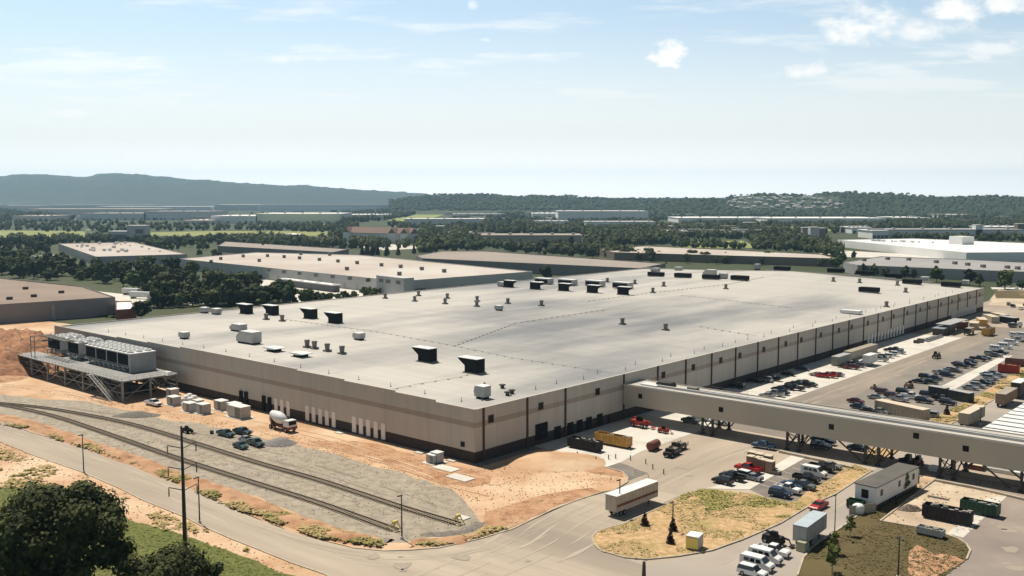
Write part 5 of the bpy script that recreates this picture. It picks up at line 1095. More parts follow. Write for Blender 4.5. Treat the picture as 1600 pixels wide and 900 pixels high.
truck(1586, 512, RZ - 1.2, m_white, m_dark_steel, 'white cab truck beside the far yard boxes', 6, 2.0)
# flatbed pickups on the pavement
def flatbed(px, py, rz, label, cabm, L_=5.6):
    p = G(px, py); r = empty('flatbed_truck', (p.x, p.y, .1), rz, label, 'truck', 'trucks loading beside the pad'); mb = MB(); mb.box(L_ / 2 - 2.1, L_ / 2, -1, 1, .5, 1.2, 0, .05, .03); mb.box(L_ / 2 - 2.1, L_ / 2 - .9, -.95, .95, 1.202, 1.95, 0, .1, .12); link('cab', mb.mesh('cab', cabm), r)
    mb = MB(); mb.box(-L_ / 2, L_ / 2 - 2.15, -1.1, 1.1, .75, .95); 
    for x in (-L_ / 2, -L_ / 2 + 1.1, L_ / 2 - 2.4):
        for y in (-1.1, 1.0): mb.box(x, x + .1, y, y + .1, .952, 1.7)
    mb.box(-L_ / 2, L_ / 2 - 2.3, -1.1, -1.02, 1.3, 1.42); mb.box(-L_ / 2, L_ / 2 - 2.3, 1.02, 1.1, 1.3, 1.42); link('bed', mb.mesh('bed', m_dark_steel), r)
    mb = MB(); mb.box(-L_ / 2 + .4, L_ / 2 - 3, -.7, .5, .952, 1.4); link('load', mb.mesh('load', m_vent), r)
    wheels(r, (-L_ / 2 + 1, L_ / 2 - .9), (-.92, .92), .4)
flatbed(1050, 712, RZ + math.pi + .1, 'black flatbed truck, lower one of the pair on the open pavement', m_skip_black); flatbed(1060, 703, RZ + math.pi, 'dark flatbed truck behind the black one on the pavement', mat('bronze', (.05, .04, .03)), 5.4)
# red lift machine and small red machine
def machine(name, px, py, rz, m, label, cat, sc=1.0, boom=True):
    p = G(px, py); r = empty(name, (p.x, p.y, .13), rz, label, cat); mb = MB(); mb.box(-2.2 * sc, 1.6 * sc, -.9 * sc, .9 * sc, .6 * sc, 1.6 * sc, 0, .15, .1); link('body', mb.mesh('body', m), r)
    mb = MB(); mb.box(-.6 * sc, .8 * sc, -.8 * sc, .1 * sc, 1.603 * sc, 2.5 * sc, 0, .12, .08); link('cab', mb.mesh('cab', m_glass), r)
    if boom: mb = MB(); mb.bar((-2 * sc, .5 * sc, 2.0 * sc), (2.6 * sc, .5 * sc, 1.2 * sc), .2 * sc); mb.bar((2.6 * sc, .5 * sc, 1.2 * sc), (3.0 * sc, .5 * sc, .4 * sc), .12 * sc); mb.box(2.9 * sc, 3.6 * sc, -.3 * sc, 1.2 * sc, .25 * sc, .38 * sc); link('boom', mb.mesh('boom', m), r)
    wheels(r, (-1.4 * sc, 1.1 * sc), (-.95 * sc, .95 * sc), .55 * sc); return r
machine('telehandler', 1000, 668, RZ - math.pi / 2, m_red, 'red orange telehandler at the pad edge by the bridge', 'telehandler', 1.15); machine('boom_lift', 1037, 677, RZ - math.pi / 2, m_red, 'small bright red lift standing on the white pad', 'lift', .7)
machine('lift_truck', 1210, 851, RZ - math.pi / 2, m_skip_black, 'black lift truck with mast behind the white pickup', 'lift truck', .95); machine('telehandler', 1463, 560, RZ + math.pi, m_dark_steel, 'dark telehandler alone on the upper road', 'telehandler', 1.0)
machine('utility_vehicle', 1365, 608, RZ, m_tan, 'small brown utility cart alone on the wide road', 'utility cart', .6, False); machine('forklift', 1420, 606, RZ, m_tan, 'brown forklift at the near end of the upper row', 'forklift', .9)
machine('backhoe', 1415, 733, RZ, m_skip_black, 'black machine standing in the bridge shadow by the site office', 'backhoe', 1.3); machine('tractor', 293, 677, RZ - math.pi / 2, m_skip_black, 'small dark tractor on the gravel between the pole and the track', 'tractor', .75)
machine('excavator', 1432, 729, RZ, m_rust, 'reddish excavator beside the black machine under the bridge', 'excavator', 1.0)
m0 = MB(); m0.cyl((0, 0, 0), .5, .8, 10); o = link('barrel', m0.mesh('barrel', m_dark_steel), None, G(331, 678) + Vector((0, 0, .1)), 0); tag(o, 'small dark drum alone on the gravel near the teal pickups', 'drum')
# concrete mixer truck
p = G(441, 672); ang = math.atan2(-.66, .75); r = empty('concrete_mixer', (p.x, p.y, .1), ang, 'white and red concrete mixer truck beside the dock doors', 'mixer truck')
mb = MB(); mb.box(2.0, 4.0, -1.2, 1.2, 1.3, 2.7, 0, .2, .1); mb.box(2.0, 4.02, -1.22, 1.22, .7, 1.298, 1); link('cab', mb.mesh('cab', [m_white, m_rust]), r); mb = MB(); mb.box(3.86, 4.0, -.95, .95, 1.7, 2.5); link('windscreen', mb.mesh('windscreen', m_glass), r)
mb = MB(); mb.lathe([(0, .5), (.3, .75), (2.2, 1.25), (3.4, 1.3), (4.8, .95), (5.2, .5)], (-4.0, 0, 3.3), (1, 0, -.22), 16); link('drum', mb.mesh('drum', m_white, True), r)
mb = MB(); mb.box(-3.6, 2, -.6, .6, .7, 1.1); mb.box(-3.8, -3.3, -.5, .5, 1.1, 2.6); mb.box(1.2, 1.7, -.6, .6, 1.1, 2.0); link('chassis', mb.mesh('chassis', m_rust), r)
mb = MB(); mb.box(-4.6, -3.9, -.3, .3, 1.4, 2.9, 0, .1, .05); link('chute', mb.mesh('chute', m_white), r); wheels(r, (-2.8, -1.5, 2.9), (-1.1, 1.1), .52); r.scale = (1.15, 1.15, 1.15)

# electrical cabinets and pads
def cabinet(px, py, w, d_, h, m, label, grp, rz=RZ):
    p = G(px, py); r = empty('transformer_cabinet', (p.x, p.y, .06), rz, label, 'cabinet', grp); mb = MB(); mb.box(-d_ / 2, d_ / 2, -w / 2, w / 2, .15, h); link('housing', mb.mesh('housing', m), r)
    mb = MB(); mb.box(-d_ / 2 - .08, d_ / 2 + .08, -w / 2 - .08, w / 2 + .08, h + .003, h + .12); link('lid', mb.mesh('lid', m_white), r); mb = MB(); mb.box(-d_ / 2 - .04, -d_ / 2 - .003, -w / 2 + .2, -w / 2 + w * .45, .3, h - .2); link('door', mb.mesh('door', m_vent), r)
    mb = MB(); mb.box(-d_ / 2 - .7, d_ / 2 + .7, -w / 2 - .9, w / 2 + .9, .0, .148); link('plinth', mb.mesh('plinth', m_conc), r)
CB = [(270, 621, 3.0, 2.6, 2.6, 'pale cabinet closest to the steel platform, back one'), (272, 633, 3.4, 2.6, 2.5, 'pale cabinet closest to the steel platform, front one'), (297, 643, 3.4, 2.4, 2.5, 'grey cabinet beside the white bags'), (318, 646, 3.4, 2.6, 2.7, 'grey cabinet second from the white bags'),
      (346, 640, 3.6, 2.6, 2.6, 'pale cabinet standing alone by the shaded wall'), (366, 645, 3.6, 2.8, 2.7, 'pale cabinet behind the largest cabinet'), (374, 652, 6.2, 3.2, 3.2, 'largest pale cabinet of the row by the wall'), (310, 636, 2.6, 2.2, 2.0, 'small pale cabinet behind the grey pair')]
for x, y, w, d_, h, lab in CB: cabinet(x, y, w, d_, h, m_unit_side, lab, 'electrical cabinets along the gable wall')
for i, (x, y) in enumerate([(285, 631), (291, 627), (298, 630), (303, 627), (289, 637), (296, 624)]):
    p = G(x, y); mb = MB(); mb.lathe([(0, .6), (.25, .95), (1.2, 1.0), (1.6, .75), (1.75, .25)], (0, 0, .05), (0, 0, 1), 10); o = link('bulk_bag', mb.mesh('bulk_bag', m_white, True), None, (p.x, p.y, .06), i); tag(o, 'white bulky bag in the heap between the cabinets', 'bulk bag', 'white bags heaped between the cabinets')
for i, (x, y, w, d_, h) in enumerate([(676, 724, 2.4, 1.8, 2.0), (683, 723, 2.2, 2.0, 2.4)]): cabinet(x, y, w, d_, h, m_unit, ['grey cooling cabinet by the corner, outer one', 'grey cooling cabinet by the corner, taller inner one'][i], 'cooling cabinets near the factory corner')
for x, y, w, d_, lab in [(697, 733, 6, 3.2, 'bare concrete pad beside the cooling cabinets'), (719, 747.5, 6, 3.2, 'bare concrete pad nearest the track end'), (656, 708, 2.4, 1.6, 'small concrete pad against the gable wall'), (706, 720.5, 2.4, 1.4, 'small concrete pad between cabinets and corner'), (531, 677, 2.4, 1.6, 'small concrete pad by the dock doors'), (722, 810, 2.6, 2, 'pale slab beside the siding end')]:
    m0 = MB(); m0.box(-d_ / 2, d_ / 2, -w / 2, w / 2, 0, .16); o = link('concrete_pad', m0.mesh('concrete_pad', m_conc), None, G(x, y) + Vector((0, 0, .1)), RZ); tag(o, lab, 'concrete pad', 'loose concrete pads on the clay')
# tan crates
i = 0
for x, y in [(1174, 731), (1184, 733), (1191, 736), (1203, 739), (1175.5, 724), (1187, 727), (1200, 730)]:
    p = G(x, y); r = empty('crate', (p.x, p.y, .13), RZ + rnd.uniform(-.05, .05), 'tall tan crate with cream top, %s of the block by the red pickup' % ORD[i], 'crate', 'tall tan crates on the concrete'); i += 1
    mb = MB(); mb.box(-.8, .8, -.85, .85, .1, 2.5); link('body', mb.mesh('body', m_tan), r); mb = MB(); mb.box(-.87, .87, -.92, .92, 2.503, 2.65); link('lid', mb.mesh('lid', m_cream_top), r)
simple('pallet_stack', 1213, 741, RZ, [('boards', [(-.7, .7, -.9, .9, 0, .7)], m_sleeper)], 'low pallet stack beside the tan crates', 'pallets'); simple('portable_cabinet', 1085, 857, RZ + .2, [('body', [(-1.3, 1.3, -1.1, 1.1, .2, 2.3)], m_unit), ('lid', [(-1.35, 1.35, -1.15, 1.15, 2.303, 2.45)], m_white), ('side_panel', [(-1.4, -1.305, -1.05, 1.05, .3, 2.2)], m_yellow)], 'white and yellow cabinet standing in the weeds', 'cabinet')
simple('skid', 1498, 835 - 37, RZ, [('beams', [(-.2, .2, -4, 4, 0, .25), (.5, .8, -3, 5, 0, .25)], m_steel)], 'steel beams lying behind the green skip', 'steel beams'); simple('plank_stack', 1466, 801 - 22, RZ, [('planks', [(-.3, .3, -2, 2, 0, .2)], m_vent)], 'short pipes lying on the stone yard', 'pipes')
simple('material_stack', 1568, 738, RZ, [('sheets', [(-1.5, 1.5, -5, 3, 0, .8), (-1, 1.4, -2, 6, .803, 1.3)], m_white)], 'white material stack behind the guard rail', 'material stack'); simple('crate', 1521, 733, RZ, [('body', [(-.8, .8, -2, 2, 0, 1)], m_rust), ('lid', [(-.85, .85, -2.05, 2.05, 1.003, 1.1)], m_cream_top)], 'low rusty crate under the bridge', 'crate')
simple('bench_rack', 1460, 735, RZ, [('frame', [(-1.4, 1.4, -1, 1, .6, .8), (-1.3, -1.1, -.9, .9, 0, .599), (1.1, 1.3, -.9, .9, 0, .599)], m_white)], 'white table like rack under the bridge', 'rack')
# fence panel stand at the dirt corner and small posts
for i, (x, y) in enumerate([(931, 721), (951, 718), (962, 717), (985, 719), (1009, 725), (1020, 733), (1037, 741), (902, 713)]):
    p = G(x, y); m0 = MB(); m0.cyl((0, 0, 0), .12, 1.1, 8); o = link('bollard', m0.mesh('bollard', m_dark_steel), None, (p.x, p.y, .05), 0); tag(o, 'thin dark bollard, %s in the line across the pad edge' % ORD[i], 'bollard', 'bollards across the pad edge')
p = G(1003, 744); r = empty('hoop_rail', (p.x, p.y, .05), RZ - math.pi / 2, 'pale bent hoop rail on the dark lane patch', 'guard rail'); mb = MB(); mb.bar((-1.8, 0, 0), (-1.8, 0, 1), .07); mb.bar((-1.8, 0, 1), (1.4, 0, 1), .07); mb.bar((1.4, 0, 1), (1.8, 0, 0), .07); mb.bar((-1.8, 0, .5), (1.6, 0, .5), .05); link('rail', mb.mesh('rail', m_cap), r)

# ------------------------------------------------------------------ poles
def pole(px, py, ytop, label, r0=.12, name='light_pole', head=True, m=None, group='thin light poles'):
    p = G(px, py); dist = p.y; h = (py - ytop) * 60.0 / (py - 309); r = empty(name, (p.x, p.y, .05), RZ, label, 'pole' if name != 'light_pole' else 'light pole', group)
    mb = MB(); mb.cyl((0, 0, 0), r0 * 1.2, h, 8, r2=r0 * .8); link('shaft', mb.mesh('shaft', m or m_dark_steel), r)
    mb = MB(); mb.cyl((0, 0, 0), .3, .5, 8); link('footing', mb.mesh('footing', m_conc), r)
    if head: mb = MB(); mb.box(-.9, .15, -.18, .18, h, h + .16); link('lamp_head', mb.mesh('lamp_head', m_dark_steel), r)
    return r, h
pole(131, 739, 679, 'thin pole behind the big dark tree'); pole(312, 818, 745, 'thin pole at the road kerb right of the steel pole'); pole(628, 843, 773, 'thin pole between the ends of the two sidings')
pole(968, 806, 749, 'thin pole in front of the long dusty trailer'); pole(1051, 829, 784, 'thin pole in the weedy island'); pole(1403, 905, 837, 'thin pole in the middle of the rounded lawn'); pole(1304, 838, 772, 'thin pole at the lane kerb before the site office', .09)
pole(1430, 722, 695, 'thin pole in the lane just past the bridge', .09); pole(1532, 664, 637, 'thin pole beside the beige lane trailer', .09); pole(707, 432, 418, 'tall thin mast behind the factory roof', .2); pole(1006, 905, 877, 'short dark pole at the bottom edge', .3, head=False)
# utility pole
p = G(290, 874); H_ = 22.6; r = empty('utility_pole', (p.x, p.y, 0), math.radians(0), 'tall dark steel power pole with three crossarm levels in the verge', 'power pole')
mb = MB(); mb.cyl((0, 0, 0), .40, H_, 12, r2=.17); link('shaft', mb.mesh('shaft', m_dark_steel), r)
for z in (18.9, 15.3, 11.8):
    mb = MB(); mb.bar((0, 0, z), (-2.3, 0, z + .45), .09); mb.bar((-2.3, 0, z + .45), (-2.45, 0, z + .42), .07); link('crossarm', mb.mesh('crossarm', m_dark_steel), r)
    mb = MB(); mb.bar((0, 0, z - .1), (2.3, 0, z + 1.1), .08); link('crossarm', mb.mesh('crossarm', m_dark_steel), r)
    for x, zz in ((-2.4, z + .4), (2.3, z + 1.0)):
        m0 = MB(); m0.cyl((x, 0, zz - 1.5), .07, 1.5, 8)
        for k in range(6): m0.cyl((x, 0, zz - 1.4 + k * .2), .14, .08, 8)
        link('insulator', m0.mesh('insulator', m_vent), r)

# ------------------------------------------------------------------ far buildings
def warehouse(name, roof_px, H_, mw, mr_, label, group='warehouses beyond the factory', vents=0, base=None, docks=None, vm=None):
    P = [G(x, y, H_) for x, y in roof_px]; c = sum(P, Vector()) / len(P); c.z = 0
    area = sum(P[i].x * P[(i + 1) % len(P)].y - P[(i + 1) % len(P)].x * P[i].y for i in range(len(P)))
    if area < 0: P.reverse()
    r = empty(name, c, 0, label, 'warehouse', group); Q = [p - c for p in P]; n = len(Q)
    for i in range(n):
        a, b = Q[i], Q[(i + 1) % n]; d = (b - a).normalized(); nn = Vector((-d.y, d.x, 0)) * .4; up = Vector((0, 0, H_))
        a0 = Vector((a.x, a.y, 0)) + d * .01; b0 = Vector((b.x, b.y, 0)) - d * .41; mb = MB()
        mb.hexa([a0, b0, b0 + nn, a0 + nn, a0 + up, b0 + up, b0 + nn + up, a0 + nn + up]); link('wall', mb.mesh('wall', mw), r)
        if base:
            mb = MB(); o = -nn * .1; u2 = Vector((0, 0, H_ * .3)); mb.hexa([a0 + o * 2, b0 + o * 2, b0 + o * .2, a0 + o * .2, a0 + o * 2 + u2, b0 + o * 2 + u2, b0 + o * .2 + u2, a0 + o * .2 + u2]); link('base_band', mb.mesh('base_band', base), r)
        if docks and (b - a).y < 0 or (docks and (b - a).x > 0):
            L_ = (b - a).length; k = int(L_ / docks)
            for q in range(min(k, 30)):
                x = a0 + d * (docks * (q + .5)); mb = MB(); w = d * 1.6; o1 = -nn * .25; o0 = -nn * .02; zz = Vector((0, 0, 4.0)); mb.hexa([x - w + o1, x + w + o1, x + w + o0, x - w + o0, x - w + o1 + zz, x + w + o1 + zz, x + w + o0 + zz, x - w + o0 + zz])
                link('dock_door', mb.mesh('dock_door', m_unit), r)
    mb = MB(); f = [(q.x, q.y, H_ - .5) for q in Q]; cen = Vector((0, 0, H_ - .5)); mb.face([tuple(Vector(p) + (cen - Vector(p)).normalized() * .3) for p in f]); me = mb.mesh('roof', mr_)
    if me.polygons[0].normal.z < 0: me.flip_normals()
    link('roof', me, r)
    rr = random.Random(int(roof_px[0][0]) + 3)
    for k in range(vents):
        u, v = rr.uniform(.08, .92), rr.uniform(.12, .88)
        if len(Q) == 4: p = Q[0].lerp(Q[1], u).lerp(Q[3].lerp(Q[2], u), v)
        else: p = Q[0] * u * .8
        s_ = rr.uniform(.8, 1.6); mb = MB(); mb.box(-s_, s_, -s_, s_, 0, s_ * 1.3); mb.box(-s_ * 1.15, s_ * 1.15, -s_ * 1.15, s_ * 1.15, s_ * 1.302, s_ * 1.5)
        link('roof_vent', mb.mesh('roof_vent', vm or m_vent), r, (p.x, p.y, H_ - .5), rr.uniform(0, 1))
    return r
def M3(n, a, b, s=.02, **k): return mat(n, a, b, scale=s, rough=.85, detail=6, **k)
mw_brown = M3('wall_taupe', (.24, .22, .22), (.20, .185, .185), .05); mr_brown = M3('roof_brown', (.29, .22, .17), (.23, .175, .14), .03); mw_grey = M3('wall_grey', (.36, .35, .35), (.31, .30, .30), .05)
mw_light = M3('wall_light', (.55, .54, .53), (.48, .47, .46), .04); mr_sand = M3('roof_sand', (.50, .445, .395), (.43, .36, .31), .012, c3=(.54, .505, .46), s3=.01); mr_tan = M3('roof_tan', (.33, .28, .24), (.28, .245, .215), .02)
mr_grey = M3('roof_grey', (.34, .33, .32), (.29, .28, .275), .02); mw_brown2 = M3('wall_brown', (.22, .175, .145), (.18, .145, .125), .05); m_w = M3('wall_white', (.82, .81, .78), (.76, .75, .73), .03); mr_w = M3('roof_white', (.80, .79, .77), (.72, .71, .69), .02); mb_dark = M3('band_dark', (.15, .15, .16), (.13, .13, .135)); m_brick = M3('brick', (.30, .10, .065), (.24, .085, .06), .2)
warehouse('warehouse', [(-230, 490), (180, 464), (128, 447), (0, 434), (-230, 436)], 9.5, mw_brown, mr_brown, 'dark taupe warehouse with brown roof behind the clay mound', vents=0)
r = bpy.data.objects['warehouse']
p = G(82, 498); mb = MB(); mb.box(-5, 5, -5, 0, 0, 7.5); link('stair_block', mb.mesh('stair_block', mw_grey), r, p - r.location, -.25)
for i, (x, y) in enumerate([(15, 468), (53, 464), (40, 452), (96, 458)]):
    p = G(x, y, 9); m0 = MB(); m0.box(-1.3, 1.3, -1.3, 1.3, 0, 1.4); link('roof_vent', m0.mesh('roof_vent', m_dark_steel), r, p - r.location, .3)
warehouse('brick_building', [(181, 484), (212, 482), (205, 470), (181, 471)], 5, m_brick, mr_w, 'small red brick building with pale roof between warehouse and trees', group=None)
warehouse('warehouse', [(91, 380.5), (150, 401), (292, 397), (207, 378)], 8.5, mw_grey, mr_sand, 'light grey warehouse with pinkish roof beyond the tree band', vents=26, docks=9, vm=m_white)
warehouse('warehouse_annex', [(50, 400), (80, 405), (112, 403), (90, 397)], 4, mw_light, mr_w, 'low cream annex beside the pinkish roofed warehouse', group=None)
warehouse('warehouse', [(278, 404), (628, 439), (832, 424), (560, 398), (400, 394)], 9, mw_light, mr_sand, 'largest pale warehouse with sandy roof right behind the factory', docks=14)
r = bpy.data.objects['warehouse.002']
for x, y in [(418, 400.5), (444, 402), (468, 404), (499, 406.5), (528, 409), (558, 411.5), (596, 415), (626, 417.5), (659, 421), (694, 424.5), (420, 423), (444, 426), (468, 428.5), (493.5, 431), (519.5, 433.5), (546.5, 436), (575, 439), (405, 408), (542, 421), (624, 429), (470, 397.5), (515, 398.5), (380, 401), (345, 405), (330, 410)]:
    p = G(x, y, 9); m0 = MB(); m0.box(-1.3, 1.3, -1.3, 1.3, -.45, 1.6); m0.box(-1.5, 1.5, -1.5, 1.5, 1.602, 1.9)
    link('roof_vent', m0.mesh('roof_vent', m_vent), r, p - r.location, .3)
pa = G(587, 462); pb = G(630, 468); d = pb - pa
r2 = empty('entrance_block', pa, math.atan2(d.y, d.x), 'pale grey entrance block with three dark windows on the warehouse corner', 'building'); mb = MB(); mb.box(0, d.length, .6, 8, 0, 12.6); link('wall', mb.mesh('wall', mw_light), r2)
for x in (.1, .36, .72):
    mb = MB(); mb.box(d.length * x, d.length * (x + .16), .5, .597, 8.6, 10.8); link('window', mb.mesh('window', m_vent), r2)
pa = G(632, 462.5); pb = G(795, 443); d = pb - pa
r2 = empty('retaining_wall', pa, math.atan2(d.y, d.x), 'dark grey band wall in front of the largest pale warehouse', 'wall'); mb = MB(); mb.box(0, d.length, 0, .6, 0, 3.6); link('wall', mb.mesh('wall', mb_dark), r2)
p1, p2 = G(436, 446), G(520, 457); d = p2 - p1
r2 = empty('dock_canopy', p1, math.atan2(d.y, d.x), 'long pale canopy over the dock yard behind the trees', 'canopy'); mb = MB(); mb.box(0, d.length, 0, 6, 4.2, 4.8); link('roof', mb.mesh('roof', m_w), r2); mb = MB(); mb.box(.5, d.length - .5, .6, 5.5, 0, 4.19); link('wall', mb.mesh('wall', mb_dark), r2)
poly('yard', [(400, 440), (420, 436), (600, 452), (640, 470), (520, 470), (470, 474), (440, 468), (405, 455)], .05, m_conc)
warehouse('warehouse', [(650, 399), (660, 403.5), (1000, 419), (1040, 411.5), (756, 392), (690, 392)], 8.5, mw_brown, mr_tan, 'long taupe warehouse with tan roof just past the pale one')
warehouse('warehouse', [(937, 388.5), (960, 394), (1310, 404), (1282, 397), (1008, 384)], 7.5, mw_brown2, mr_sand, 'brown walled warehouse with sandy roof before the bright meadow')
warehouse('warehouse', [(340, 384), (520, 394), (545, 389), (352, 377)], 7, mw_brown, mr_tan, 'low taupe warehouse behind the largest pale warehouse')
warehouse('warehouse', [(1309, 374.5), (1510, 394.5), (1900, 392), (1560, 378), (1426, 372.5)], 8.5, m_w, mr_w, 'long bright white warehouse at the far edge of the plant', vents=20, vm=m_white)
p = G(1502, 394 - 8, 8.5); m0 = MB(); m0.box(-9, 9, -9, 9, 0, 9); r2 = bpy.data.objects.get('warehouse.006'); link('roof_plant', m0.mesh('roof_plant', m_w), r2, G(1502, 381, 8.5) - r2.location + Vector((0, 0, -.5)), .4)
warehouse('warehouse', [(1318, 409.5), (1340, 414), (1660, 427), (1800, 420), (1510, 405), (1376, 400.5)], 8, mw_grey, mr_grey, 'low grey warehouse with flat grey roof behind the far corner trees')
r2 = bpy.data.objects['warehouse.007']
for x, y in [(1387, 405), (1420, 406), (1463, 410), (1512, 414), (1536, 417), (1492, 412), (1574, 418.5), (1590, 420), (1350, 407)]:
    p = G(x, y, 8); m0 = MB(); m0.box(-1.4, 1.4, -1.4, 1.4, -.45, 1.8); link('roof_vent', m0.mesh('roof_vent', m_vent), r2, p - r2.location, .3)
def slab(x0, x1, yt, yb, mw, mr_, label, depth=120, group='distant warehouses', gable=0, name='distant_warehouse', ycam=None):
    """a far block: front foot from pixel x0 to x1 on the ground row yb, top at yt"""
    a, b = G(x0, yb), G(x1, yb); D = a.y; h = (yb - yt) * D / F; hh = max(h * 1.0, 4); c = (a + b) / 2
    r = empty(name, c, 0, label, 'warehouse' if name == 'distant_warehouse' else 'building', group); w = (b - a).length / 2
    mb = MB(); mb.box(-w, w, 0, depth, 0, hh); link('wall', mb.mesh('wall', mw), r)
    mb = MB(); mb.box(-w - 1, w + 1, -1, depth + 1, hh + .01, hh + .9); link('roof', mb.mesh('roof', mr_), r)
    if yb > 338 and name == 'distant_warehouse':
        k = max(4, min(14, int(2 * w / 22)))
        for q in range(k): x = -w + 2 * w * (q + .5) / k; mb = MB(); mb.box(x - 2.4, x + 2.4, -.4, -.02, 0, min(5, hh * .55)); link('dock_door', mb.mesh('dock_door', m_vent), r)
        for q in range(5): x = -w * .85 + 1.7 * w * q / 4; mb = MB(); mb.box(x - 2, x + 2, depth * .3, depth * .3 + 5, hh + .91, hh + 3.4); link('roof_vent', mb.mesh('roof_vent', m_unit), r)
    return r
FAR = [(37, 250, 327, 336, 'b', 'sand', 'pinkish low warehouse, the long one left of the silver ones'), (72, 240, 320.5, 326, 'b', 'sand', 'thin pinkish warehouse strip farthest off under the blue ridge'), (125, 228, 334, 344, 'g', 'g', 'grey warehouse behind dark conifers before the meadow'), (225, 330, 331, 344, 'g', 'g', 'silvery warehouse left of the pylons'), (330, 402, 338, 349, 'l', 'w', 'pale warehouse strip with white roof edge'),
       (335, 402, 320, 329, 'g', 'w', 'pale far roof above the silvery warehouse'), (402, 608, 320, 330, 'l', 'g', 'very long far warehouse below the ridge'), (400, 532, 334.5, 349, 'g', 'w', 'long grey warehouse with white roof behind the meadow'), (612, 684, 318.5, 325, 'l', 'g', 'far pale warehouse left of the yellow slope'), (632, 755, 342.5, 354, 'g', 'w', 'grey blue warehouse beyond the hotel'),
       (700, 804, 326.5, 332, 'l', 'w', 'far pale warehouse right of the yellow slope'), (705, 790, 335, 340, 'g', 'g', 'thin grey warehouse in the far trees'), (752, 909, 368.5, 383, 'b2', 'tan', 'plain tan warehouse in the wood, facing the factory'), (832, 872, 334, 343, 'l', 'w', 'small white gabled shed in the far trees'), (872, 1013, 330.5, 346, 'l', 'l', 'big pale warehouse in the middle distance wood'),
       (925, 1036, 320, 330, 'g', 'g', 'bluish grey warehouse behind the big pale one'), (897, 920, 323, 328, 'b', 'sand', 'short sandy building beside the bluish warehouse'), (836, 888, 346, 357, 'l', 'l', 'pale warehouse showing left in the dark wood'), (915, 1024, 347, 359, 'l', 'l', 'pale warehouse showing right in the dark wood'),
       (1060, 1200, 341, 348, 'l', 'w', 'white roof strip below the housing slope'), (1200, 1384, 341.5, 350, 'l', 'w', 'long white roof strip below the wooded hill'), (1331, 1362, 356, 365, 'l', 'w', 'small cream building near the batching plant'), (1363, 1388, 361, 373, 'w', 'w', 'bright white end of the grey far block'), (1388, 1600, 359.5, 372, 'g', 'g', 'long dark grey far block behind the white warehouse'),
       (1404, 1452, 340.5, 344, 'l', 'w', 'thin roof below the wooded hill'), (1485, 1530, 336, 341, 'b', 'sand', 'sandy low building at the foot of the hill'), (1540, 1600, 355, 364, 'w', 'w', 'white far building at the picture edge'), (800, 850, 315, 319, 'l', 'w', 'tiny pale building below the centre hill'), (20, 70, 338, 346, 'b', 'sand', 'small buildings among trees by the picture edge'),
       (1120, 1170, 365, 371, 'l', 'w', 'small white roofed house among trees'), (1040, 1075, 362, 371, 'b', 'sand', 'sandy building in the mid wood'), (285, 330, 345, 350, 'b', 'sand', 'thin tan building at the meadow rim')]
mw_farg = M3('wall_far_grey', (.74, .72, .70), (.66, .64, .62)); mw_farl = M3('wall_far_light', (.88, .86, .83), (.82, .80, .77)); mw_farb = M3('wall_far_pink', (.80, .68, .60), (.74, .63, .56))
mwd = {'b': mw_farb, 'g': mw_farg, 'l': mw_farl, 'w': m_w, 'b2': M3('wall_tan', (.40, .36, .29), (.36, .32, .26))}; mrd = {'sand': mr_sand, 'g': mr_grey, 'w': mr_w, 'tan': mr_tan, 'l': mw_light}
for x0, x1, yt, yb, a, b, lab in FAR: slab(x0, x1, yt, yb, mwd[a], mrd[b], lab, depth=60 if yb > 350 else 160)
r8 = random.Random(77); SP = [((20, 320), 333, 346, 9, 'among the trees below the ridge'), ((420, 620), 331, 334, 5, 'between the very long far warehouses'), ((690, 850), 335, 347, 9, 'beyond the yellow slope'), ((1030, 1190), 352, 372, 12, 'in the wood before the batching plant'), ((1190, 1400), 331, 340, 14, 'under the wooded hill'), ((1400, 1600), 340, 352, 10, 'at the foot of the long hill'), ((850, 1130), 321, 345, 12, 'in the far middle wood'), ((560, 760), 362, 378, 6, 'around the hotel')]
CN = [('white', m_w), ('grey', mw_light), ('tan', mr_sand), ('brown roofed', mw_brown2)]
for (xa, xb), ya, yb, n_, where in SP:
    for k in range(n_):
        x = xa + (xb - xa) * (k + r8.uniform(.1, .9)) / n_; y = r8.uniform(ya, yb); D = 60 * F / (y - 309); w = r8.uniform(14, 40) * F / D; h = r8.uniform(6, 10) * F / D; cn, cm = CN[(k + n_) % 4]
        slab(x - w / 2, x + w / 2, y - h, y, cm, r8.choice([mr_w, mr_grey, mr_tan]), '%s small building %s, %s along' % (cn, where, ORD[k]), depth=18, group='scattered small buildings', name='small_building')
for x0, x1, yt, yb, a, b, lab in [(150, 330, 323, 329, 'l', 'w', 'pale far warehouse under the blue ridge, beside the pinkish strips'), (0, 60, 322, 328, 'b', 'sand', 'pinkish far warehouse at the picture edge'), (690, 830, 320, 325, 'l', 'g', 'pale far warehouse strip right of the yellow slope top'), (1100, 1180, 331, 335, 'l', 'w', 'white far warehouse before the housing slope'), (540, 600, 336, 344, 'g', 'w', 'grey warehouse in the dark wood left of the yellow slope'), (640, 700, 331, 334, 'l', 'w', 'white warehouse edge beyond the yellow slope')]:
    slab(x0, x1, yt, yb, mwd[a], mrd[b], lab, depth=160)
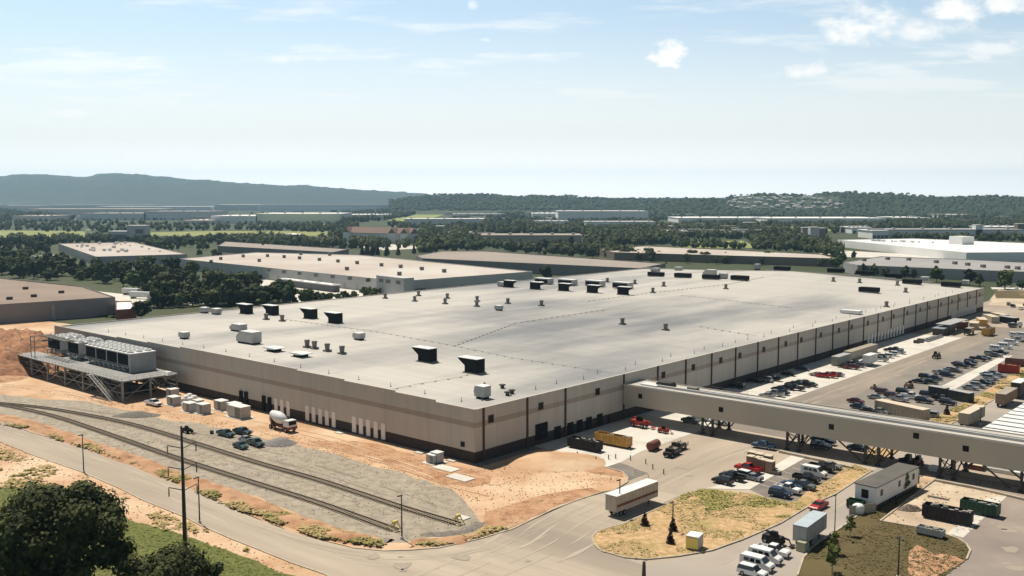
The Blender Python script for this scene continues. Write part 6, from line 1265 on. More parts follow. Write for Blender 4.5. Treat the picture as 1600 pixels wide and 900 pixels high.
# grey office block by the meadow
def block(name, x0, x1, yt, yb, dep, mw, label, wins=(), grp=None, z0=0):
    a, b = G(x0, yb), G(x1, yb); D = a.y; h = (yb - yt) * D / F; r = empty(name, (a + b) / 2, 0, label, 'building', grp); w = (b - a).length / 2
    mb = MB(); mb.box(-w, w, 0, dep, 0, h); link('wall', mb.mesh('wall', mw), r); mb = MB(); mb.box(-w - .3, w + .3, -.3, dep + .3, h + .01, h + .7); link('roof', mb.mesh('roof', mr_w), r)
    for u0, u1, v0, v1 in wins: mb = MB(); mb.box(-w + 2 * w * u0, -w + 2 * w * u1, -.2, -.01, h * v0, h * v1); link('window', mb.mesh('window', m_vent), r)
    return r
block('office_tower', 199, 228, 353, 377, 18, mw_light, 'grey block tower with dark square window by the meadow', [(.45, .88, .5, .78)]); block('office_building', 170, 200, 362, 377, 18, mw_light, 'low pale building leaning on the grey tower', [(.1, .9, .25, .7)])
block('pump_house', 133, 140, 359, 368, 8, m_w, 'tiny white house on the green meadow'); block('batching_tower', 1254, 1264, 356, 374, 10, mw_brown, 'dark tower of the far batching plant', grp='far batching plant'); block('batching_tower', 1266, 1279, 355.5, 375, 12, mw_light, 'pale silo block of the far batching plant', grp='far batching plant'); block('batching_tower', 1279.5, 1290, 357, 374, 12, mw_brown, 'brown silo block of the far batching plant', grp='far batching plant'); block('batching_shed', 1249, 1256, 366, 374, 8, mw_light, 'small shed at the foot of the far batching plant', grp='far batching plant')
block('chimney_block', 1524, 1535, 352, 372, 12, m_w, 'white square tower on the far grey block'); block('penthouse', 1590, 1612, 350, 366, 12, mw_brown2, 'brown far tower at the picture edge')
# hotel with pitched roofs
pa, pb = G(540, 377), G(641, 380); D = pa.y; k = D / F
r = empty('hotel', (pa + pb) / 2, math.atan2((pb - pa).y, (pb - pa).x), 'long cream hotel with brown pitched roof and white gables', 'hotel'); w = (pb - pa).length / 2; h = 14 * k
mb = MB(); mb.box(-w, w, 0, 16, 0, h); link('wall', mb.mesh('wall', m_w), r)
def gable_roof(x0, x1, y0, y1, z0, z1, along='x'):
    mb = MB()
    if along == 'x': ym = (y0 + y1) / 2; v = [(x0, y0, z0), (x1, y0, z0), (x1, y1, z0), (x0, y1, z0), (x0, ym, z1), (x1, ym, z1)]
    else: xm = (x0 + x1) / 2; v = [(x0, y0, z0), (x0, y1, z0), (x1, y1, z0), (x1, y0, z0), (xm, y0, z1), (xm, y1, z1)]
    n = len(mb.v); mb.v += v
    for f in ((0, 1, 5, 4), (2, 3, 4, 5), (0, 4, 3), (1, 2, 5), (3, 2, 1, 0)): mb.f.append(f); mb.m.append(0)
    return mb
mr_hotel = M3('roof_hotel', (.24, .16, .13), (.20, .14, .12)); link('roof', gable_roof(-w - 1, w + 1, -1.2, 17, h + .01, h + 8.5 * k).mesh('roof', mr_hotel), r)
for x0, x1 in ((-w, -w + 12 * k), (w * .42, w * .62), (w - 14 * k, w)):
    mb = MB(); mb.box(x0, x1, -5, -.01, 0, h + .5); link('gable_bay', mb.mesh('gable_bay', m_w), r); link('gable_roof', gable_roof(x0 - .5, x1 + .5, -5.4, 8, h + .51, h + 8 * k, 'y').mesh('gable_roof', mr_hotel), r)
for fl in range(4):
    for c_ in range(22):
        x = -w * .84 + c_ * w * 1.68 / 21
        if w * .4 < x < w * .64: continue
        mb = MB(); mb.box(x - .8, x + .8, -.15, -.01, h * (fl + .25) / 4, h * (fl + .72) / 4); link('window', mb.mesh('window', m_vent), r)
a = G(451, 373); r = empty('white_tent', a, 0, 'white domed fabric hall in the trees beyond the pale warehouse', 'tent hall'); mb = MB(); w = 22 * a.y / F
mb.prism([(-w, 0), (-w, 3), (-w * .6, 5.6), (0, 7), (w * .6, 5.6), (w, 3), (w, 0)], 0, 30); link('shell', mb.mesh('shell', m_w), r)
# houses on the slope: individuals
m0 = MB(); m0.box(-6, 6, -5, 5, 0, 6.5); hw_ = [m0.mesh('house_wall', M3('house_%d' % i, c_, c_)) for i, c_ in enumerate([(.62, .60, .56), (.45, .43, .42), (.52, .46, .40)])]
hr_ = gable_roof(-6.6, 6.6, -5.6, 5.6, 6.51, 10).mesh('house_roof', M3('house_roof', (.30, .28, .27), (.38, .36, .34), .01))
r5 = random.Random(11); HS = []
HILL_P = []

# ------------------------------------------------------------------ hills
def ridge_hill(name, prof, dist, back, front, m, rough=10, seed=0, step=4, base=-2, rows_=14):
    """prof: (px, crest row); a wooded ridge with its crest about dist away"""
    pts = []; xs = []; x = prof[0][0]
    while x <= prof[-1][0]:
        for i in range(len(prof) - 1):
            if prof[i][0] <= x <= prof[i + 1][0]: f = (x - prof[i][0]) / (prof[i + 1][0] - prof[i][0]); f = f * f * (3 - 2 * f); y = prof[i][1] * (1 - f) + prof[i + 1][1] * f; break
        pts.append((x, y)); x += step
    mb = MB(); K = rows_; rows = []
    for x, y in pts:
        u = (x - 800) / F; row = []
        for k in range(K + 1):
            f = k / K; d = dist - front + (front + back) * f; zc = CH + (309 - y) * dist / F
            g = (d - (dist - front)) / front if d < dist else 1 - (d - dist) / back
            e = math.sin(max(0, min(1, g)) * math.pi / 2) ** 1.4
            X_ = u * d; z = base + (zc - base) * e
            z += rough * e * (noise.noise(Vector((X_ / 160, d / 160, seed))) + .6 * noise.noise(Vector((X_ / 45, d / 45, seed + 4)))) * .7
            row.append(len(mb.v)); mb.v.append((X_, d, z))
        rows.append(row)
    for i in range(len(rows) - 1):
        for k in range(K): mb.f.append((rows[i][k], rows[i + 1][k], rows[i + 1][k + 1], rows[i][k + 1])); mb.m.append(0)
    o = link(name, mb.mesh(name, m, smooth=False)); tag(o, kind='structure'); return o, mb
m_ridge = mat('ridge_wood', (.03, .042, .028), (.045, .06, .035), scale=.004, detail=8, c3=(.10, .12, .06), s3=.0015, lo3=.6, hi3=.75)
ridge_hill('hills', [(-400, 290), (-120, 292), (-30, 282), (0, 276), (40, 273), (70, 273), (100, 276), (135, 277), (160, 273), (190, 271.5), (215, 273), (260, 277), (300, 281), (350, 284), (400, 288), (450, 290), (480, 290.5), (520, 294), (580, 298), (640, 301.5), (690, 305), (740, 308)], 9200, 1200, 2600, m_ridge, 20, 1, step=3, rows_=30)
ridge_hill('hills', [(480, 306), (560, 304), (600, 303), (680, 305), (780, 308), (900, 309.5), (1000, 309.5), (1100, 309), (1250, 308), (1500, 307), (1800, 306)], 10800, 800, 2200, m_ridge, 6, 2, step=6)
m_hill = mat('hill_wood', (.03, .045, .018), (.055, .075, .03), scale=.012, detail=8, c3=(.09, .11, .045), s3=.004, lo3=.62, hi3=.75)
o, _ = ridge_hill('hills', [(610, 313), (650, 309), (675, 305.5), (700, 304.5), (760, 305), (800, 308), (840, 306.5), (880, 307), (920, 309), (960, 311), (1040, 311), (1100, 312)], 4700, 500, 1300, m_hill, 9, 3, step=1.5, rows_=18)
hills_mid = o
hh, hmb = ridge_hill('hills', [(1000, 315), (1060, 314), (1120, 312), (1150, 307), (1190, 304), (1220, 305), (1260, 306), (1300, 302), (1325, 300.5), (1360, 303), (1400, 304.5), (1450, 307.5), (1480, 310), (1520, 308), (1560, 307), (1600, 311), (1700, 305), (1900, 300)], 3900, 500, 1000, m_hill, 6, 5, step=2, rows_=20)
poly('field', [(1560, 331), (1600, 317), (1680, 312), (1720, 330)], 1, m_meadow)
HV = [Vector(v) for v in hmb.v]
import bisect
def hill_point(px, py):
    """the spot of the housing slope seen at px, py"""
    u = (px - 800) / F; v = (450 - py) / F; d = Vector((u, CO + v * SI, -SI + v * CO)); best = None
    dep = bpy.context.evaluated_depsgraph_get
    inv = hh.matrix_world.inverted(); return hh.ray_cast(Vector((0, 0, CH)), d.normalized(), distance=20000)
bpy.context.view_layer.update()
i = 0
for k in range(110):
    px = 1140 + 175 * ((k * .618) % 1) if k < 76 else r5.uniform(1170, 1270); py = r5.uniform(309, 328)
    if py < 306 + abs(px - 1215) * .09: py += 8
    ok, loc, nrm, _i = hill_point(px, py)
    if not ok or i >= 60: continue
    r = empty('hill_house', loc - Vector((0, 0, 1.5)), r5.uniform(-.6, .6), ['white', 'grey', 'tan'][i % 3] + ' house with dark roof in the housing estate on the wooded slope', 'house', 'houses on the wooded slope'); link('wall', hw_[i % 3], r); link('roof', hr_, r); r.scale = (1.2, 1.2, 1.1); i += 1

# ------------------------------------------------------------------ meadows
poly('meadow', [(-200, 361), (0, 360), (125, 361), (160, 366), (165, 372), (125, 378), (0, 378), (-200, 380)], .03, m_meadow, jit=4, step=30); poly('meadow', [(230, 363), (330, 361), (420, 361), (540, 362), (560, 367), (400, 370), (290, 369), (230, 368)], .03, m_meadow, jit=3, step=30)
poly('meadow', [(400, 348), (470, 345), (530, 344), (532, 350), (470, 354), (400, 353)], .04, m_meadow2, jit=3, step=30); poly('meadow', [(598, 344), (640, 338), (680, 327), (690, 322), (702, 323), (698, 334), (676, 341), (630, 346)], .04, m_meadow2, jit=5, step=40)
poly('meadow', [(1058, 387), (1066, 379), (1100, 377), (1160, 376), (1185, 387), (1120, 388)], .04, m_meadow2, jit=2, step=20); poly('meadow', [(655, 368), (720, 366), (725, 376), (668, 378)], .04, m_meadow, jit=2, step=20); poly('meadow', [(1200, 384), (1290, 383), (1320, 389), (1210, 390)], .04, m_meadow, jit=2, step=20); poly('meadow', [(1553, 454), (1800, 460), (1800, 470), (1556, 466)], .07, m_grass_dry, jit=1)
poly('meadow', [(1210, 357), (1260, 352), (1330, 351), (1340, 356), (1250, 366), (1205, 368)], .04, m_meadow, jit=3, step=30)
poly('far_road', [(1548, 449), (1800, 452), (1800, 455), (1550, 452)], .06, m_conc); poly('far_yard', [(690, 372), (745, 374), (740, 384), (700, 381)], .05, m_conc); poly('far_yard', [(560, 380), (640, 383), (662, 388), (600, 391), (560, 386)], .05, m_conc); poly('far_yard', [(150, 455), (215, 462), (290, 470), (330, 474), (240, 480), (182, 470)], .05, m_conc)
poly('far_yard', [(1290, 390), (1400, 396), (1500, 405), (1330, 402), (1280, 396)], .05, m_conc)
for i, (x, y, L_) in enumerate([(222, 467, 17), (248, 471, 14), (205, 461, 12)]):
    box_trailer('semi_trailer', x, y, -.35, L_, 2.8, 4, 1.2, m_white, m_white, 'white trailer, %s of those in the yard behind the brick building' % ORD[i], 'trailer', 'white trailers by the brick building', ribs=False, door=False)

# ------------------------------------------------------------------ trees
def crown(name, R_c, H_c, z0, nleaf, ls, seed, mat_, conical=False, core=True, lobes=8):
    r = random.Random(seed); mb = MB(); L_ = []
    if conical: L_ = [(Vector((0, 0, z0 + H_c * (k + .5) / 7)), R_c * (1.05 - (k + .5) / 7.0) * 1.0, H_c / 7 * .8) for k in range(7)]
    else:
        L_ = [(Vector((0, 0, z0 + H_c * .5)), R_c * .66, H_c * .42)]
        for k in range(lobes):
            a = 6.283 * k / lobes + r.uniform(-.4, .4); rr = R_c * r.uniform(.40, .78); zz = z0 + H_c * r.uniform(.16, .84); q = R_c * (r.uniform(.28, .46) if lobes < 20 else r.uniform(.16, .30)); L_.append((Vector((rr * math.cos(a), rr * math.sin(a), zz)), q, q * .85))
        L_.append((Vector((r.uniform(-.2, .2) * R_c, r.uniform(-.2, .2) * R_c, z0 + H_c * .82)), R_c * .4, H_c * .2))
    wts = [l[1] ** 2 for l in L_]
    for k in range(nleaf):
        c, a, b = r.choices(L_, wts)[0]; d = Vector((r.gauss(0, 1), r.gauss(0, 1), r.gauss(0, 1))).normalized(); rad = r.uniform(.72, 1.06)
        p = c + Vector((d.x * a, d.y * a, d.z * b)) * rad; nrm = (d + Vector((r.uniform(-.7, .7), r.uniform(-.7, .7), r.uniform(-.3, .9)))).normalized(); u = nrm.orthogonal().normalized(); v = nrm.cross(u); t = r.uniform(0, 6.28); u, v = u * math.cos(t) + v * math.sin(t), v * math.cos(t) - u * math.sin(t); s = ls * r.uniform(.55, 1.3)
        mb.face([p - u * s - v * s * .5, p + u * s * .3 - v * s * .7, p + u * s + v * s * .4, p - u * s * .4 + v * s * .7])
    if core:
        for c, a, b in L_:                       # lumpy inner mass so that the crown is not see-through
            n = len(mb.v); nu, nv = 8, 5
            for i in range(nv + 1):
                th = math.pi * i / nv
                for j in range(nu):
                    ph = 6.283 * j / nu; k_ = .74 + r.uniform(-.12, .08); mb.v.append((c.x + a * k_ * math.sin(th) * math.cos(ph), c.y + a * k_ * math.sin(th) * math.sin(ph), c.z + b * k_ * math.cos(th)))
            for i in range(nv):
                for j in range(nu): q = (j + 1) % nu; mb.f.append((n + i * nu + j, n + (i + 1) * nu + j, n + (i + 1) * nu + q, n + i * nu + q)); mb.m.append(0)
    return mb.mesh(name, mat_)
def trunk(h, r0, limbs=4, seed=0, spread=.5):
    r = random.Random(seed); mb = MB(); mb.cyl((0, 0, 0), r0, h, 8, r2=r0 * .45)
    for k in range(limbs):
        a = 6.283 * k / limbs + r.uniform(-.4, .4); z = h * r.uniform(.5, .85); l = h * spread * r.uniform(.6, 1); mb.bar((0, 0, z), (math.cos(a) * l, math.sin(a) * l, z + l * .8), r0 * .35)
    return mb.mesh('trunk', m_bark)
TK = {}
for nm, lm in (('mid', m_leaf), ('dark', m_leaf_b), ('pale', m_leaf_l)):
    for v in range(5): TK[(nm, v)] = (crown('crown', (4.4, 5.4, 3.6, 5.0, 4.0)[v], (8.4, 7.2, 9.8, 8.8, 6.4)[v], (1.6, 1.2, 1.4, 2.0, 1.0)[v], 420, .8, 20 + v + len(nm) * 7, lm, lobes=(8, 11, 6, 9, 7)[v]), trunk(6.5, .3, 4, v))
for v in range(2): TK[('conifer', v)] = (crown('crown', 3.0, 11.5, 1.0, 300, .8, 50 + v, m_leaf_b, conical=True), trunk(8, .25, 0, v))
for v in range(3): TK[('shrub', v)] = (crown('crown', 1.9, 2.4, .05, 120, .45, 70 + v, (m_leaf, m_leaf_b, m_leaf)[v], lobes=5), trunk(1.2, .1, 3, v))
TNAME = {'mid': 'broadleaf_tree', 'dark': 'broadleaf_tree', 'pale': 'broadleaf_tree', 'conifer': 'conifer_tree', 'shrub': 'round_shrub'}
def tree(kind, p, sc, label, group, rt=rnd):
    cr, tr = TK[(kind, rt.randrange({'conifer': 2, 'shrub': 3}.get(kind, 5)))]
    r = empty(TNAME[kind], (p.x, p.y, p.z), rt.uniform(0, 6.28), label, 'shrub' if kind == 'shrub' else 'tree', group)
    s = sc * rt.uniform(.9, 1.1); r.scale = (s * rt.uniform(.9, 1.15), s * rt.uniform(.9, 1.15), s); link('crown', cr, r); link('trunk', tr, r); return r
def grove(P, n, kinds, sc, label, group, seed, mind=5.0, px=False):
    r = random.Random(seed); got = []; cand = sample(P, n * 8, r, px=px)
    for p in cand:
        if all((p - q).length > mind for q in got): got.append(p)
        if len(got) >= n: break
    for p in got:
        k = r.choice(kinds); lab = label; low_ = {'mid': 'green', 'dark': 'dark green', 'pale': 'pale green', 'conifer': 'dark pointed', 'shrub': 'low round'}[k]
        for w_ in ('dark rounded ', 'dark ', 'green '):
            if lab.startswith(w_): lab = lab[len(w_):]; break
        sz_ = r.uniform(.68, 1.25); low_ = ('small ' if sz_ < .86 else 'tall ' if sz_ > 1.08 else 'medium ') + low_
        if seed == 1: px_ = 800 + F * p.x / p.y; lab = 'tree in the dense belt ' + ('behind the taupe warehouse roof' if px_ < 130 else 'below the pinkish roofed warehouse' if px_ < 275 else 'before the largest pale warehouse')
        tree(k, p, sc * sz_, (low_ + ' ' + lab).replace('green green', 'green'), group, r)
    return len(got)
nt = 0
nt += grove([(0, 432), (0, 405), (46, 402), (60, 418), (130, 424), (280, 428), (345, 445), (440, 462), (452, 470), (380, 474), (300, 470), (215, 458), (150, 440), (60, 438)], 125, ['mid', 'mid', 'dark', 'dark', 'pale'], 1.12, 'green tree in the dense belt between the taupe and the pinkish roofed warehouses', 'dense tree belt behind the factory', 1, 6.2)
nt += grove([(238, 482), (330, 480), (380, 478), (455, 478), (455, 470), (330, 470), (262, 474)], 34, ['dark', 'mid', 'dark'], 1.0, 'dark green tree tight against the far edge of the factory roof', 'trees tight behind the factory roof edge', 21, 5)
nt += grove([(-60, 400), (-60, 385), (92, 384), (92, 396), (40, 400)], 26, ['dark', 'conifer'], 1.15, 'dark tree of the tall clump left of the pinkish roofed warehouse', 'dark clump beside the pinkish roofed warehouse', 2, 9)
nt += grove([(455, 475), (470, 468), (600, 462), (625, 464), (560, 466), (480, 474)], 12, ['shrub'], 2.0, 'dark rounded shrub in the hedge behind the factory roof edge', 'hedge behind the factory roof', 3, 3.5)
for x, y, s, lab in [(478, 475, 1.0, 'lone bright green tree above the factory edge'), (516, 470, .62, 'small round tree above the factory edge'), (222, 499, .85, 'dark tree right of the brick building'), (214, 492, .5, 'small bushy tree beside the brick building'), (853, 438, 1.0, 'dark tree behind the louvred roof units'), (897, 440, .6, 'lower green tree beside the dark tree behind the roof units'), (915, 439, .6, 'lower green tree, second beside the dark tree behind the roof units')]: tree('mid' if 'green' in lab else 'dark', G(x, y), s * 1.1, lab, None)
nt += grove([(380, 392), (520, 399), (640, 400), (650, 395), (560, 386), (400, 384)], 20, ['dark', 'mid', 'conifer'], .9, 'tree of the row between hotel and largest pale warehouse', 'trees before the hotel', 4, 9)
for i, x in enumerate((566, 573, 581, 590, 603, 622)): tree('conifer', G(x, 400 - (i % 2)), .95, 'dark pointed conifer, %s in the group before the hotel' % ORD[i], 'conifers before the hotel')
nt += grove([(232, 397), (345, 404), (350, 393), (300, 385), (235, 388)], 16, ['dark', 'mid'], .95, 'tree between the pinkish roof and the largest pale warehouse', 'trees left of the pale warehouse', 5, 9)
nt += grove([(648, 392), (650, 372), (700, 380), (745, 386), (760, 396), (700, 395)], 18, ['dark', 'mid'], 1.1, 'dark tree of the wood right of the hotel', 'wood right of the hotel', 6, 10)
nt += grove([(790, 396), (800, 386), (960, 390), (965, 404), (1040, 412), (900, 405)], 30, ['mid', 'dark', 'dark'], 1.0, 'tree of the belt between tan roofed and tan walled warehouses', 'belt behind the tan roofed warehouse', 7, 9)
nt += grove([(985, 412), (1320, 422), (1325, 414), (1280, 408), (990, 401)], 40, ['mid', 'pale', 'dark', 'shrub'], .85, 'tree of the belt along the far edge of the factory roof', 'belt along the far roof edge', 8, 8)
nt += grove([(1300, 411), (1330, 409), (1345, 402), (1290, 398), (1280, 404)], 10, ['mid', 'dark'], .9, 'tree before the white warehouse end', 'trees before the white warehouse', 9, 8)
for i, (x, y, s) in enumerate([(1349, 428, .8), (1365, 430, .95), (1384, 432, .75), (1414, 434, 1.0), (1427, 434, .8), (1463, 438, 1.15), (1515, 443, 1.1), (1530, 445, .8), (1570, 449, 1.1), (1597, 450, .8), (1341, 430, .6), (1608, 447, .9)]): tree('mid' if i % 3 else 'dark', G(x, y + 3), s, 'tree before the grey warehouse, %s away from the factory middle' % ORD[i], 'trees before the grey warehouse')
nt += grove([(1510, 388), (1540, 374), (1620, 374), (1620, 386), (1560, 389)], 12, ['dark', 'mid'], 1.0, 'dark tree behind the bright white warehouse', 'trees behind the white warehouse', 12, 10)
# middle distance woods reading as masses
def wood(name, P, n, label, seed, sc=1.0, m=None, hill=False):
    r = random.Random(seed); mb = MB()
    for p in (sample(P, n, r, px=True)):
        s = sc * r.uniform(.7, 1.3); R0 = 4.6 * s; h = 10 * s; c = Vector((p.x, p.y, p.z + h * .5)); nvt = len(mb.v); nu, nv = 6, 4
        for i in range(nv + 1):
            th = math.pi * i / nv
            for j in range(nu):
                ph = 6.283 * (j + .5 * (i % 2)) / nu; k_ = 1 + r.uniform(-.28, .22); mb.v.append((c.x + R0 * k_ * math.sin(th) * math.cos(ph), c.y + R0 * k_ * math.sin(th) * math.sin(ph), c.z + h * .52 * k_ * math.cos(th)))
        for i in range(nv):
            for j in range(nu): q = (j + 1) % nu; mb.f.append((nvt + i * nu + j, nvt + (i + 1) * nu + j, nvt + (i + 1) * nu + q, nvt + i * nu + q)); mb.m.append(0)
        for k in range(10):
            d = Vector((r.gauss(0, 1), r.gauss(0, 1), abs(r.gauss(0, .8)))).normalized(); q = c + Vector((d.x * R0, d.y * R0, d.z * h * .55)) * 1.05; a = 1.1 * s; u = d.orthogonal().normalized(); v = d.cross(u); mb.face([q - u * a - v * a * .5, q + u * a - v * a * .6, q + u * a * .4 + v * a + d * a, q - u * a * .6 + v * a * .8 + d * a * .4])
    return tag(link(name, mb.mesh(name, m or m_far)), label, None, None, 'stuff')
wood('wood', [(655, 390), (650, 372), (700, 352), (790, 345), (830, 350), (835, 366), (755, 368), (745, 386)], 420, 'dark wood climbing behind the hotel towards the slope', 31)
wood('wood', [(820, 366), (830, 352), (915, 352), (1030, 352), (1060, 366), (1058, 380), (1000, 384), (915, 386), (911, 368)], 620, 'dense dark wood before the pale mid distance warehouses', 32, 1.1)
wood('wood', [(1040, 374), (1030, 358), (1100, 350), (1240, 352), (1380, 352), (1400, 360), (1330, 362), (1250, 376), (1300, 386), (1190, 386), (1160, 374)], 620, 'wood around the batching plant below the housing slope', 33)
wood('wood', [(1300, 358), (1400, 348), (1600, 342), (1700, 350), (1700, 358), (1400, 359)], 520, 'dark wood at the foot of the long wooded hill', 34)
wood('wood', [(0, 360), (0, 346), (130, 345), (330, 352), (400, 350), (560, 353), (560, 361), (420, 360), (230, 362), (160, 365)], 400, 'scattered dark trees in front of the far pinkish warehouses', 35, .75)
wood('wood', [(400, 360), (470, 353), (560, 352), (560, 372), (650, 372), (650, 366), (600, 352), (700, 345), (690, 352), (640, 372), (540, 378), (500, 376), (540, 364)], 330, 'trees around the hotel and the yellow slope', 36, .9)
wood('wood', [(530, 350), (535, 334), (600, 330), (675, 326), (640, 338), (600, 345)], 420, 'dark wood left of the yellow slope', 37, 1.2)
wood('wood', [(0, 345), (0, 330), (60, 336), (120, 344)], 180, 'dark wood at the far picture edge below the ridge', 38, 1.3)
wood('wood', [(230, 387), (230, 379), (330, 376), (420, 373), (540, 382), (480, 388), (340, 380)], 160, 'dark trees along the road before the hotel', 39, .9)
wood('wood', [(90, 380), (90, 374), (170, 372), (235, 378), (235, 384), (215, 379)], 90, 'trees around the grey block tower', 40, .8)
wood('wood', [(0, 329), (-100, 319), (200, 317.5), (600, 317.5), (800, 316.5), (1100, 317), (1100, 322), (930, 319), (700, 322), (600, 319), (330, 318.5), (240, 319), (60, 320)], 1300, 'thin dark tree lines on the far plain under the ridge', 41, 1.0)
wood('wood', [(700, 345), (800, 333), (830, 333), (870, 328), (925, 326), (1040, 320), (1130, 326), (1200, 332), (1400, 335), (1500, 337), (1700, 336), (1700, 344), (1400, 342), (1200, 341), (1060, 341), (1020, 349), (870, 347), (800, 344), (760, 348)], 1700, 'dark far woods between the mid distance warehouses and the hills', 42, 1.0)
wood('wood', [(230, 337), (600, 333), (535, 334), (400, 334), (330, 338), (250, 345), (120, 338), (250, 337)], 230, 'tree rows between the far pale warehouses', 43, .75)
wood('wood', [(655, 396), (660, 386), (760, 384), (800, 386), (960, 390), (940, 394), (1040, 408), (1000, 406), (900, 399), (760, 390)], 170, 'dark trees filling the gaps between the tan warehouses', 51, .9)
wood('wood', [(1040, 386), (1060, 380), (1180, 388), (1320, 390), (1310, 398), (1285, 396), (1200, 391)], 110, 'trees behind the sandy roofed warehouse', 52, .8)
wood('wood', [(0, 383), (0, 378), (90, 379), (90, 384)], 60, 'dark trees at the meadow edge by the picture side', 53, 1.0)
wood('wood', [(1380, 376), (1400, 370), (1600, 371), (1600, 378), (1560, 376)], 90, 'trees between white and dark far blocks', 54, .8)
wood('wood', [(330, 384), (350, 374), (540, 382), (560, 378), (640, 384), (640, 388), (540, 388)], 150, 'trees along the road beyond the low taupe warehouse', 55, .85)
wood('wood', [(1060, 352), (1130, 344), (1500, 345), (1600, 350), (1600, 355), (1400, 356), (1200, 352)], 520, 'dark woods behind the white far roofs', 56, .8)
# tree tops over the wooded slope
r = random.Random(44); mb = MB(); cnt = 0
for k in range(6000):
    px = r.uniform(985, 1600); py = r.uniform(298, 338)
    if 1145 < px < 1312 and 307 < py < 329 and r.random() < .86: continue
    ok, loc, nrm, _i = hill_point(px, py)
    if not ok: continue
    s = r.uniform(.6, 1.7); R0 = 6 * s; h = 7 * s; c = loc + Vector((0, 0, h * .25)); n = len(mb.v)
    mb.v += [tuple(c + Vector((R0 * math.cos(a) * r.uniform(.7, 1.2), R0 * math.sin(a) * r.uniform(.7, 1.2), r.uniform(-1, 2)))) for a in (0, 1.05, 2.1, 3.14, 4.2, 5.2)] + [tuple(c + Vector((R0 * .6 * math.cos(a), R0 * .6 * math.sin(a), h * r.uniform(.4, .6)))) for a in (0, 1.05, 2.1, 3.14, 4.2, 5.2)] + [tuple(c + Vector((r.uniform(-1, 1), r.uniform(-1, 1), h * .68)))]
    for i in range(6): mb.f += [(n + i, n + (i + 1) % 6, n + 6 + (i + 1) % 6, n + 6 + i), (n + 6 + i, n + 6 + (i + 1) % 6, n + 12)]; mb.m += [0, 0]
tag(link('wood', mb.mesh('wood', m_hill)), 'unbroken dark woodland covering the long hill', None, None, 'stuff')
hh = hills_mid; r = random.Random(45); mb = MB()
for k in range(5200):
    px = r.uniform(570, 1110); py = r.uniform(301, 329); ok, loc, nrm, _i = hill_point(px, py)
    if not ok: continue
    s = r.uniform(.6, 1.6); R0 = 7 * s; h = 8 * s; c = loc + Vector((0, 0, h * .2)); n = len(mb.v)
    mb.v += [tuple(c + Vector((R0 * math.cos(a) * r.uniform(.7, 1.2), R0 * math.sin(a) * r.uniform(.7, 1.2), r.uniform(-1, 2)))) for a in (0, 1.05, 2.1, 3.14, 4.2, 5.2)] + [tuple(c + Vector((R0 * .6 * math.cos(a), R0 * .6 * math.sin(a), h * r.uniform(.4, .6)))) for a in (0, 1.05, 2.1, 3.14, 4.2, 5.2)] + [tuple(c + Vector((0, 0, h * .68)))]
    for i in range(6): mb.f += [(n + i, n + (i + 1) % 6, n + 6 + (i + 1) % 6, n + 6 + i), (n + 6 + i, n + 6 + (i + 1) % 6, n + 12)]; mb.m += [0, 0]
tag(link('wood', mb.mesh('wood', m_hill)), 'wooded low hill in the middle of the horizon', None, None, 'stuff')

# near trees, bottom left
def big_tree(px, py, Rc, Hc, z0, n, ls, seed, label, lobes=22):
    p = G(px, py); r = empty('broadleaf_tree', (p.x, p.y, 0), 0, label, 'tree'); link('crown', crown('crown', Rc, Hc, z0, n, ls, seed, m_leaf_big, lobes=lobes), r); link('trunk', trunk(z0 + Hc * .5, .55, 8, seed, .5), r)
big_tree(88, 948, 11.0, 17.0, 1.6, 20000, .30, 91, 'huge dark tree filling the grass verge corner', 34); big_tree(248, 958, 6.4, 9.0, .4, 7000, .27, 92, 'lower dark tree right of the huge one, below the steel pole', 14); big_tree(5, 968, 8, 15, 1, 6000, .34, 93, 'dark tree at the picture edge merging with the huge tree', 14)
big_tree(322, 936, 2.8, 5.2, .3, 1800, .28, 94, 'small dark bush at the end of the verge trees', 8)
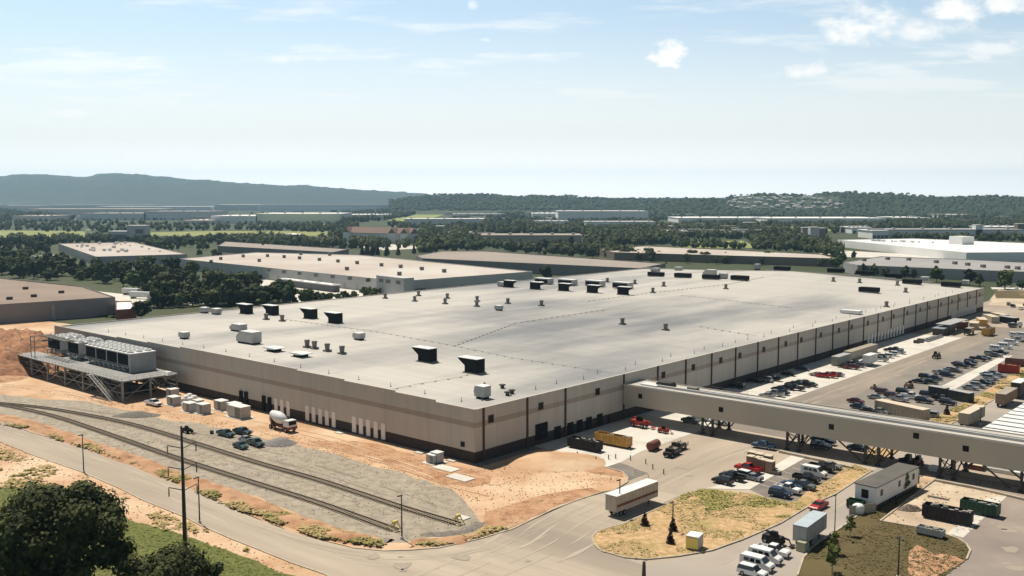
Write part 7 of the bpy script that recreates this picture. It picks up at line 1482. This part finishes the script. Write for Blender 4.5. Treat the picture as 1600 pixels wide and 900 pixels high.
# saplings on lawn and island
m_sap = foliage('sapling_leaves', (.11, .135, .035), (.08, .10, .03), .2)
sap = crown('crown', 1.15, 3.0, .9, 260, .22, 120, m_sap, core=False, lobes=6); stk = trunk(2.6, .06, 5, 3, .3)
for i, (x, y, s) in enumerate([(1300, 897, 1.25), (1302, 866, 1.0), (1328, 838, .95), (1413, 772, 1.15)]):
    r = empty('sapling', G(x, y) + Vector((0, 0, .1)), i, ['sapling with full pale leaves at the bottom edge of the lawn', 'sapling behind the fullest one on the lawn', 'thin sapling by the lawn kerb near the tall thin pole', 'pale sapling beside the site office fence', 'small low sapling inside the lawn', 'sapling at the bottom edge beside the lawn pole', 'little sapling by the lawn kerb at the office front'][i], 'sapling', 'young trees on the rounded lawn'); link('crown', sap, r); link('trunk', stk, r); r.scale = (s, s, s)
cone = crown('crown', .85, 2.6, .1, 260, .22, 130, mat('dead_conifer', (.05, .03, .02), (.03, .02, .015), scale=1), conical=True)
for x, y, s, lab in [(1007, 822, 1.0, 'small dark cone shrub near the trailer wheels'), (1051, 830, 1.0, 'small dark cone shrub at the thin island pole'), (1047, 850, .95, 'small dark cone shrub below the island pole'), (1479, 648, 1.1, 'small dark cone shrub in the strip behind the bridge')]:
    r = empty('cone_shrub', G(x, y) + Vector((0, 0, .1)), 0, lab, 'shrub', 'dark cone shrubs'); link('crown', cone, r); r.scale = (s, s, s); link('trunk', stk, r)

# ------------------------------------------------------------------ air
hz = MB(); hz.box(-9100, 9100, -600, 13600, -3, 420); hm = bpy.data.materials.new('haze'); hm.use_nodes = True; N = hm.node_tree; N.nodes.clear()
ho = N.nodes.new('ShaderNodeOutputMaterial'); hv = N.nodes.new('ShaderNodeVolumePrincipled'); hv.inputs['Color'].default_value = (.44, .74, 1.0, 1); hv.inputs['Density'].default_value = 6.6e-5; hv.inputs['Anisotropy'].default_value = 0.35
N.links.new(hv.outputs[0], ho.inputs['Volume']); o = link('haze', hz.mesh('haze', hm)); tag(o, kind='stuff')
o['label'] = 'thin blue haze over the whole plain'
